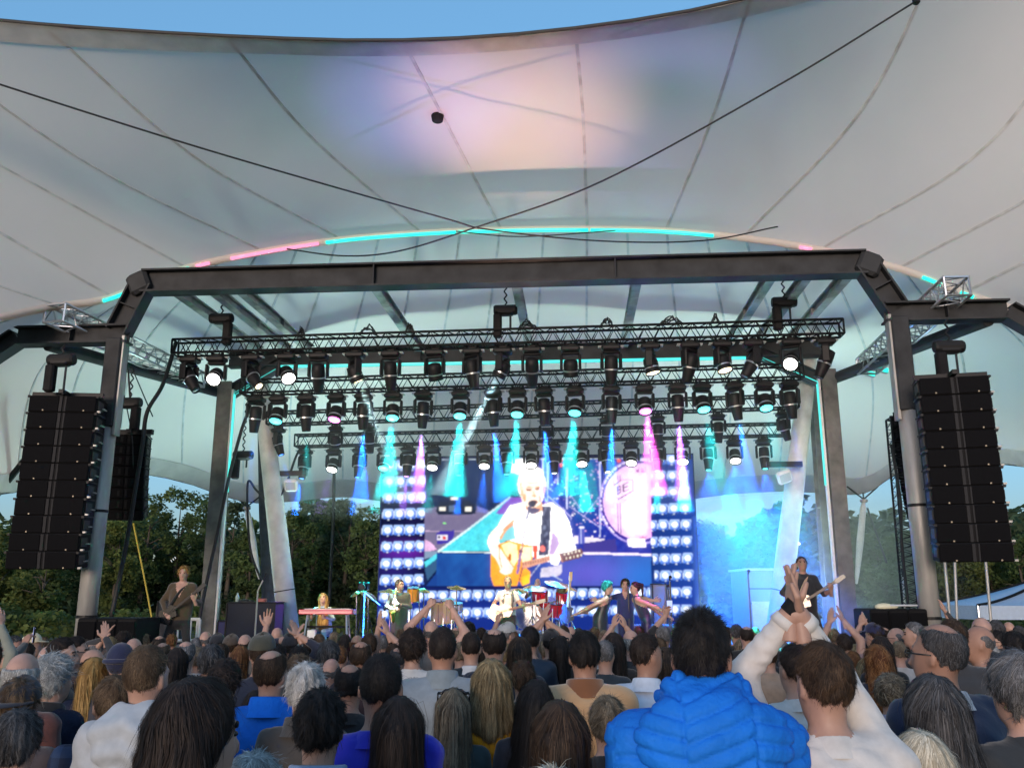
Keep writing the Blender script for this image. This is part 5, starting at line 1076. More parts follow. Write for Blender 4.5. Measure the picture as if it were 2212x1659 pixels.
# ------------------------------------------------------------------ hair: an under-shape plus many fine locks combed over it
def hair_style(style):
    """Returns sdf(q) in head space, comb field kind, lock count, length, width and lift."""
    sk = lambda q, e: sd_ell(q, (0, -.012, 1.65), (.0755 + e, .096 + e, .1 + e))
    def face_cut(q, front=.055, z0=1.665, slope=.0):       # keeps what is behind the hairline
        a = np.maximum(q[..., 1] - front, 1.70 - q[..., 2] - .0) ; return a
    def short(e, nape=1.575, ear=1.61, fy=.05):
        def f(q):
            d = sk(q, e)
            low = np.where(q[..., 1] < -.03, nape, ear + (q[..., 1] + .03) * .9) + .006 * np.sin(q[..., 0] * 95 + 1) + .005 * np.sin(q[..., 0] * 210) + 1.1 * q[..., 0] ** 2            # lower hairline rises towards the face
            d = smax(d, low - q[..., 2], .02); fr = (q[..., 1] - fy) - np.clip(q[..., 2] - 1.69, 0, .06) * .9
            return smax(d, fr, .02)
        return f
    def long_(e, zb, wide=.085, back=.03, thick=.05):
        base = short(e, 1.5, 1.56, .055)
        def f(q):
            d = base(q); b = sd_cap(q, (0, -.055 - back, 1.62), (0, -.085 - back, zb), .07, thick + .01)
            for s in (-1, 1): b = smin(b, sd_cap(q, (s * wide * .72, -.02, 1.66), (s * wide * 1.0, -.06 - back * .6, zb + .02), .036, thick * .8), .05)
            d = smin(d, b, .035); inner = sd_ell(q, (0, .075, 1.58), (.062, .075, .1)); return smax(d, -inner, .015)
        return f
    T = {
        'short': (short(.006), 'crown', 4200, .032, .0030, .008), 'crew': (short(.0035, 1.575), 'crown', 4200, .013, .0024, .005), 'fluffy': (short(.010, 1.56, 1.6), 'crown', 4000, .05, .0034, .018),
        'spiky': (short(.010, 1.565, 1.605), 'spike', 4200, .03, .0028, .012), 'curly': (short(.024, 1.54, 1.58, .055), 'curl', 3600, .06, .004, .028),
        'medium': (short(.018, 1.525, 1.57, .05), 'crown', 4000, .075, .0034, .014), 'bob': (long_(.018, 1.545, .085, .0, .05), 'fall', 3600, .15, .0036, .014),
        'long': (long_(.012, 1.22, .075, .03, .045), 'fall', 3800, .3, .0038, .016), 'longest': (long_(.013, 1.08, .078, .035, .05), 'fall', 4200, .38, .0038, .018), 'shoulder': (long_(.016, 1.40, .088, .02, .05), 'fall', 3800, .2, .004, .018),
        'wavy': (long_(.02, 1.28, .092, .03, .055), 'wave', 3800, .26, .0042, .024),
    }
    if style == 'balding':
        def f(q):
            d = short(.010, 1.575, 1.605, .03)(q); crown = sd_ell(q, (0, -.03, 1.768), (.066, .098, .078)); return smax(d, -crown, .015)
        return (f, 'crown', 2000, .02, .0036, .004)
    if style == 'horseshoe':
        def f(q):
            d = short(.011, 1.57, 1.6, .02)(q); return smax(d, q[..., 2] - 1.672, .015)
        return (f, 'crown', 1700, .022, .0038, .005)
    if style == 'stubble':
        def f(q):
            d = short(.0012, 1.58, 1.62, .0)(q); return smax(d, q[..., 2] - 1.68 + .02 * np.sin(q[..., 1] * 45), .03)
        return (f, 'crown', 900, .008, .003, .002)
    if style == 'patch':
        s0 = short(.008, 1.565, 1.605)
        def f(q): return smax(s0(q), -sd_ell(q, (.045, -.03, 1.765), (.03, .03, .025)), .01)
        return (f, 'spike', 4600, .02, .0026, .008)
    if style == 'ponytail':
        s0 = short(.012, 1.55, 1.6)
        def f(q):
            d = s0(q); d = smin(d, sd_cap(q, (0, -.10, 1.70), (0, -.155, 1.68), .03, .03), .02); d = smin(d, sd_cap(q, (0, -.155, 1.68), (0, -.15, 1.45), .03, .012), .02); return d
        return (f, 'fall', 1500, .1, .005, .004)
    return T[style]
HCACHE = {}
def hair_data(style, seed=0, fine=True):
    key = (style, seed, fine)
    if key in HCACHE: return HCACHE[key]
    f, comb, n, ln, wd, lift = hair_style(style); lo, hi = (-.17, -.24, 1.02 if style in ('longest', 'long', 'wavy') else 1.3), (.17, .15, 1.83)
    rough_ = {'crew': .0012, 'stubble': .0016, 'short': .003, 'balding': .0015, 'horseshoe': .002, 'patch': .003, 'long': .0035, 'longest': .0035, 'bob': .004, 'ponytail': .002}.get(style, .0055); f0 = f
    f = lambda q: f0(q) - rough_ * (np.sin(q[..., 0] * 68 + 3 * np.sin(q[..., 2] * 38 + seed)) * np.sin((30 if comb in ('fall', 'wave') else 66) * q[..., 2] + 2 * np.sin(q[..., 1] * 52)) + .5 * np.sin(q[..., 0] * 140 + q[..., 1] * 90 + seed))
    if fine: n = int(n * 1.35); wd = wd * .66
    else: n = int(n * .28); wd = wd * 1.5
    v, q = surface(f, lo, hi, .0085 if fine else .011); rg = np.random.default_rng(seed + len(style) * 7)
    def grad(p):
        e = .004; g = np.stack([f(p + np.eye(3, dtype=np.float32)[k] * e) - f(p - np.eye(3, dtype=np.float32)[k] * e) for k in range(3)], -1); return g / (_len(g)[..., None] + 1e-9)
    c = v[q].mean(1); nn = np.cross(v[q[:, 2]] - v[q[:, 0]], v[q[:, 3]] - v[q[:, 1]]); ar = _len(nn) + 1e-12
    outer = (f((c + nn / ar[:, None] * .006).astype(np.float32)) > 0)
    pick = rg.choice(len(c), n, p=ar * outer / (ar * outer).sum()); p = (c[pick] + rg.normal(0, .003, (n, 3))).astype(np.float32)
    steps = (3 if ln < .1 else 6) if fine else (2 if ln < .1 else 4); L = ln * rg.uniform(.6, 1.3, n) / steps; pts = [p]; ph = rg.uniform(0, 6.28, n); crown = np.array([.008, -.055, 1.755])
    lf_ = lift * rg.uniform(-.3, 1., n) + np.where(rg.random(n) < .04, lift * 1.6 + .006, 0)
    for k in range(steps):
        g = grad(p); away = p - crown
        if comb in ('crown', 'spike', 'curl'): d = away + np.array([0, 0, -.02])
        else: d = np.where((p[:, 2] > 1.66)[:, None], away * np.array([1.2, .8, 1]) + np.array([0, 0, -.04]), np.array([0, -.03, -1.]) + away * np.array([.15, 0, 0]))
        d = d / (_len(d)[:, None] + 1e-9); d = d + rg.normal(0, .16 if comb == 'fall' else .42, (n, 3)) if k == 0 else d + (pd_ - d) * .5
        if comb in ('wave', 'curl'):
            sd = np.cross(g, d); d = d + sd * np.sin(ph + k * 1.4)[:, None] * (.7 if comb == 'wave' else 1.1)
        d = d - g * (d * g).sum(1, keepdims=True)
        if comb == 'spike': d = d + g * rg.uniform(.0, .5, (n, 1)) * (1 + 2.5 * (p[:, 2:3] > 1.71))
        d = d / (_len(d)[:, None] + 1e-9); pd_ = d; p = (p + d * L[:, None]).astype(np.float32)
        if comb != 'spike': p = (p - grad(p) * np.clip(f(p) - lf_ * (k + 1) / steps - .0015, -.03, .03 if comb != 'crown' else .01)[:, None]).astype(np.float32)
        pts.append(p)
    pts = np.stack(pts, 1); G = grad(pts.reshape(-1, 3)).reshape(pts.shape); T_ = np.gradient(pts, axis=1); sd = np.cross(G, T_); sd /= _len(sd)[..., None] + 1e-9
    tw = np.linspace(1, .25, steps + 1)[None, :, None]; w = (wd * rg.uniform(.6, 1.3, n))[:, None, None] * tw / 2
    A = pts - sd * w; B = pts + sd * w; m = steps + 1; rv = np.stack([A, B], 2).reshape(-1, 3); base = np.arange(n)[:, None] * (2 * m); k = np.arange(steps)[None, :] * 2
    rq = np.stack([base + k, base + k + 1, base + k + 3, base + k + 2], -1).reshape(-1, 4)
    V = np.concatenate([v, rv]); F = np.concatenate([q, rq + len(v)]); tone = np.concatenate([np.full(len(v), .3), np.repeat(np.clip(rg.normal(.5, .22, n) + .22 * np.sin(pick * .0 + p[:, 0] * 55 + 9 * np.sin(p[:, 2] * 7 + seed)), 0, 1), 2 * m)])
    HCACHE[key] = (V, F, tone); return HCACHE[key]
HM = {}
def hair_mesh(style, pose_key, yaw, nod, tilt, hs, seed=0, fine=True):
    key = (style, seed, pose_key, fine)
    if key in HM: return HM[key]
    V, F, tone = hair_data(style, seed, fine); W_ = from_head(V, yaw, nod, tilt, hs)
    me = fast_mesh('hair', W_, F); me.polygons.foreach_set('use_smooth', np.ones(len(F), bool)); a = me.attributes.new('tone', 'FLOAT', 'POINT'); a.data.foreach_set('value', tone.astype(np.float32)); me.materials.append(hm('brown')); me.update(); HM[key] = me; return me

def vnormals(v, f):
    n = np.zeros_like(v); c = np.cross(v[f[:, 2]] - v[f[:, 0]], v[f[:, 3]] - v[f[:, 1]])
    for k in range(4): np.add.at(n, f[:, k], c)
    return n / (_len(n)[:, None] + 1e-9)
BM = {}
def body_mesh(pose, key, h=.0165):
    """One continuous skin for the pose; material 0 skin, 1 top, 2 trousers, 3 shoes."""
    if key in BM: return BM[key]
    fn, lo, hi, arms, hs, hips, neckb = body_sdf(pose); v, f = surface(fn, lo, hi, h); g = pose.get
    if g('quilt'):
        step, amp = g('quilt'); nrm = np.zeros_like(v); fc = np.cross(v[f[:, 2]] - v[f[:, 0]], v[f[:, 3]] - v[f[:, 1]])
        for k in range(4): np.add.at(nrm, f[:, k], fc)
        nrm /= _len(nrm)[:, None] + 1e-9; top = (v[:, 2] < neckb.z - .01) & (v[:, 2] > hips.z - .05); wob = .006 * np.sin(v[:, 0] * 11 + v[:, 2] * 5) + .0025 * np.sin(v[:, 0] * 37)
        armside = np.abs(v[:, 0] - neckb.x) > .2 * g('width', 1.) + .02
        ph = ((v[:, 2] + wob + np.where(armside, step * .45 + np.abs(v[:, 0]) * .35, 0)) / step) % 1; dz_ = np.minimum(ph, 1 - ph) * step; prof = .5 * np.sqrt(np.abs(np.sin(ph * math.pi))) - .6 * np.exp(-(dz_ / .0075) ** 2)
        wr = .004 * np.sin(v[:, 0] * 63 + v[:, 2] * 31) * np.sin(v[:, 2] * 57 - v[:, 0] * 22); v = v + nrm * ((amp * prof + wr) * top)[:, None]
    if h < .015 and not g('quilt'):
        n_ = vnormals(v, f); cl_ = (v[:, 2] < neckb.z + .0) | (np.hypot(v[:, 0] - neckb.x, v[:, 1] - neckb.y) > .15); fo = .0022 * np.sin(v[:, 2] * 31 + 2.2 * np.sin(v[:, 0] * 13)) * np.sin(v[:, 0] * 24 + 1.5 * np.sin(v[:, 2] * 11)) + .0025 * np.sin(v[:, 0] * 47 + v[:, 2] * 60)
        for s in (-1, 1):
            A = arms[s]; b_, w_ = np.array(A[1]), np.array(A[2]); t_ = ((v - b_) @ (w_ - b_)) / ((w_ - b_) @ (w_ - b_)); ar = sd_cap(v.astype(np.float32), A[1], A[2], .06, .05) < .01; fo = np.where(ar & (t_ < g('sleeve', 1.)), .0022 * np.sin(t_ * 46 + 4 * np.sin(v[:, 0] * 26 + v[:, 1] * 21)) * (.6 + .4 * np.sin(v[:, 0] * 31)), fo)
        v = v + n_ * (fo * cl_)[:, None]
    c = v[f].mean(1); q = head_space(c, g('yaw', 0), g('nod', 0), g('tilt', 0), hs); mi = np.ones(len(f), np.int32)
    collar = neckb.z + g('collar', .025); neckdist = np.hypot(c[:, 0] - neckb.x, c[:, 1] - neckb.y - .01)
    skinm = (c[:, 2] > collar - .25 * np.clip((c[:, 1] - neckb.y - .05) * g('vneck', .6), 0, .3)) & (neckdist < (.17 if g('neck_skin', 0) == 0 else .2)) & (c[:, 2] > neckb.z - g('vdepth', .03))
    nt_ = Vector(from_head(np.array([[0, -.005, 1.57]]), g('yaw', 0) * .5, g('nod', 0) * .5, g('tilt', 0) * .5, hs)[0])
    dh = np.minimum(sd_head(q.astype(np.float32), g('face', True)), sd_cap(c.astype(np.float32), neckb + Vector((0, 0, -.03)), nt_, .058, .053))
    if not g('neck_skin', 0): skinm &= dh < .014
    if g('vopen'):
        zz = c[:, 2] - (neckb.z - g('vopen')); skinm |= (c[:, 1] > neckb.y + .03) & (zz > 0) & (np.abs(c[:, 0] - neckb.x) < .42 * zz) & (c[:, 2] < neckb.z + .08)
    for s in (-1, 1):           # keep raised arms clothed
        A = arms[s]
        if A[1].z > neckb.z - .05: skinm &= ~((sd_cap(c.astype(np.float32), A[0], A[1], .05, .05) < .012) & (dh > .004))
    mi[skinm] = 0; mi[(c[:, 2] < hips.z - g('hemz', -.02)) & (mi == 1)] = 2
    sk_s = g('sleeve', 1.)
    for s in (-1, 1):
        A = arms[s]; a = np.array(A[0]); b = np.array(A[1]); w = np.array(A[2]); fd = sd_cap(c.astype(np.float32), A[1], A[2] + (A[2] - A[1]).normalized() * .12, .05, .05)
        t = np.clip(((c - b) @ (w - b)) / ((w - b) @ (w - b)), -1, 3); armm = (fd < .035) & (fd <= sd_cap(c.astype(np.float32), arms[-s][1], arms[-s][2] + (arms[-s][2] - arms[-s][1]).normalized() * .12, .05, .05))
        mi[armm & (mi != 0) & (t > sk_s)] = 0; mi[armm & (mi == 2)] = 1 if sk_s >= 1 else 0
        if sk_s < .3: 
            ua = sd_cap(c.astype(np.float32), A[0], A[1], .06, .05); tu = ((c - a) @ (b - a)) / ((b - a) @ (b - a)); mi[(ua < .03) & (tu > .45 + sk_s) & (mi == 1)] = 0
        if g('bare'): 
            ua = sd_cap(c.astype(np.float32), A[0], A[1], .06, .05); tu = ((c - a) @ (b - a)) / ((b - a) @ (b - a)); mi[(ua < .035) & (tu > .02) & (mi == 1)] = 0
    if g('bareleg') is not None: mi[(c[:, 2] < hips.z - g('bareleg')) & (mi == 2)] = 0
    mi[c[:, 2] < .095 + min(0, 0)] = 3 if not g('floating') else mi[c[:, 2] < .095]
    V, F, MI = [v], [f], [mi]; nv = len(v)
    for s, key_ in ((-1, 'handL'), (1, 'handR')):
        if g(key_):
            kind, fwd, palm = g(key_); hv, hf = place_hand(kind, arms[s][2] + Vector(fwd).normalized() * .0, fwd, palm, s > 0, g('hand_scale', 1.)); V.append(hv); F.append(hf + nv); MI.append(np.zeros(len(hf), np.int32)); nv += len(hv)
    v = np.concatenate(V); f = np.concatenate(F); mi = np.concatenate(MI)
    me = fast_mesh('body', v, f)
    for _ in range(4): me.materials.append(SKIN[0])
    me.polygons.foreach_set('material_index', mi); me.polygons.foreach_set('use_smooth', np.ones(len(f), bool)); me.update()
    BM[key] = (me, hs, neckb, hips, arms); return BM[key]
M_shoe = mat('shoe', (.02, .02, .02), .6); M_jeans = cloth((.03, .04, .08)); M_eye = mat('eye_dark', (.02, .015, .012), .2); M_lip = mat('lip', (.35, .13, .11), .5)
M_frame = mat('glasses_frame', (.01, .01, .01), .3)
def link_mats(o, ms):
    for i, m in enumerate(ms): o.material_slots[i].link = 'OBJECT'; o.material_slots[i].material = m
def hat_data(kind):
    q = MB()
    if kind in ('cap', 'cap_back'):
        prof = []; n = 20; v = []; f = []; rings = 8
        for i in range(rings + 1):
            t = i / rings; r = math.cos(t * math.pi / 2) ** .8; z = 1.665 + .098 * math.sin(t * math.pi / 2)
            for k in range(n):
                w = 2 * math.pi * k / n; v.append((.092 * r * math.cos(w), -.008 + .112 * r * math.sin(w), z + .012 * math.sin(w)))
        for i in range(rings):
            for k in range(n): l = (k + 1) % n; f.append((i * n + k, i * n + l, i * n + n + l, i * n + n + k))
        q.add(v, f); 
    elif kind == 'beanie':
        q.ball((0, -.012, 1.665), (.092, .112, .115), 20); q.tube([(.095 * math.cos(t), -.012 + .114 * math.sin(t), 1.655) for t in np.linspace(0, 6.283, 25)], .018, 8)
    return q
def brim(kind):
    q = MB(); s = 1 if kind == 'cap' else -1; n = 14; v = []; f = []
    for j, ex in enumerate((0, 1)):
        for k in range(n + 1):
            w = math.pi * (.1 + .8 * k / n); r = 1 + .62 * ex * math.sin(w) ** .7; v.append((.092 * math.cos(w) * (1 + .1 * ex), -.008 + s * .112 * math.sin(w) * r, 1.668 - .012 * ex * math.sin(w) + (.012 if s > 0 else -.012)))
    for k in range(n): f.append((k, k + 1, n + 2 + k, n + 1 + k))
    v2 = [(a, b, c + .006) for a, b, c in v]; q.add(v + v2, f + [tuple(i + len(v) for i in reversed(g_)) for g_ in f] + [(k + n + 1, k + n + 2, k + n + 2 + len(v), k + n + 1 + len(v)) for k in range(n)]); return q
def tree_xf(o, q, name, m, yaw, nod, tilt, hs, smooth=True, kind=None):
    v = from_head(np.array(q.v, float), yaw, nod, tilt, hs); r = mk(name, v, q.f, m, o, smooth, q.m); 
    if kind: r['kind'] = kind
    return r
def person(loc, height, facing, label, pose=None, pkey=None, hair='short', hcol='brown', top=(.02, .02, .03), tkind='knit', legs=None, sk=0, group=None, h=.0165, hat=None, hatc=(.02, .02, .02), face=False, glasses=False, seed=0, extra=None, zoff=0, shoes=None, bald_spot=None, beard=None, cat='person'):
    pose = pose or {}; pkey = pkey or repr(sorted((k, str(v)) for k, v in pose.items())); me, hs, neckb, hips, arms = body_mesh(pose, pkey + '|%.4f' % h, h); s = height / 1.765
    root = thing('person', label, cat, Vector(loc) + Vector((0, 0, zoff)), group, rot=(0, 0, facing), local=True); root.scale = (s, s, s); ya, no, ti = pose.get('yaw', 0), pose.get('nod', 0), pose.get('tilt', 0)
    b = bpy.data.objects.new('body', me); COL.objects.link(b); b.parent = root; tm = top if not isinstance(top, tuple) else cloth(top, tkind); link_mats(b, [SKIN[sk], tm, legs or M_jeans, shoes or M_shoe])
    if hair:
        hd = hair_mesh(hair, (ya, no, ti, tuple(round(x, 4) for x in hs)), ya, no, ti, hs, seed, h < .015); ho = bpy.data.objects.new('hair', hd); COL.objects.link(ho); ho.parent = root; ho.material_slots[0].link = 'OBJECT'; ho.material_slots[0].material = hm(hcol); ho['kind'] = 'stuff'
    if hat:
        co = tree_xf(root, hat_data(hat), hat.replace('_back', ''), cloth(hatc), ya, no, ti, hs)
        if hat.startswith('cap'): tree_xf(co, brim(hat), 'visor', cloth(hatc), ya, no, ti, hs)
        if hat == 'cap_back':
            q = MB(); q.tube([(.045 * math.cos(t), .108 - .004 * math.sin(t), 1.672 + .03 * math.sin(t)) for t in np.linspace(0, math.pi, 10)], .008, 6)
    if face:
        for sx in (-1, 1):
            q = MB(); q.ball((sx * .033, .083, 1.628), (.013, .012, .008), 8); tree_xf(root, q, 'eye', M_eye, ya, no, ti, hs)
            q = MB(); q.tube([(sx * .015, .091, 1.648), (sx * .035, .09, 1.653), (sx * .052, .078, 1.648)], .0055, 6); tree_xf(root, q, 'eyebrow', hm(hcol), ya, no, ti, hs)
        q = MB(); q.ball((0, .093, 1.557), (.022, .006, .007), 8); tree_xf(root, q, 'mouth', M_lip, ya, no, ti, hs)
    if beard:
        def fb(p): return smax(smax(smin(sd_ell(p, (0, .03, 1.55), (.066, .076, .06)), sd_ell(p, (0, .04, 1.53), (.052, .064, .045)), .02), p[..., 2] - 1.575, .01), -(p[..., 1] - .0), .02)
        v, f = surface(fb, (-.1, -.05, 1.45), (.1, .14, 1.62), .009); r = mk('beard', from_head(v, ya, no, ti, hs), f.tolist(), hm(beard), root, True)
    if glasses:
        q = MB()
        for sx in (-1, 1):
            q.tube([(sx * .034 + .021 * math.cos(t), .108, 1.628 + .016 * math.sin(t)) for t in np.linspace(0, 6.283, 13)], .0028, 5); q.tube([(sx * .055, .106, 1.632), (sx * .083, .06, 1.632), (sx * .086, -.01, 1.628)], .0028, 5)
        q.tube([(-.013, .11, 1.63), (.013, .11, 1.63)], .0028, 5); tree_xf(root, q, 'glasses', M_frame, ya, no, ti, hs)
    if extra: extra(root, dict(hs=hs, neckb=neckb, hips=hips, arms=arms, ya=ya, no=no, ti=ti))
    return root
# ------------------------------------------------------------------ clothing details
def sheet_obj(root, fn, lo, hi, h, name, m, disp=None):
    v, f = surface(fn, lo, hi, h)
    if disp is not None: v = disp(v, f)
    return mk(name, v, f, m, root, True)
def collar(c, r=.075, hgt=.05, kind='knit', flare=.01):
    def ex(root, I):
        nb = I['neckb']; q = MB(); prof = []; n = 22; v = []; f = []
        for j, (rr, z) in enumerate(((r + .034, -.034), (r + .012, .002), (r, hgt), (r - .008, hgt + .004), (r - .012, .0))):
            for k in range(n):
                w = 2 * math.pi * k / n; v.append((nb.x + rr * math.cos(w) * 1.02, nb.y + .012 + rr * math.sin(w), nb.z + z - .028 * max(0, math.sin(w)) + .012 * max(0, -math.sin(w))))
        for j in range(4):
            for k in range(n): l = (k + 1) % n; f.append((j * n + k, j * n + l, j * n + n + l, j * n + n + k))
        q.add(v, f); mk('collar', np.array(q.v), q.f, cloth(c, kind) if isinstance(c, tuple) else c, root, True)
    return ex
def hood(c, kind='knit', size=1., quilt=False, drop=.0):
    def ex(root, I):
        nb = I['neckb']
        def fn(p):
            p = p - np.array([nb.x, nb.y, nb.z], np.float32)
            up_ = .055 if quilt else .012; a = sd_cap(p, (-.055 * size, -.04, .03 + up_), (.055 * size, -.04, .03 + up_), .042, .042)                 # roll round the neck
            for s in (-1, 1): a = smin(a, sd_cap(p, (s * .062 * size, -.035, .035 + up_), (s * .075 * size, .075, .0 + up_), .04, .03), .03)
            b = sd_ell(p, (0, -.085 * size, -.03 * size), (.165 * size, .075 * size, .105 * size)); b = smin(b, sd_ell(p, (0, -.105 * size, -.085 * size), (.115 * size, .055 * size, .12 * size)), .06)
            d = smin(a, b, .05); hole = sd_ell(p, (0, .015, .07), (.07, .075, .075)); return smax(d, -hole, .02)
        def disp(v, f):
            n = vnormals(v, f); q = v - np.array([nb.x, nb.y, nb.z])
            if quilt:
                st = .05; w = q[:, 0] * .42 * np.where(np.abs(q[:, 0]) < .07 * size, 1, -.6); ph = ((q[:, 2] - w + .003 * np.sin(q[:, 0] * 23)) / st) % 1; dz_ = np.minimum(ph, 1 - ph) * st; a = .4 * np.sqrt(np.abs(np.sin(ph * math.pi))) - .6 * np.exp(-(dz_ / .0065) ** 2)
                edge = np.exp(-((np.abs(q[:, 0]) - .075 * size) / .006) ** 2); return v + n * (.012 * a - .008 * edge * (q[:, 1] < -.05) + .002 * np.sin(q[:, 0] * 71) * np.sin(q[:, 2] * 63))[:, None]
            return v + n * (.0065 * np.sin(q[:, 2] * 62 + np.abs(q[:, 0]) * 26 + 1.2 * np.sin(q[:, 0] * 14)) + .004 * np.sin(q[:, 0] * 40 + q[:, 2] * 13))[:, None]
        sheet_obj(root, fn, (nb.x - .26 * size, nb.y - .26 * size, nb.z - .32 * size), (nb.x + .26 * size, nb.y + .15, nb.z + .17), .0065 if quilt else .0085, 'hood', cloth(c, kind), disp)
    return ex
def both(*fs):
    def ex(root, I):
        for f in fs: f(root, I)
    return ex
def watch(side, t=.97):
    def ex(root, I):
        A = I['arms'][side]; d = (A[2] - A[1]).normalized(); c = A[1].lerp(A[2], t); q = MB(); q.tube([c - d * .02, c + d * .02], .037, 14); w = mk('wristwatch', np.array(q.v), q.f, M_black, root)
    return ex
def cuff(side, m, t0=.85, r=.042):
    def ex(root, I):
        A = I['arms'][side]; q = MB(); q.tube([A[1].lerp(A[2], t0 - .12), A[1].lerp(A[2], t0)], [r + .006, r], 14); mk('cuff', np.array(q.v), q.f, m, root, True)
    return ex
def sunglasses_on_head(root, I):
    q = MB(); q.tube([(s, -.03 + .0 * s, 1.735 + (.015 if abs(s) < .05 else 0)) for s in np.linspace(-.088, .088, 9)], .009, 6)
    for s in (-1, 1): q.tube([(s * .088, -.03, 1.735), (s * .092, -.0, 1.66)], .005, 5)
    tree_xf(root, q, 'sunglasses', mat('dark_lens', (.01, .01, .012), .1), I['ya'], I['no'], I['ti'], I['hs'])
def phone_in(side, ang=0):
    def ex(root, I):
        A = I['arms'][side]; w = A[2] + (A[2] - A[1]).normalized() * .1; q = MB(); M_ = Matrix.Rotation(ang, 4, 'Y'); q.box(w + Vector((0, .03, .04)), (.075, .009, .15), M=M_, bev=.004); p = mk('phone', np.array(q.v), q.f, M_black, root)
        q = MB(); q.box(w + Vector((0, .0245, .04)), (.066, .002, .138), M=M_); mk('screen', np.array(q.v), q.f, glow('phone_screen', (.25, .3, .6), .5), p)
    return ex
# ------------------------------------------------------------------ the audience
# a figure whose crown shows at (x, ytop) with a head w wide stands at the depth that width implies
HWID = dict(short=.17, crew=.165, fluffy=.185, spiky=.185, patch=.185, curly=.21, medium=.2, bob=.235, long=.205, longest=.215, shoulder=.22, wavy=.24, balding=.165, horseshoe=.165, stubble=.16, ponytail=.175)
def hair_width(st):
    V = hair_data(st, 0, False)[0]; m = (V[:, 2] > 1.6) & (V[:, 2] < 1.76); return max(.178, 2 * np.percentile(np.abs(V[m, 0]), 99.5))
HWID = {}
def locate(x, yt, w, hair, hat):
    hw = HWID.setdefault(hair, hair_width(hair)) if hair else .172; hw = max(hw, .19) if hat else hw; d = hw * FPX / w
    for _ in range(3):
        p = P(x, yt, d); hgt = p.z - gz(d); s = min(max(hgt / 1.765, .86), 1.12); d = hw * s * FPX / w
    p = P(x, yt, d); return p, d, p.z - gz(d)
CROWD = 'audience seen from behind'
def aud(x, yt, w, hair, hcol, top, label, tkind='knit', face_deg=0, d=None, **k):
    p, dd, hgt = locate(x, yt, w, hair, k.get('hat'))
    if d is not None: d *= 1.17; dd = d; p = P(x, yt, dd); hgt = p.z - gz(dd)
    off = .018 if hair and hair not in ('balding', 'horseshoe', 'stubble') else (.0)
    hh = hgt - off * 1.; near = dd < 5.2
    pose = dict(k.pop('pose', {}) or {}); pose.setdefault('bulk', .6 if tkind in ('puffer', 'suede', 'leather') else .25)
    if hair in ('long', 'longest', 'bob', 'wavy', 'shoulder'): pose.setdefault('width', .93); pose.setdefault('fem', 1)
    if not near: pose['face'] = pose.get('face', True)
    if near and 'extra' not in k: k['extra'] = collar(cloth(top, tkind), .072, .022)
    tgt = k.pop('reach', None)
    # shift the body so the crown (not the feet) meets the sight line
    base = Vector((p.x, p.y + .02, gz(dd)))
    if tgt:      # raised arms: {'L': (x, y, depth offset, kind)}
        s = hh / 1.765; rot = Matrix.Rotation(-R(face_deg), 3, 'Z')
        for side, key, hk in ((-1, 'armL', 'handL'), (1, 'armR', 'handR')):
            t = tgt.get('L' if side < 0 else 'R')
            if not t: continue
            wpt = rot @ ((P(t[0], t[1], dd + t[2]) - base) / s); sh_ = Vector((side * .158 * pose.get('width', 1.), -.015, 1.385)); v = wpt - sh_; L1, L2 = .30, .27
            ln = min(max(v.length, .18), L1 + L2 - .004); v = v.normalized() * ln; a = math.acos(max(-1, min(1, (L1 * L1 + ln * ln - L2 * L2) / (2 * L1 * ln)))); pole = Vector(t[5]) if len(t) > 5 else Vector((side * 1., -.3, -.55)); pole = (pole - v.normalized() * pole.dot(v.normalized())).normalized()
            el = sh_ + v.normalized() * (L1 * math.cos(a)) + pole * (L1 * math.sin(a)); wr = sh_ + v; pose[key] = (tuple(el), tuple(wr)); fw = Vector(t[6]) if len(t) > 6 else (wr - el).normalized() * .6 + Vector((0, 0, .7)); pose[hk] = (t[3], tuple(fw), tuple(t[4]) if len(t) > 4 else (-side * .8, .6, 0)); pose['hands'] = False
    return person(base, hh, R(face_deg), label, pose, hair=hair, hcol=hcol, top=top, tkind=tkind, group=CROWD, h=k.pop('res', None) or (.0135 if near else .02), seed=k.pop('seed', 0), **k)
navy, blk, char_, den = (.012, .016, .035), (.01, .01, .011), (.03, .03, .033), (.03, .05, .11)
# --- nearest rows, left to right
aud(42, 1522, 104, 'medium', 'dgrey', (.03, .05, .09), 'dark greying medium hair at the bottom left corner, nearest the camera')
aud(44, 1452, 92, 'fluffy', 'lbrown', (.05, .04, .045), 'person at left edge wearing dark navy cap backwards', hat='cap_back', hatc=(.01, .016, .03))
aud(118, 1407, 88, 'curly', 'silver', navy, 'white-grey curly haired person in navy jacket near the left edge', 'puffer', face_deg=-15, pose=dict(yaw=R(-15)), extra=collar(blk, .08, .05))
aud(52, 1402, 74, 'horseshoe', 'white', (.09, .03, .025), 'bald pink crown ringed by white hair at the left', sk=2)
aud(107, 1389, 46, 'stubble', 'grey', char_, 'reddish bald head behind the curly white hair', sk=2)
aud(138, 1367, 52, 'short', 'dark', char_, 'dark haired man turned to the right at left', face_deg=-60, pose=dict(yaw=R(-20)), face=True)
aud(165, 1366, 46, 'short', 'dark', (.04, .02, .02), 'man with glasses in profile left of the subwoofers', face_deg=-60, pose=dict(yaw=R(-15)), glasses=True, face=True)
aud(33, 1366, 40, 'short', 'dgrey', (.06, .06, .06), 'man in glasses filming with his phone at the left', face_deg=-70, pose=dict(yaw=R(-50)), glasses=True, face=True, sk=1, reach={'R': (54, 1392, -.1, 'hold', (-.5, .4, 0))}, extra=phone_in(1))
aud(69, 1364, 36, 'short', 'dark', (.5, .47, .42), 'person in a cream baseball cap at the left', hat='cap', hatc=(.62, .52, .34), face_deg=-60)
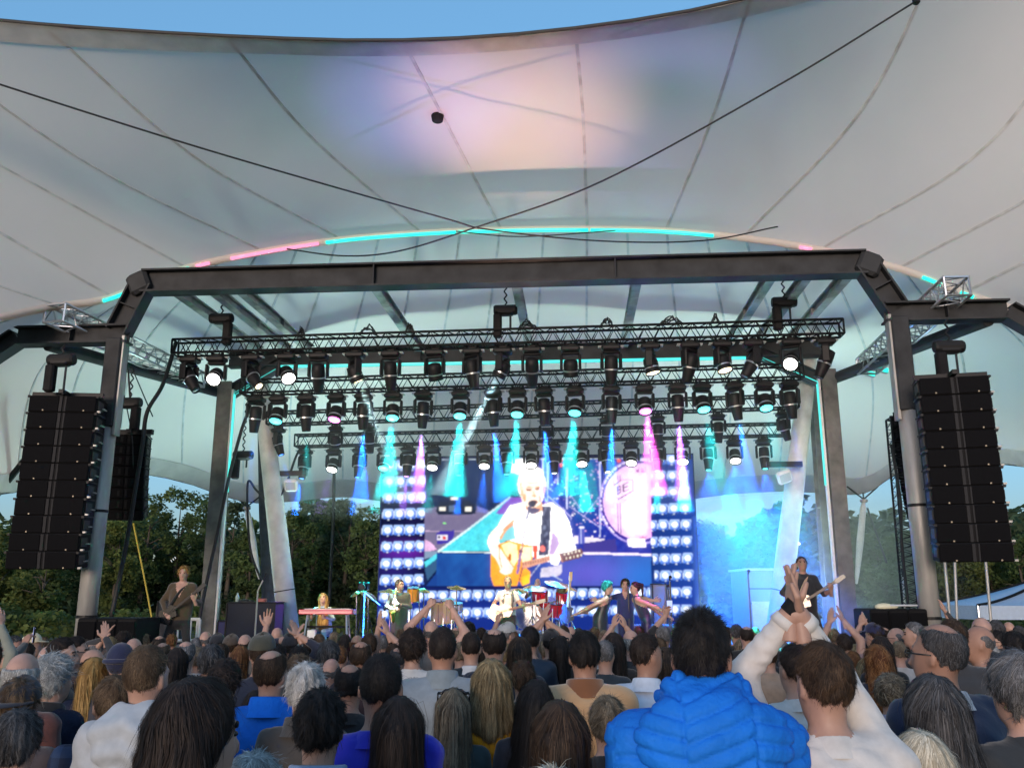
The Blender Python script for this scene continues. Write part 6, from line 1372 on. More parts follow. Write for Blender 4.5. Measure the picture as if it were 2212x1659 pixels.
aud(-12, 1385, 46, 'short', 'brown', (.2, .21, .17), 'arm in grey-green sleeve raised at the left frame edge', reach={'R': (2, 1352, .1, 'open')}, tkind='knit')
aud(206, 1412, 64, 'longest', 'gold', navy, 'long golden-blond hair over a navy jacket at left', 'puffer', seed=1)
aud(203, 1397, 48, 'stubble', 'brown', char_, 'bald bearded man left of the long blond hair', face_deg=-30, pose=dict(yaw=R(-30)), beard='brown', face=True, d=6.3)
aud(262, 1386, 56, 'crew', 'dark', (.03, .03, .04), 'person in a dark navy knitted hat', hat='beanie', hatc=(.01, .014, .05))
aud(320, 1376, 92, 'crew', 'lbrown', (.36, .39, .42), 'crew-cut man in light grey hooded sweatshirt', extra=hood((.38, .41, .44), 'knit', 1.0), pose=dict(width=1.1, bulk=.5, yaw=R(-12)), seed=2)
aud(248, 1444, 80, 'short', 'lbrown', (.02, .045, .11), 'short brown hair and dark blue checked shirt beside the grey hoodie', 'plaid', pose=dict(yaw=R(25), width=1.1), face_deg=10)
aud(426, 1449, 150, 'bob', 'dark', (.1, .05, .09), 'large dark bobbed hair with a checked collar, lower left', 'plaid2', pose=dict(yaw=R(-30)), face_deg=-12, extra=collar(cloth((.1, .05, .09), 'plaid2'), .085, .03), d=2.0, face=True)
aud(458, 1383, 60, 'fluffy', 'dgrey', char_, 'blue-grey rounded hair behind the dark bob')
aud(384, 1392, 52, 'long', 'dark', blk, 'long straight dark hair beside the crew-cut head')
aud(402, 1380, 46, 'balding', 'grey', (.06, .05, .05), 'balding grey head between long dark hair and blue-grey hair', sk=2, d=6.6)
aud(487, 1419, 80, 'curly', 'dark', (.03, .035, .05), 'dark wavy hair right behind the large bob')
aud(520, 1388, 42, 'long', 'copper', (.03, .02, .02), 'reddish brown long hair left of the olive cap')
aud(567, 1361, 58, 'crew', 'brown', navy, 'man in olive green cap with strap opening at the back', hat='cap', hatc=(.045, .045, .03))
aud(445, 1360, 29, 'stubble', 'grey', (.3, .2, .15), 'small bald head in front of the left inner column', sk=2)
aud(470, 1364, 32, 'crew', 'dark', blk, 'dark cap in the far row left of the black case', hat='cap', hatc=(.015, .015, .02))
aud(500, 1366, 36, 'short', 'brown', (.05, .05, .04), 'brown cap in the far row below the black case', hat='cap', hatc=(.07, .05, .035))
aud(530, 1366, 34, 'stubble', 'brown', (.2, .16, .12), 'bald far head below the pale microphone stand', sk=2)
aud(267, 1361, 38, 'curly', 'dark', blk, 'dark bushy hair in front of the left subwoofers')
aud(290, 1374, 38, 'stubble', 'lbrown', char_, 'shaven pale head left of the crew-cut man', sk=2)
aud(213, 1373, 38, 'short', 'grey', char_, 'grey haired man clapping raised hands before the subwoofers', face_deg=-25, reach={'R': (229, 1378, -.1, 'clap'), 'L': (222, 1382, -.05, 'clap')})
aud(553, 1483, 58, 'long', 'dark', (.45, .05, .09), 'long dark hair over a pink-red top right of the bob')
aud(548, 1612, 150, 'medium', 'silver', (.2, .22, .25), 'silver hair crown at the bottom edge, lower left', d=2.35)
# --- left of centre
aud(587, 1397, 70, 'balding', 'brown', (.01, .13, .55), 'balding man in a bright blue and navy jacket', 'puffer', extra=collar((.01, .17, .75), .095, .06, 'puffer'), pose=dict(yaw=R(-15), bulk=.8))
aud(662, 1421, 86, 'fluffy', 'white', (.045, .04, .035), 'short tousled white hair above a dark grey-brown coat', extra=collar((.05, .045, .04), .09, .05), seed=3)
aud(646, 1410, 46, 'curly', 'lbrown', char_, 'small brown curls behind the white tousled hair', d=5.4)
aud(716, 1417, 44, 'stubble', 'grey', (.08, .07, .07), 'bald head right of the white tousled hair', sk=2)
aud(711, 1376, 54, 'fluffy', 'dgrey', blk, 'dark grey rounded hair below the keyboard')
aud(646, 1389, 50, 'fluffy', 'black', navy, 'black hair between olive cap and dark grey hair')
aud(780, 1380, 48, 'balding', 'brown', (.06, .03, .03), 'balding tan head below the saxophonist', sk=1)
aud(825, 1393, 98, 'crew', 'black', (.01, .015, .42), 'tall man with black cropped hair in royal blue shirt', pose=dict(width=1.08), extra=collar((.01, .015, .45), .08, .02), sk=1)
aud(756, 1428, 58, 'balding', 'black', blk, 'dark head with a bare crown left of the royal blue shirt', sk=1, d=4.4)
aud(694, 1472, 126, 'fluffy', 'black', (.2, .28, .42), 'big jet-black hair with pale denim collar, low left of centre', extra=collar((.22, .3, .45), .1, .05), d=2.75)
aud(862, 1490, 122, 'longest', 'dark', (.03, .02, .025), 'very long dark brown hair, low at the centre left', seed=4)
aud(892, 1353, 68, 'curly', 'dark', (.55, .55, .54), 'dark mop of curls over a white shirt')
aud(957, 1342, 66, 'crew', 'dark', (.22, .26, .29), 'man with dark cropped hair in grey-blue high-collared jacket', pose=dict(width=1.18, bulk=.7), extra=collar((.2, .24, .26), .085, .06), sk=1)
aud(932, 1336, 38, 'stubble', 'grey', (.2, .15, .12), 'bald man holding both fists up below the percussion', sk=2, reach={'L': (924, 1312, .1, 'fist'), 'R': (977, 1316, .1, 'fist')}, pose=dict(sleeve=.1))
aud(1012, 1338, 36, 'fluffy', 'black', blk, 'black curly head in front of the drum riser')
aud(1018, 1356, 46, 'crew', 'dark', blk, 'dark cropped head in black leather jacket, centre', 'leather', extra=collar((.6, .6, .6), .075, .03))
aud(1068, 1351, 53, 'balding', 'dark', navy, 'balding crown ringed by dark hair below the singer', sk=2)
aud(980, 1476, 84, 'longest', 'ash', (.01, .03, .035), 'long brown hair with sunglasses pushed up on the head', extra=sunglasses_on_head, seed=5)
aud(1062, 1415, 88, 'shoulder', 'blond', (.62, .27, .015), 'wavy blond hair over a mustard quilted jacket', 'puffer', pose=dict(bulk=.9, width=1.0, quilt=(.07, .010)), seed=6)
aud(893, 1457, 44, 'fluffy', 'brown', char_, 'brown head half hidden behind the very long dark hair', d=5)
aud(671, 1372, 33, 'short', 'brown', char_, 'brown head below the left end of the keyboard'); aud(745, 1366, 32, 'long', 'dark', blk, 'dark haired head under the keyboard, far row'); aud(772, 1368, 33, 'horseshoe', 'copper', (.1, .06, .05), 'tan half-bald head in the far row below the keyboard', sk=1); aud(798, 1362, 38, 'short', 'brown', char_, 'brown short hair below the percussion stand'); aud(827, 1367, 27, 'short', 'grey', char_, 'grey small head left of the clapping hands'); aud(870, 1354, 33, 'fluffy', 'lbrown', char_, 'light brown head below the saxophonist, far row'); aud(599, 1352, 26, None, 'grey', (.3, .2, .15), 'shiny bald head at the foot of the left mast', sk=2)
aud(600, 1385, 42, 'fluffy', 'black', blk, 'black hair with an open hand raised beside the olive cap', reach={'L': (576, 1352, .2, 'open', (.2, -.9, 0))}, pose=dict(sleeve=.4), d=7.2)
aud(625, 1364, 40, 'short', 'black', navy, 'person in black cap clapping raised hands near the mast', hat='cap', hatc=(.012, .012, .02), reach={'R': (644, 1372, 0, 'clap'), 'L': (632, 1378, 0, 'clap')}, pose=dict(sleeve=.5))
aud(850, 1384, 36, 'short', 'brown', (.05, .03, .03), 'person clapping raised hands in front of the saxophonist', reach={'L': (818, 1352, .2, 'clap'), 'R': (838, 1368, .1, 'clap')}, pose=dict(sleeve=.1))
# --- centre
aud(1122, 1368, 56, 'long', 'brown', (.03, .03, .04), 'straight brown long hair left of the dark jacket, centre'); aud(1145, 1345, 42, 'short', 'black', (.012, .02, .04), 'dark haired man in a dark blue jacket below the bass drum', 'leather'); aud(1095, 1340, 38, 'short', 'grey', (.1, .1, .1), 'person in a pale grey cap below the singer', hat='cap', hatc=(.33, .34, .34), face_deg=-50)
aud(1208, 1367, 47, 'long', 'black', blk, 'long black hair with sunglasses on top, centre', extra=sunglasses_on_head); aud(1262, 1351, 70, 'short', 'black', (.52, .31, .15), 'black haired man in a tan suede jacket with brown collar', 'suede', pose=dict(width=1.2, bulk=.9), extra=collar((.2, .075, .025), .095, .055, 'suede'), sk=1)
aud(1306, 1374, 44, 'crew', 'grey', (.02, .03, .04), 'grey cropped head right of the tan jacket', pose=dict(yaw=R(-15))); aud(1326, 1360, 52, 'long', 'dark', blk, 'long dark hair right of the tan jacket'); aud(1394, 1357, 62, 'short', 'dark', (.56, .62, .72), 'man in a white shirt turning to the right', face_deg=-15, pose=dict(yaw=R(-45), width=1.05), extra=collar((.6, .66, .75), .08, .04), sk=1, face=True)
aud(1362, 1356, 42, 'horseshoe', 'silver', char_, 'silver balding head left of the white shirt', sk=2); aud(1437, 1391, 54, 'long', 'brown', (.04, .03, .03), 'long brown hair just left of the blue quilted jacket'); aud(1396, 1436, 44, 'fluffy', 'brown', char_, 'brown head low beside the white shirt', d=5.2)
aud(1130, 1418, 60, 'fluffy', 'brown', (.03, .05, .05), 'brown short hair right of the mustard jacket'); aud(1152, 1457, 86, 'longest', 'black', (.01, .011, .02), 'sleek black long hair leaning left, low centre', seed=7, pose=dict(tilt=R(8)))
aud(1208, 1497, 138, 'longest', 'brown', (.03, .025, .02), 'big long light-streaked brown hair, bottom centre', seed=8); aud(1312, 1492, 84, 'fluffy', 'ash', blk, 'short ash-blond layered hair above a black top', seed=9); aud(1190, 1640, 118, 'fluffy', 'platinum', (.4, .4, .4), 'pale platinum crown cut by the bottom edge, centre', d=2.2)
aud(1432, 1346, 32, 'short', 'grey', blk, 'person holding a phone up with one hand', reach={'L': (1437, 1330, .15, 'hold', (.3, -.9, 0))}, extra=phone_in(-1), pose=dict(sleeve=.3)); aud(1217, 1345, 29, 'crew', 'brown', char_, 'small cropped head below the bass drum'); aud(1233, 1350, 26, 'stubble', 'brown', (.2, .14, .1), 'small bald head left of the backing singers', sk=2)
aud(1190, 1354, 40, 'short', 'black', blk, 'dark head clapping raised hands below the drums', hat='cap', hatc=(.02, .015, .015), reach={'L': (1172, 1340, .1, 'clap'), 'R': (1180, 1342, .15, 'clap')}, pose=dict(sleeve=.1))
aud(1340, 1372, 30, 'short', 'brown', char_, 'head with both hands raised below the backing singers', reach={'L': (1324, 1352, .1, 'open'), 'R': (1352, 1354, .1, 'open')}, pose=dict(sleeve=.2))
aud(1080, 1372, 30, 'short', 'dark', blk, 'bare arm raised in front of the singer', reach={'L': (1076, 1332, .1, 'hold')}, pose=dict(sleeve=.1))
# --- the tall man in the blue quilted jacket
aud(1510, 1298, 130, 'patch', 'black', (.012, .16, .62), 'tall man in a bright blue quilted jacket with hood', 'puffer', res=.0075, pose=dict(width=1.22, bulk=1.0, quilt=(.08, .014), yaw=R(-14), collar=.09), extra=hood((.012, .165, .64), 'puffer', 1.3, True), d=2.55, seed=10, sk=1)
# --- right
aud(1776, 1366, 107, 'short', 'brown', (.58, .56, .53), 'man in a white sweater clapping hands high above his head', pose=dict(width=1.14, bulk=.6, yaw=R(10), sleeve=.9, hand_scale=.92), res=.009, extra=both(watch(-1, 1.06), collar((.58, .56, .53), .074, .022), cuff(-1, cloth((.58, .56, .53)), .93, .039), cuff(1, cloth((.58, .56, .53)), .93, .039)), reach={'L': (1708, 1324, .10, 'clap', (.95, .1, 0), (-.7, .7, -.1), (.12, .1, 1)), 'R': (1725, 1328, .09, 'clap', (-.95, -.05, 0), (.4, .9, -.1), (-.10, .1, 1))}, d=2.6, seed=11)
aud(1716, 1378, 46, 'short', 'dark', (.5, .5, .48), 'dark haired man half hidden left of the white sweater', face_deg=8, pose=dict(yaw=R(8)), d=4.2); aud(1728, 1348, 36, 'stubble', 'grey', (.1, .4, .3), 'bald head with green collar behind the raised clapping arms', sk=2)
aud(2024, 1337, 92, 'balding', 'dgrey', (.012, .02, .055), 'balding man with glasses in a navy sweater', pose=dict(width=1.15, yaw=R(28), bulk=.5), face_deg=14, glasses=True, extra=collar((.4, .42, .45), .085, .03), seed=12, sk=1)
aud(2055, 1327, 58, 'short', 'brown', char_, 'brown haired man directly behind the glasses wearer'); aud(2013, 1445, 130, 'shoulder', 'dgrey', (.03, .05, .08), 'long straight grey-brown hair, low at the right', seed=13); aud(1987, 1566, 150, 'bob', 'platinum', (.012, .02, .035), 'pale blond bob at the bottom right', seed=14, d=2.65)
aud(2196, 1395, 120, 'medium', 'grey', (.02, .025, .03), 'grey haired man cut by the right edge, ear showing', face_deg=8, pose=dict(yaw=R(6)), sk=2, d=2.9); aud(1920, 1450, 70, 'curly', 'ash', (.02, .02, .028), 'wavy grey-brown hair with glasses right of the white sweater', face_deg=-25, pose=dict(yaw=R(-25), nod=R(8)), glasses=True, extra=collar((.3, .28, .38), .08, .03))
aud(1871, 1417, 47, 'bob', 'blond', navy, 'small blond bob right of the white sweater'); aud(1894, 1387, 64, 'wavy', 'copper', navy, 'long wavy copper hair at the right'); aud(1962, 1394, 38, 'medium', 'dark', navy, 'dark haired woman laughing in profile to the left', face_deg=80, pose=dict(yaw=R(15)), face=True, sk=2)
aud(2111, 1345, 54, 'stubble', 'grey', (.3, .27, .25), 'bald tan man in profile at the right', face_deg=50, sk=1, pose=dict(yaw=R(20)), face=True); aud(2118, 1328, 46, 'stubble', 'lbrown', char_, 'large bald head before the white gazebo', sk=2, d=7.2); aud(2134, 1387, 48, 'curly', 'white', (.5, .47, .43), 'white haired person in pale top clapping at the right', reach={'L': (2112, 1408, -.1, 'clap'), 'R': (2122, 1412, -.1, 'clap')})
aud(2188, 1356, 54, 'fluffy', 'black', blk, 'black short hair at the right edge'); aud(2164, 1400, 44, 'curly', 'black', blk, 'dark curls low at the right edge'); aud(2178, 1340, 24, None, 'grey', (.3, .2, .12), 'small head lit warm yellow at far right', sk=2); aud(1972, 1337, 36, 'short', 'grey', char_, 'grey man in profile left of the glasses wearer', face_deg=70, face=True); aud(1934, 1352, 32, 'stubble', 'grey', blk, 'bald man with dark glasses below the right subwoofers', glasses=True, face_deg=60, sk=2)
aud(1888, 1342, 40, 'fluffy', 'dark', blk, 'dark hair and dark blue cap right of the right guitarist', hat='cap', hatc=(.01, .014, .06), face_deg=40); aud(1902, 1368, 46, 'long', 'dark', blk, 'long dark hair behind the copper hair', d=7.); aud(1612, 1349, 30, 'balding', 'dark', blk, 'balding dark head right of the tall man'); aud(1618, 1406, 32, None, 'grey', (.5, .45, .5), 'person in pale pink knitted hat right of the tall man', hat='beanie', hatc=(.6, .5, .56))
aud(2150, 1333, 32, 'short', 'dgrey', char_, 'grey head at the left corner of the gazebo', d=9.); aud(2152, 1355, 34, 'short', 'black', (.2, .1, .08), 'man in glasses facing left at the right edge', glasses=True, face=True, face_deg=75); aud(1842, 1400, 32, 'short', 'copper', char_, 'sandy short hair right of the clapping man'); aud(1640, 1372, 34, 'short', 'black', blk, 'black head between tall man and raised arm'); aud(1590, 1343, 28, 'short', 'dgrey', blk, 'far grey head at the blue jacket shoulder')
aud(1822, 1362, 34, 'short', 'dark', (.3, .2, .2), 'person clapping high just right of the white sweater', reach={'L': (1792, 1344, .2, 'clap'), 'R': (1822, 1340, .15, 'clap')}, pose=dict(sleeve=.05)); aud(1850, 1366, 34, 'medium', 'dark', blk, 'bare-armed person clapping below the right subwoofers', reach={'L': (1860, 1345, .1, 'clap'), 'R': (1872, 1348, .1, 'clap')}, pose=dict(sleeve=.05)); aud(2040, 1345, 34, 'short', 'brown', char_, 'single hand raised beside the right front column', reach={'R': (2043, 1322, .1, 'open')}, d=10.)
# --- far rows that fill in behind
FAR = [(60, 1382, 34), (155, 1390, 36), (240, 1398, 36), (300, 1392, 34), (352, 1384, 34), (430, 1392, 38), (480, 1384, 34), (545, 1388, 36), (615, 1384, 34), (690, 1386, 36), (735, 1388, 36), (815, 1380, 34), (860, 1394, 36), (925, 1376, 34), (995, 1380, 36), (1045, 1384, 36), (1095, 1384, 34), (1180, 1378, 34), (1235, 1380, 34), (1290, 1384, 34), (1345, 1388, 36), (1400, 1384, 34), (1425, 1372, 30), (1600, 1376, 32), (1660, 1386, 36), (1850, 1388, 36), (1940, 1378, 34), (1985, 1372, 32), (2075, 1382, 36), (2205, 1384, 38), (15, 1375, 30), (95, 1372, 30), (118, 1378, 28), (185, 1378, 30), (240, 1370, 28), (310, 1366, 26), (345, 1370, 28), (372, 1366, 26), (425, 1372, 28), (548, 1372, 26), (690, 1364, 26), (722, 1362, 25), (845, 1362, 24), (905, 1366, 28), (985, 1352, 26), (1040, 1352, 26), (1110, 1358, 26), (1165, 1362, 26), (1250, 1352, 25), (1285, 1352, 25), (1305, 1356, 26), (1380, 1350, 24), (1410, 1356, 26), (1460, 1352, 26), (1570, 1350, 24), (1632, 1352, 24), (1660, 1356, 26), (1690, 1352, 25), (1755, 1350, 26), (1800, 1356, 28), (1910, 1352, 26), (1955, 1356, 27), (1998, 1348, 27), (2080, 1348, 27), (2095, 1362, 30), (2135, 1345, 26), (2200, 1346, 28)]
STY = ['short', 'fluffy', 'crew', 'long', 'balding', 'medium', 'short', 'curly']; HCS = ['dark', 'lbrown', 'ash', 'dgrey', 'blond', 'grey', 'brown', 'copper', 'ash']
AD = {'short': 'short', 'fluffy': 'tousled', 'crew': 'cropped', 'long': 'long', 'balding': 'thinning', 'medium': 'collar-length', 'curly': 'curly'}; CD = {'dark': 'dark brown', 'brown': 'brown', 'black': 'black', 'dgrey': 'dark grey', 'lbrown': 'light brown', 'grey': 'grey', 'ash': 'ash brown', 'blond': 'blond', 'copper': 'copper'}
NEARBY = [(0, 'left frame edge'), (80, 'cream cap'), (170, 'left subwoofers'), (300, 'left railing'), (400, 'left guitarist'), (460, 'left inner column'), (540, 'tall black case'), (620, 'left mast'), (710, 'keyboard'), (800, 'percussion'), (862, 'saxophonist'), (960, 'grey-blue jacket'), (1030, 'drum riser'), (1092, 'singer'), (1140, 'bass drum'), (1200, 'drummer'), (1262, 'tan jacket'), (1340, 'backing singers'), (1440, 'raised phone'), (1510, 'tall man in blue'), (1616, 'lone microphone stand'), (1690, 'raised watch'), (1760, 'right guitarist'), (1830, 'right inner column'), (1930, 'right subwoofers'), (2010, 'right front column'), (2110, 'gazebo'), (2212, 'right frame edge')]
seen = {}
for i, (x, y, w) in enumerate(FAR):
    st, hc = STY[i * 5 % 8], HCS[i * 7 % 9]; nb = min(NEARBY, key=lambda t: abs(t[0] - x)); side = 'left of' if x < nb[0] - 8 else ('right of' if x > nb[0] + 8 else 'below')
    lb = 'far small head with %s %s hair, %s the %s' % (AD[st], CD[hc], side, nb[1]); aud(x, y, w, st, hc, [(.03, .03, .035), (.2, .22, .25), navy, (.3, .22, .16), (.05, .12, .25), (.42, .4, .38), (.14, .05, .05)][i % 7], lb, sk=i % 4)
# ================================================================== instruments and performers
def frame(o, xdir, ydir):
    x = Vector(xdir).normalized(); y = Vector(ydir); y = (y - x * y.dot(x)).normalized(); z = x.cross(y)
    return Matrix.Translation(Vector(o)) @ Matrix(((x.x, y.x, z.x, 0), (x.y, y.y, z.y, 0), (x.z, y.z, z.z, 0), (0, 0, 0, 1)))
def guitar_outline(L, lower, upper, waist, cut=0):
    pts = []
    for k in range(48):
        a = 2 * math.pi * k / 48; c, s = math.cos(a), math.sin(a); x = c * L / 2; t = (x / L + .5)
        w = lower * math.exp(-((t - .27) / .27) ** 2) + upper * math.exp(-((t - .8) / .2) ** 2); w = max(w, waist * (abs(s) ** .5)) if .3 < t < .75 else w
        env = abs(s) ** .55; z = math.copysign(w * env, s) if abs(s) > 1e-6 else 0
        if cut and s > 0 and t > .8: x -= cut * (t - .8) * 4
        pts.append((x, z))
    return pts
def guitar(o, xdir, ydir, col, label, acoustic=False, neckcol=(.12, .06, .03), headcol=(.02, .02, .02), dark=False):
    """o: centre of the body; xdir: towards the headstock; ydir: out of the front."""
    root = thing('acoustic_guitar' if acoustic else 'electric_guitar', label, 'guitar', o); M_ = frame((0, 0, 0), xdir, ydir); t = .1 if acoustic else .045; L = .5 if acoustic else .4
    def pt(q): q.v = [tuple(Vector(o) + (M_ @ Vector(p))) for p in q.v]; return q
    mt = mat('guitar_' + label[:10], col, .22, var=.15, coat=.5)
    q = MB(); q.prism(guitar_outline(L, .2 if acoustic else .165, .145 if acoustic else .13, .12 if acoustic else .1, 0 if acoustic else .05), t); b = pt(q).build('body', mt, root)
    q = MB(); q.box((L * .5 + .2, t / 2 + .004, 0), (.55, .022, .05), bev=.006); pt(q).build('neck', mat('neck_' + label[:10], neckcol, .4), root)
    q = MB(); q.prism([(.0, -.025), (.04, -.04), (.19, -.035), (.2, .03), (.03, .04), (0, .025)], .018, Matrix.Translation((L * .5 + .47, t / 2, 0))); hs_ = pt(q).build('headstock', mat('headstock_' + label[:8], headcol, .3), root)
    for k in range(6):
        q = MB(); q.ball((L * .5 + .5 + .028 * (k % 3) * 1.9, t / 2, .048 if k < 3 else -.048), .011, 6); pt(q).build('tuning_peg', M_chrome, hs_)
    if acoustic:
        q = MB(); q.lathe([(.05, 0), (.05, .003)], Matrix.Translation((L * .16, t / 2 + .001, 0)) @ Matrix.Rotation(-math.pi / 2, 4, 'X')); pt(q).build('sound_hole', M_black, b)
        q = MB(); q.prism([(.02, -.06), (.1, -.06), (.09, -.12), (.0, -.12)], .004, Matrix.Translation((0, t / 2 + .002, 0))); pt(q).build('pickguard', mat('pickguard', (.12, .03, .015), .3), b)
    else:
        for dx in (.02, .11):
            q = MB(); q.box((dx, t / 2 + .006, 0), (.035, .014, .085), bev=.004); pt(q).build('pickup', M_chrome, b)
    q = MB(); q.box((-L * .18, t / 2 + .006, 0), (.02, .014, .1)); pt(q).build('bridge', M_chrome if not acoustic else M_black, b)
    q = MB()
    for k in range(6): q.tube([(-L * .18, t / 2 + .02, -.02 + .008 * k), (L * .5 + .47, t / 2 + .018, -.017 + .007 * k)], .0007, 4)
    pt(q).build('strings', M_stand, root, kind='stuff')
def strap(a, b, c, col):
    def ex(root, I):
        q = MB(); pts_ = crom(np.array([a, b, c]), np.linspace(0, 2, 10)); q.tube([Vector(p) for p in pts_], .022, 6); mk('strap', np.array(q.v), q.f, cloth(col), root, True)
    return ex
def performer(x, ytop, Y, label, pose, face_deg=0, h=.0175, base=None, hgt=None, **k):
    """Stands on the deck below (x), crown at ytop; face_deg 0 looks at the audience."""
    t = SP(x, ytop, Y); z0 = STZ if base is None else base; hh = (t.z - z0) if hgt is None else hgt
    fa = math.pi - AS + R(face_deg); o = S(toS(t)[0], Y, z0 if hgt is None else t.z - hgt)
    return person(o, hh, fa, label, pose, h=h, group='performers on the stage', **k), o, fa, hh / 1.765
def loc2w(o, fa, s, p): return Vector(o) + Matrix.Rotation(fa, 3, 'Z') @ (Vector(p) * s)
def riser_box(o, w, d, label):
    if o.z < STZ + .03: return
    q = MB(); q.box((o.x, o.y + .05, (STZ + o.z - .004) / 2), (w, d, o.z - STZ - .004), M=RZ, bev=.01); tag(q.build('riser', M_black), label, 'riser', 'risers')
blackt = cloth((.012, .012, .014)); M_face = True
# left guitarist: open brown blazer, dark guitar
ps = dict(armR=((.31, .02, 1.15), (.17, .2, .93)), armL=((-.33, .06, 1.12), (-.31, .27, 1.17)), handR=('hold', (-.7, .4, -.5), (0, -1, -.3)), handL=('hold', (.2, .5, .8), (.3, -.6, .3)), hands=False, legs={-1: ((-.17, .1, .52), (-.3, .0, .085)), 1: ((.17, .1, .52), (.27, -.02, .085))}, vopen=.24, bulk=.6, hem=.1, hemz=.1, yaw=R(6), width=1.08)
r_, o, fa, s = performer(398, 1221, 16.2, 'guitarist in an open brown blazer and dark trousers at stage left side', ps, 6, hair='medium', hcol='gold', top=(.06, .04, .02), tkind='suede', legs=blackt, face=True, sk=2, hgt=1.86, seed=3, extra=strap((-.12, .0, 1.45), (.0, .16, 1.3), (.16, .17, 1.02), (.01, .01, .01)))
riser_box(o, 1.6, 1.2, 'low black riser under the left guitarist'); guitar(loc2w(o, fa, s, (.13, .2, .93)), Matrix.Rotation(fa, 3, 'Z') @ Vector((-.72, .14, .58)), Matrix.Rotation(fa, 3, 'Z') @ Vector((.1, 1, .1)), (.02, .02, .022), 'dark electric guitar of the left guitarist', neckcol=(.05, .04, .035))
# keyboard player, seated
ps = dict(hips=(0, -.12, .56), neck=(.02, .0, 1.06), armR=((.25, .12, .82), (.15, .38, .86)), armL=((-.25, .12, .82), (-.15, .38, .86)), legs={-1: ((-.12, .32, .55), (-.12, .3, .085)), 1: ((.12, .32, .55), (.12, .3, .085))}, nod=R(-22), tilt=R(6), fem=1, width=.95, hemz=0, vneck=.8)
o = S(toS(SP(700, 1300, 19.0))[0], 19.0, STZ); person(o, 1.74, math.pi - AS, 'blond keyboard player in a pale denim jacket, seated', ps, hair='longest', hcol='gold', top=(.25, .36, .45), legs=cloth((.06, .2, .32)), face=True, sk=2, group='performers on the stage', seed=4, shoes=mat('pale_boot', (.5, .45, .35), .6))
def stool(o, h, label):
    root = thing('drum_stool', label, 'stool', o, 'stools'); q = MB(); q.lathe([(.15, h - .06), (.17, h - .04), (.17, h - .01), (.13, h)], Matrix.Translation(o)); q.build('seat', M_black, root, True); q = MB(); q.tube([o + Vector((0, 0, .2)), o + Vector((0, 0, h - .05))], .025, 8); q.build('column', M_chrome, root)
    for k in range(3): a = k * 2.094; q = MB(); q.tube([o + Vector((0, 0, .3)), o + Vector((.25 * math.cos(a), .25 * math.sin(a), .01))], .014, 6); q.build('leg', M_chrome, root)
stool(o + Vector((0, .12, 0)), .47, 'round stool under the keyboard player')
def keyboard():
    Y = 18.55; a, b = SP(650, 1321, Y), SP(766, 1321, Y); X0, X1 = toS(a)[0], toS(b)[0]; z = a.z; w = X1 - X0; c = S((X0 + X1) / 2, Y, z); root = thing('stage_keyboard', 'red stage keyboard in front of the blond player', 'keyboard', S((X0 + X1) / 2, Y, STZ)); red = mat('red_paint', (.55, .02, .05), .3, coat=.4)
    q = MB(); q.box(c, (w, .34, .1), M=RZ, bev=.015); q.build('case', red, root)
    q = MB(); q.box(c + Vector((0, -.165, .015)), (w * .96, .02, .05), M=RZ); q.build('back_panel', mat('pink_panel', (.6, .12, .16), .4), root)
    q = MB(); q.box(c + Vector((0, .08, .055)), (w * .86, .15, .018), M=RZ); q.build('white_keys', M_white, root)
    for k in range(30):
        if k % 7 in (2, 6): continue
        q = MB(); q.box(c + SXv * (w * .84 * (k / 29 - .5)) + Vector((0, .05, .07)), (.014, .085, .012), M=RZ); q.build('black_key', M_black, root)
    sr = thing('keyboard_stand', 'folding stand with pale legs under the red keyboard', 'stand', S((X0 + X1) / 2, Y, STZ))
    for sx in (-1, 1):
        q = MB(); q.tube([S((X0 + X1) / 2 + sx * w * .42, Y - .12, STZ), S((X0 + X1) / 2 + sx * w * .36, Y - .05, z - .05)], .022, 8); q.tube([S((X0 + X1) / 2 + sx * w * .42, Y + .2, STZ), S((X0 + X1) / 2 + sx * w * .36, Y + .1, z - .05)], .022, 8); q.build('leg', M_alu, sr)
    q = MB(); q.tube([S((X0 + X1) / 2 - w * .4, Y, z - .3), S((X0 + X1) / 2 + w * .4, Y, z - .3)], .018, 8); q.build('crossbar', M_black, sr)
    q = MB(); q.box(S((X0 + X1) / 2 - w * .25, Y - .1, STZ + .35), (.18, .1, .5), M=RZ, bev=.02); tag(q.build('side_panel', M_white), 'pale tall panel under the red keyboard', 'panel')
keyboard()
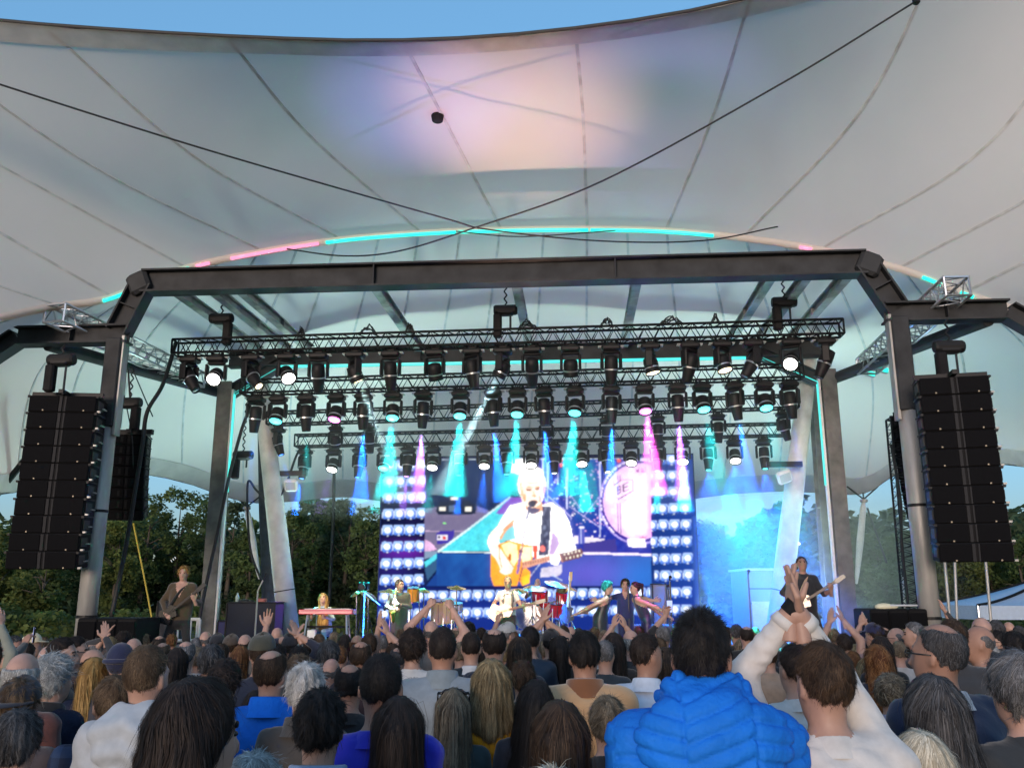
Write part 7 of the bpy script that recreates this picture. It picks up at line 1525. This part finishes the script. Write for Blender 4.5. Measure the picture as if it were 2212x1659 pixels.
# saxophonist in a long dark coat
ps = dict(armR=((.27, -.02, 1.16), (.1, .26, 1.06)), armL=((-.24, .03, 1.15), (.04, .29, 1.22)), handR=('hold', (-.6, .6, .2), (0, -1, .2)), handL=('hold', (.7, .5, .2), (0, -1, 0)), hands=False, yaw=R(38), nod=R(-8), hem=.38, hemz=.4, bulk=.6, width=1.05)
r_, o, fa, s = performer(864, 1250, 18.3, 'saxophonist with grey hair in a long dark grey coat', ps, 12, hair='fluffy', hcol='grey', top=(.045, .05, .045), legs=blackt, face=True, sk=2, glasses=True, extra=collar((.02, .08, .1), .075, .03))
def sax(o, fa, s):
    g_ = lambda p: loc2w(o, fa, s, p); root = thing('saxophone', 'brass saxophone held by the man in the long coat', 'saxophone', g_((.1, .3, 1.0))); M_b = mat('brass', (.7, .45, .12), .2, 1.)
    pts_ = [(.065, .13, 1.53), (.075, .22, 1.55), (.09, .26, 1.48), (.1, .27, 1.2), (.11, .28, .95), (.12, .32, .86), (.13, .40, .86), (.14, .44, .95), (.15, .48, 1.08)]; P2 = crom(np.array(pts_), np.linspace(0, 8, 33)); rad = np.interp(np.linspace(0, 8, 33), [0, 2, 4, 6, 7, 8], [.008, .014, .028, .042, .055, .09])
    q = MB(); q.tube([g_(p) for p in P2], list(rad * s), 10); q.build('tube', M_b, root, True); q = MB(); q.tube([g_((.06, .1, 1.525)), g_((.065, .14, 1.535))], .012, 6); q.build('mouthpiece', M_black, root)
    for k in range(7): q = MB(); q.ball(g_((.105, .3, 1.4 - .07 * k)), .02, 6); q.build('key_cup', M_chrome, root)
sax(o, fa, s)
# singer with acoustic guitar
def waistcoat(root, I):
    v = []; f = []; n = 20; zs = [(.96, .168, .135), (1.05, .165, .132), (1.15, .172, .138), (1.25, .178, .142), (1.34, .165, .13), (1.41, .11, .09)]
    for z, rx, ry in zs:
        for k in range(n + 1): w = math.pi / 2 + R(24) + (2 * math.pi - R(48)) * k / n; v.append((rx * math.cos(w), -.01 + ry * math.sin(w), z))
    for i in range(len(zs) - 1):
        for k in range(n): a = i * (n + 1) + k; f.append((a, a + 1, a + n + 2, a + n + 1))
    mk('waistcoat', np.array(v), f, cloth((.16, .16, .15)), root, True)
ps = dict(armR=((.30, -.03, 1.17), (.2, .22, 1.03)), armL=((-.28, .04, 1.14), (-.34, .29, 1.12)), handR=('hold', (-.8, .3, -.2), (0, -1, -.3)), handL=('hold', (.1, .5, .8), (.4, -.6, .3)), hands=False, nod=R(6), sleeve=.1, vopen=.1, legs={-1: ((-.11, .03, .5), (-.14, .0, .085)), 1: ((.11, .03, .5), (.14, -.02, .085))}, vneck=.9)
r_, o, fa, s = performer(1097, 1243, 18.1, 'singer in white shirt and grey waistcoat with acoustic guitar', ps, 4, hair='crew', hcol='platinum', top=(.72, .7, .67), legs=cloth((.04, .035, .035)), face=True, sk=2, extra=both(waistcoat, strap((-.1, .02, 1.45), (-.1, .13, 1.3), (-.08, .16, 1.05), (.12, .12, .11)), collar((.72, .7, .67), .07, .03)))
guitar(loc2w(o, fa, s, (.14, .2, 1.02)), Matrix.Rotation(fa, 3, 'Z') @ Vector((-.95, .14, .24)), Matrix.Rotation(fa, 3, 'Z') @ Vector((.1, 1, .1)), (.75, .27, .03), 'orange acoustic guitar of the singer', True, neckcol=(.25, .1, .05), headcol=(.2, .09, .05))
# drum riser, kit and drummer
DZ = 1.12; XD = toS(SP(1150, 1300, 20))[0]
dr = thing('drum_riser', 'low black riser under the drum kit', 'riser', S(XD, 20.4, STZ)); q = MB(); q.box(S(XD, 20.5, (STZ + DZ) / 2), (3.2, 2.6, DZ - STZ - .002), M=RZ, bev=.01); q.build('base', M_black, dr); q = MB(); q.box(S(XD, 20.5, DZ - .005), (3.24, 2.64, .04), M=RZ, bev=.01); q.build('top', M_deck, dr)
M_red = mat('red_lacquer', (.5, .015, .02), .15, coat=.6); M_dhead = mat('drum_skin', (.62, .64, .6), .6, var=.05)
def drum(root, c, r, d, axis, m, name, head=None):
    ax = Vector(axis).normalized(); rot = Vector((0, 0, 1)).rotation_difference(ax).to_matrix().to_4x4(); Mx = Matrix.Translation(c) @ rot
    q = MB(); q.lathe([(r * .985, -d / 2), (r, -d / 2 + .02), (r, d / 2 - .02), (r * .985, d / 2)], Mx, 24); sh = q.build(name, m, root, True)
    for sgn in (-1, 1):
        q = MB(); q.lathe([(r * .97, sgn * d / 2 - .012), (r * 1.03, sgn * d / 2 - .012), (r * 1.03, sgn * d / 2 + .012), (r * .97, sgn * d / 2 + .012)], Mx, 24); q.build('hoop', M_chrome, sh, org=root.location)
    q = MB(); q.lathe([(r * .96, d / 2 - .002), (r * .96, d / 2 + .004)], Mx, 24); hd = q.build('drum_head', head or M_dhead, sh, org=root.location)
    for k in range(8):
        a = k * math.pi / 4; p0 = Mx @ Vector((r * 1.03 * math.cos(a), r * 1.03 * math.sin(a), -d * .4)); p1 = Mx @ Vector((r * 1.03 * math.cos(a), r * 1.03 * math.sin(a), d * .4)); q = MB(); q.tube([p0, p1], .006, 5); q.build('lug', M_chrome, sh, org=root.location)
    return hd, Mx
def cymbal(x, y, Y, r, tilt, label, base, mt=None):
    c = SP(x, y, Y); root = thing('cymbal', label, 'cymbal', Vector((c.x, c.y, base)), 'cymbals'); Mx = Matrix.Translation(c) @ Matrix.Rotation(tilt[0], 4, 'X') @ Matrix.Rotation(tilt[1], 4, 'Y')
    q = MB(); q.lathe([(r, 0), (r * .98, .004), (r * .3, .035), (r * .2, .055), (.01, .06)], Mx, 24); q.build('plate', mt or mat('cymbal_bronze', (.6, .45, .2), .25, 1.), root, True)
    f_ = Vector((c.x + .02, c.y + .05, base)); q = MB(); q.tube([f_ + Vector((0, 0, .35)), c + Vector((0, 0, .07))], .012, 6); q.build('stand_pole', M_chrome, root)
    for k in range(3): a = k * 2.094 + .4; q = MB(); q.tube([f_ + Vector((0, 0, .4)), f_ + Vector((.22 * math.cos(a), .22 * math.sin(a), .01))], .011, 5); q.build('stand_leg', M_chrome, root)
def kit():
    toC = -SYv; c = SP(1139, 1331, 19.6); root = thing('bass_drum', 'white-skinned bass drum with a lined badge', 'drum', Vector((c.x, c.y, DZ)), 'drums of the kit'); c.z = max(c.z, DZ + .29)
    hd, Mx = drum(root, c + SYv * .2, .285, .38, toC, M_red, 'shell', mat('bass_skin', (.5, .56, .52), .55, var=.06))
    # badge and lines: flat print on the front skin
    fr = c + SYv * .005; ink = mat('drum_ink', (.03, .03, .05), .6)
    def line(p0, p1, w=.012):
        a = fr + SXv * p0[0] + Vector((0, 0, p0[1])); b = fr + SXv * p1[0] + Vector((0, 0, p1[1])); d_ = (b - a); q_ = MB(); n_ = d_.cross(toC).normalized() * w / 2; q_.add([a - n_, b - n_, b + n_, a + n_], [(0, 1, 2, 3)]); return q_
    segs = [((-.12, .2), (-.12, .11)), ((-.1, .2), (-.1, .11)), ((-.12, -.02), (-.12, -.23)), ((-.1, -.02), (-.1, -.23)), ((-.16, .12), (-.02, .14)), ((-.02, .14), (-.02, .02)), ((-.02, .02), (-.08, -.03)), ((-.16, .12), (-.16, -.01)), ((-.16, -.01), (-.08, -.03)),
            ((-.14, .09), (-.14, .01)), ((-.14, .09), (-.1, .095)), ((-.1, .095), (-.1, .055)), ((-.14, .05), (-.1, .055)), ((-.1, .055), (-.1, .015)), ((-.14, .01), (-.1, .015)), ((-.075, .1), (-.075, .02)), ((-.075, .1), (-.04, .105)), ((-.075, .06), (-.045, .063)), ((-.075, .02), (-.04, .025))]
    q = MB()
    for a, b in segs: l = line(a, b, .008); q.add(l.v, l.f)
    q.build('badge_print', ink, hd, org=root.location, kind='stuff')
    q = MB(); q.add(line((-.02, .235), (.0, .235), .02).v, [(0, 1, 2, 3)]); q.add(line((.015, .235), (.035, .235), .02).v, [(0, 1, 2, 3)]); q.build('maker_print', ink, hd, org=root.location, kind='stuff')
    for i, (x, y, r, d, lb) in enumerate(((1166, 1284, .17, .22, 'red rack tom in front of the drummer'), (1203, 1314, .2, .3, 'red floor tom at the right of the kit'), (1216, 1286, .15, .2, 'small red tom at the far right of the kit'), (1182, 1302, .17, .14, 'red snare drum between the toms'))):
        p = SP(x, y, 19.7); rt = thing('tom_drum', lb, 'drum', Vector((p.x, p.y, DZ)), 'drums of the kit'); drum(rt, p, r, d, Vector((0, -.35, 1)), M_red, 'shell')
        for k in range(3): a = k * 2.094; q = MB(); q.tube([p + Vector((r * math.cos(a), r * math.sin(a), 0)), Vector((p.x + (r + .04) * math.cos(a), p.y + (r + .04) * math.sin(a), DZ))], .011, 6); q.build('leg', M_chrome, rt)
    for a in ((1203, 1262, 19.6, .28, (.25, .2), 'broad cymbal over the right of the kit'), (1148, 1270, 19.5, .2, (.3, -.15), 'cymbal left of the drummer'), (1225, 1268, 19.9, .24, (.2, .35), 'tilted cymbal at the right end of the kit'), (1120, 1277, 19.8, .2, (.3, 0), 'cymbal above the bass drum beside the singer')): cymbal(*a, DZ)
kit()
ps = dict(hips=(0, -.1, .56), neck=(.0, -.06, 1.1), armR=((.3, .06, .92), (.26, .33, 1.0)), armL=((-.28, .08, .88), (-.2, .35, .92)), legs={-1: ((-.16, .3, .52), (-.16, .3, .085)), 1: ((.16, .3, .52), (.16, .3, .085))}, nod=R(-10), yaw=R(-10), sleeve=.15, hemz=0)
t = SP(1161, 1249, 20.4); o = S(toS(t)[0], 20.4, DZ); person(o, (t.z - DZ) / 1.40 * 1.765, math.pi - AS, 'bald drummer in a teal shirt behind the kit', ps, hair=None, top=(.02, .14, .17), legs=blackt, face=True, hcol='grey', sk=2, group='performers on the stage'); stool(o + Vector((0, .1, 0)), .47, 'round stool under the drummer')
# three backing singers
ps = dict(armR=((.22, -.2, 1.17), (.24, -.42, 1.05)), armL=((-.2, -.12, 1.2), (-.1, -.36, 1.06)), handR=('open', (.3, -.8, -.2), (0, 0, -1)), handL=('open', (.2, -.8, .0), (0, 0, -1)), hands=False, neck=(0, .16, 1.40), bare=1, sleeve=-1, fem=1, width=.88, skirt=.3, hemz=.34, bareleg=.34, nod=R(8), bulk=0)
performer(1294, 1249, 18.2, 'backing singer with bright teal hair in a dark top and short skirt', ps, 80, hair='wavy' if False else 'curly', hcol='teal', top=(.02, .022, .025), tkind='leather', legs=cloth((.03, .04, .035), 'leather'), face=True, sk=2, hgt=1.68, extra=None)
ps = dict(armR=((.36, .0, 1.36), (.6, .05, 1.3)), armL=((-.36, .0, 1.36), (-.6, .05, 1.3)), handR=('open', (.8, .1, .2), (0, 1, 0)), handL=('open', (-.8, .1, .1), (0, 1, 0)), hands=False, fem=1, width=.95, vopen=.14, sleeve=.2, bulk=.2, tilt=R(-6))
performer(1349, 1249, 18.7, 'middle backing singer in dark blue with arms spread wide', ps, 0, hair='medium', hcol='brown', top=(.02, .03, .12), legs=cloth((.02, .03, .1)), face=True, sk=2, hgt=1.70)
ps = dict(armR=((.2, -.2, 1.15), (.2, -.4, .98)), armL=((-.2, -.2, 1.15), (-.2, -.44, .98)), handR=('fist', (0, -.7, -.5), (0, 0, -1)), handL=('fist', (0, -.8, -.4), (0, 0, -1)), hands=False, neck=(0, .2, 1.38), bare=1, sleeve=-1, fem=1, width=.88, nod=R(4), bulk=0)
performer(1393, 1248, 18.2, 'backing singer with a ponytail in a sleeveless dark outfit', ps, -80, hair='ponytail', hcol='dark', top=(.02, .022, .06), legs=cloth((.02, .025, .07), 'leather'), face=True, sk=2, hgt=1.68)
# right guitarist, head bowed
ps = dict(armR=((.34, -.02, 1.17), (.16, .22, 1.02)), armL=((-.3, .08, 1.15), (-.36, .32, 1.2)), handR=('hold', (-.7, .4, -.4), (0, -1, -.3)), handL=('hold', (.1, .5, .8), (.4, -.6, .3)), hands=False, legs={-1: ((-.19, .1, .52), (-.33, .02, .085)), 1: ((.15, .12, .52), (.2, .0, .085))}, nod=R(-20), sleeve=.35, bulk=.35, width=1.06, vneck=.8)
r_, o, fa, s = performer(1731, 1200, 15.9, 'guitarist in a dark shirt bowing over his guitar at the right', ps, -4, hair='fluffy', hcol='brown', top=(.012, .013, .018), legs=blackt, face=True, sk=1, hgt=1.86, extra=strap((-.1, .0, 1.45), (.02, .15, 1.3), (.14, .17, 1.05), (.45, .3, .2)))
riser_box(o, 1.6, 1.2, 'low black riser under the right guitarist'); guitar(loc2w(o, fa, s, (.1, .21, 1.0)), Matrix.Rotation(fa, 3, 'Z') @ Vector((-.8, .14, .5)), Matrix.Rotation(fa, 3, 'Z') @ Vector((.1, 1, .1)), (.55, .2, .04), 'sunburst electric guitar of the right guitarist', neckcol=(.08, .05, .04))
# percussion between saxophonist and singer, and left of the saxophonist
def perc():
    for i, (x, y, r, d, c, lb) in enumerate(((948, 1322, .17, .5, (.5, .36, .15), 'tall conga left in the percussion set'), (966, 1320, .15, .5, (.55, .4, .2), 'tall conga right in the percussion set'), (985, 1312, .15, .18, (.5, .5, .52), 'shallow metal timbale in the percussion set'), (893, 1284, .13, .3, (.7, .3, .02), 'orange-yellow drum right of the saxophonist'))):
        p = SP(x, y, 20.2); rt = thing('hand_drum', lb, 'drum', Vector((p.x, p.y, STZ)), 'percussion drums'); drum(rt, p, r, d, (0, -.2, 1), mat('perc_%d' % i, c, .3), 'shell')
        for k in range(3): a = k * 2.094; q = MB(); q.tube([p + Vector((r * math.cos(a), r * math.sin(a), -d * .3)), Vector((p.x + (r + .06) * math.cos(a), p.y + (r + .06) * math.sin(a), STZ))], .012, 6); q.build('leg', M_chrome, rt)
    for a in ((986, 1270, 20., .22, (.2, .1), 'cymbal high over the percussion set'), (842, 1277, 20.3, .26, (.15, .0), 'flat cymbal left of the saxophonist'), (795, 1286, 20., .2, (.3, .45), 'tilted cymbal right of the keyboard player'), (770, 1283, 20.1, .15, (.3, -.4), 'small tilted cymbal right of the keyboard player'), (915, 1276, 20.2, .15, (.3, .2), 'small cymbal above the orange drum')): cymbal(*a, STZ)
    b = SP(800, 1300, 19.8); mic_stand(822, 1308, 19.4, 'long boom stand slanting left of the saxophonist', (788, 1280), mat('lilac_stand', (.4, .35, .5), .3, .5))
    root = thing('camera_rig', 'dark camera on a tripod right of the keyboard player', 'camera', SP(786, 1380, 21)); p = SP(786, 1266, 21); q = MB(); q.box(p, (.22, .3, .18), M=RZ, bev=.02); q.build('body', M_black, root); q = MB(); q.tube([p, p + Vector((0, -.28, -.02))], [.06, .07], 12); q.build('lens_barrel', M_blackmetal, root)
    for k in range(3): a = k * 2.094; q = MB(); q.tube([p - Vector((0, 0, .1)), Vector((p.x + .35 * math.cos(a), p.y + .35 * math.sin(a), STZ))], .016, 6); q.build('tripod_leg', M_blackmetal, root)
    for i, (x, c, lb) in enumerate(((786, (.5, .08, .2), 'pinkish monitor wedge right of the keyboard'), (1040, (.03, .03, .035), 'black monitor wedge left of the singer'), (1270, (.03, .03, .035), 'black monitor wedge left of the backing singers'))):
        p = S(toS(SP(x, 1340, 17.6))[0], 17.6, STZ); q = MB(); q.prism([(-.0, 0), (.45, 0), (.4, .1), (.1, .38), (0, .3)], .6, Matrix.Translation(p) @ RZ @ Matrix.Rotation(math.pi / 2, 4, 'Z')); rt = thing('monitor_wedge', lb, 'loudspeaker', p, 'monitor wedges'); q.build('cabinet', mat('wedge_%d' % i, c, .6), rt)
perc()
guitar(SP(1225, 1325, 19.0), (.12, .15, 1), (0, -1, .15), (.03, .03, .035), 'electric guitar with pale neck on a stand beside the drums', neckcol=(.6, .36, .12), headcol=(.6, .4, .15))
# ================================================================== smoke on the stage: a thin layer up among the lights and a thicker bank low at the right
def smoke():
    parts = [('smoke_layer', (-7.2, 7.4, 16.5, 24.6, 3.9, 7.2), .010, 'thin smoke drifting among the lights above the stage'), ('smoke_bank', (2.9, 7.6, 17.4, 23.2, STZ + .02, 3.89), .036, 'thicker smoke bank standing low right of the video wall')]
    for nm, (x0, x1, y0, y1, z0, z1), den_, lb in parts:
        q = MB(); q.box(S((x0 + x1) / 2, (y0 + y1) / 2, (z0 + z1) / 2), (x1 - x0, y1 - y0, z1 - z0), M=RZ)
        m = bpy.data.materials.new(nm); m.use_nodes = True; nt = m.node_tree; nt.nodes.remove(nt.nodes['Principled BSDF'])
        pv = nt.nodes.new('ShaderNodeVolumePrincipled'); pv.inputs['Color'].default_value = (.95, .97, 1, 1); pv.inputs['Density'].default_value = den_; pv.inputs['Anisotropy'].default_value = .1
        nt.links.new(pv.outputs[0], nt.nodes['Material Output'].inputs['Volume'])
        tag(q.build(nm, m, kind='stuff'), lb, 'smoke', kind='stuff')
smoke()
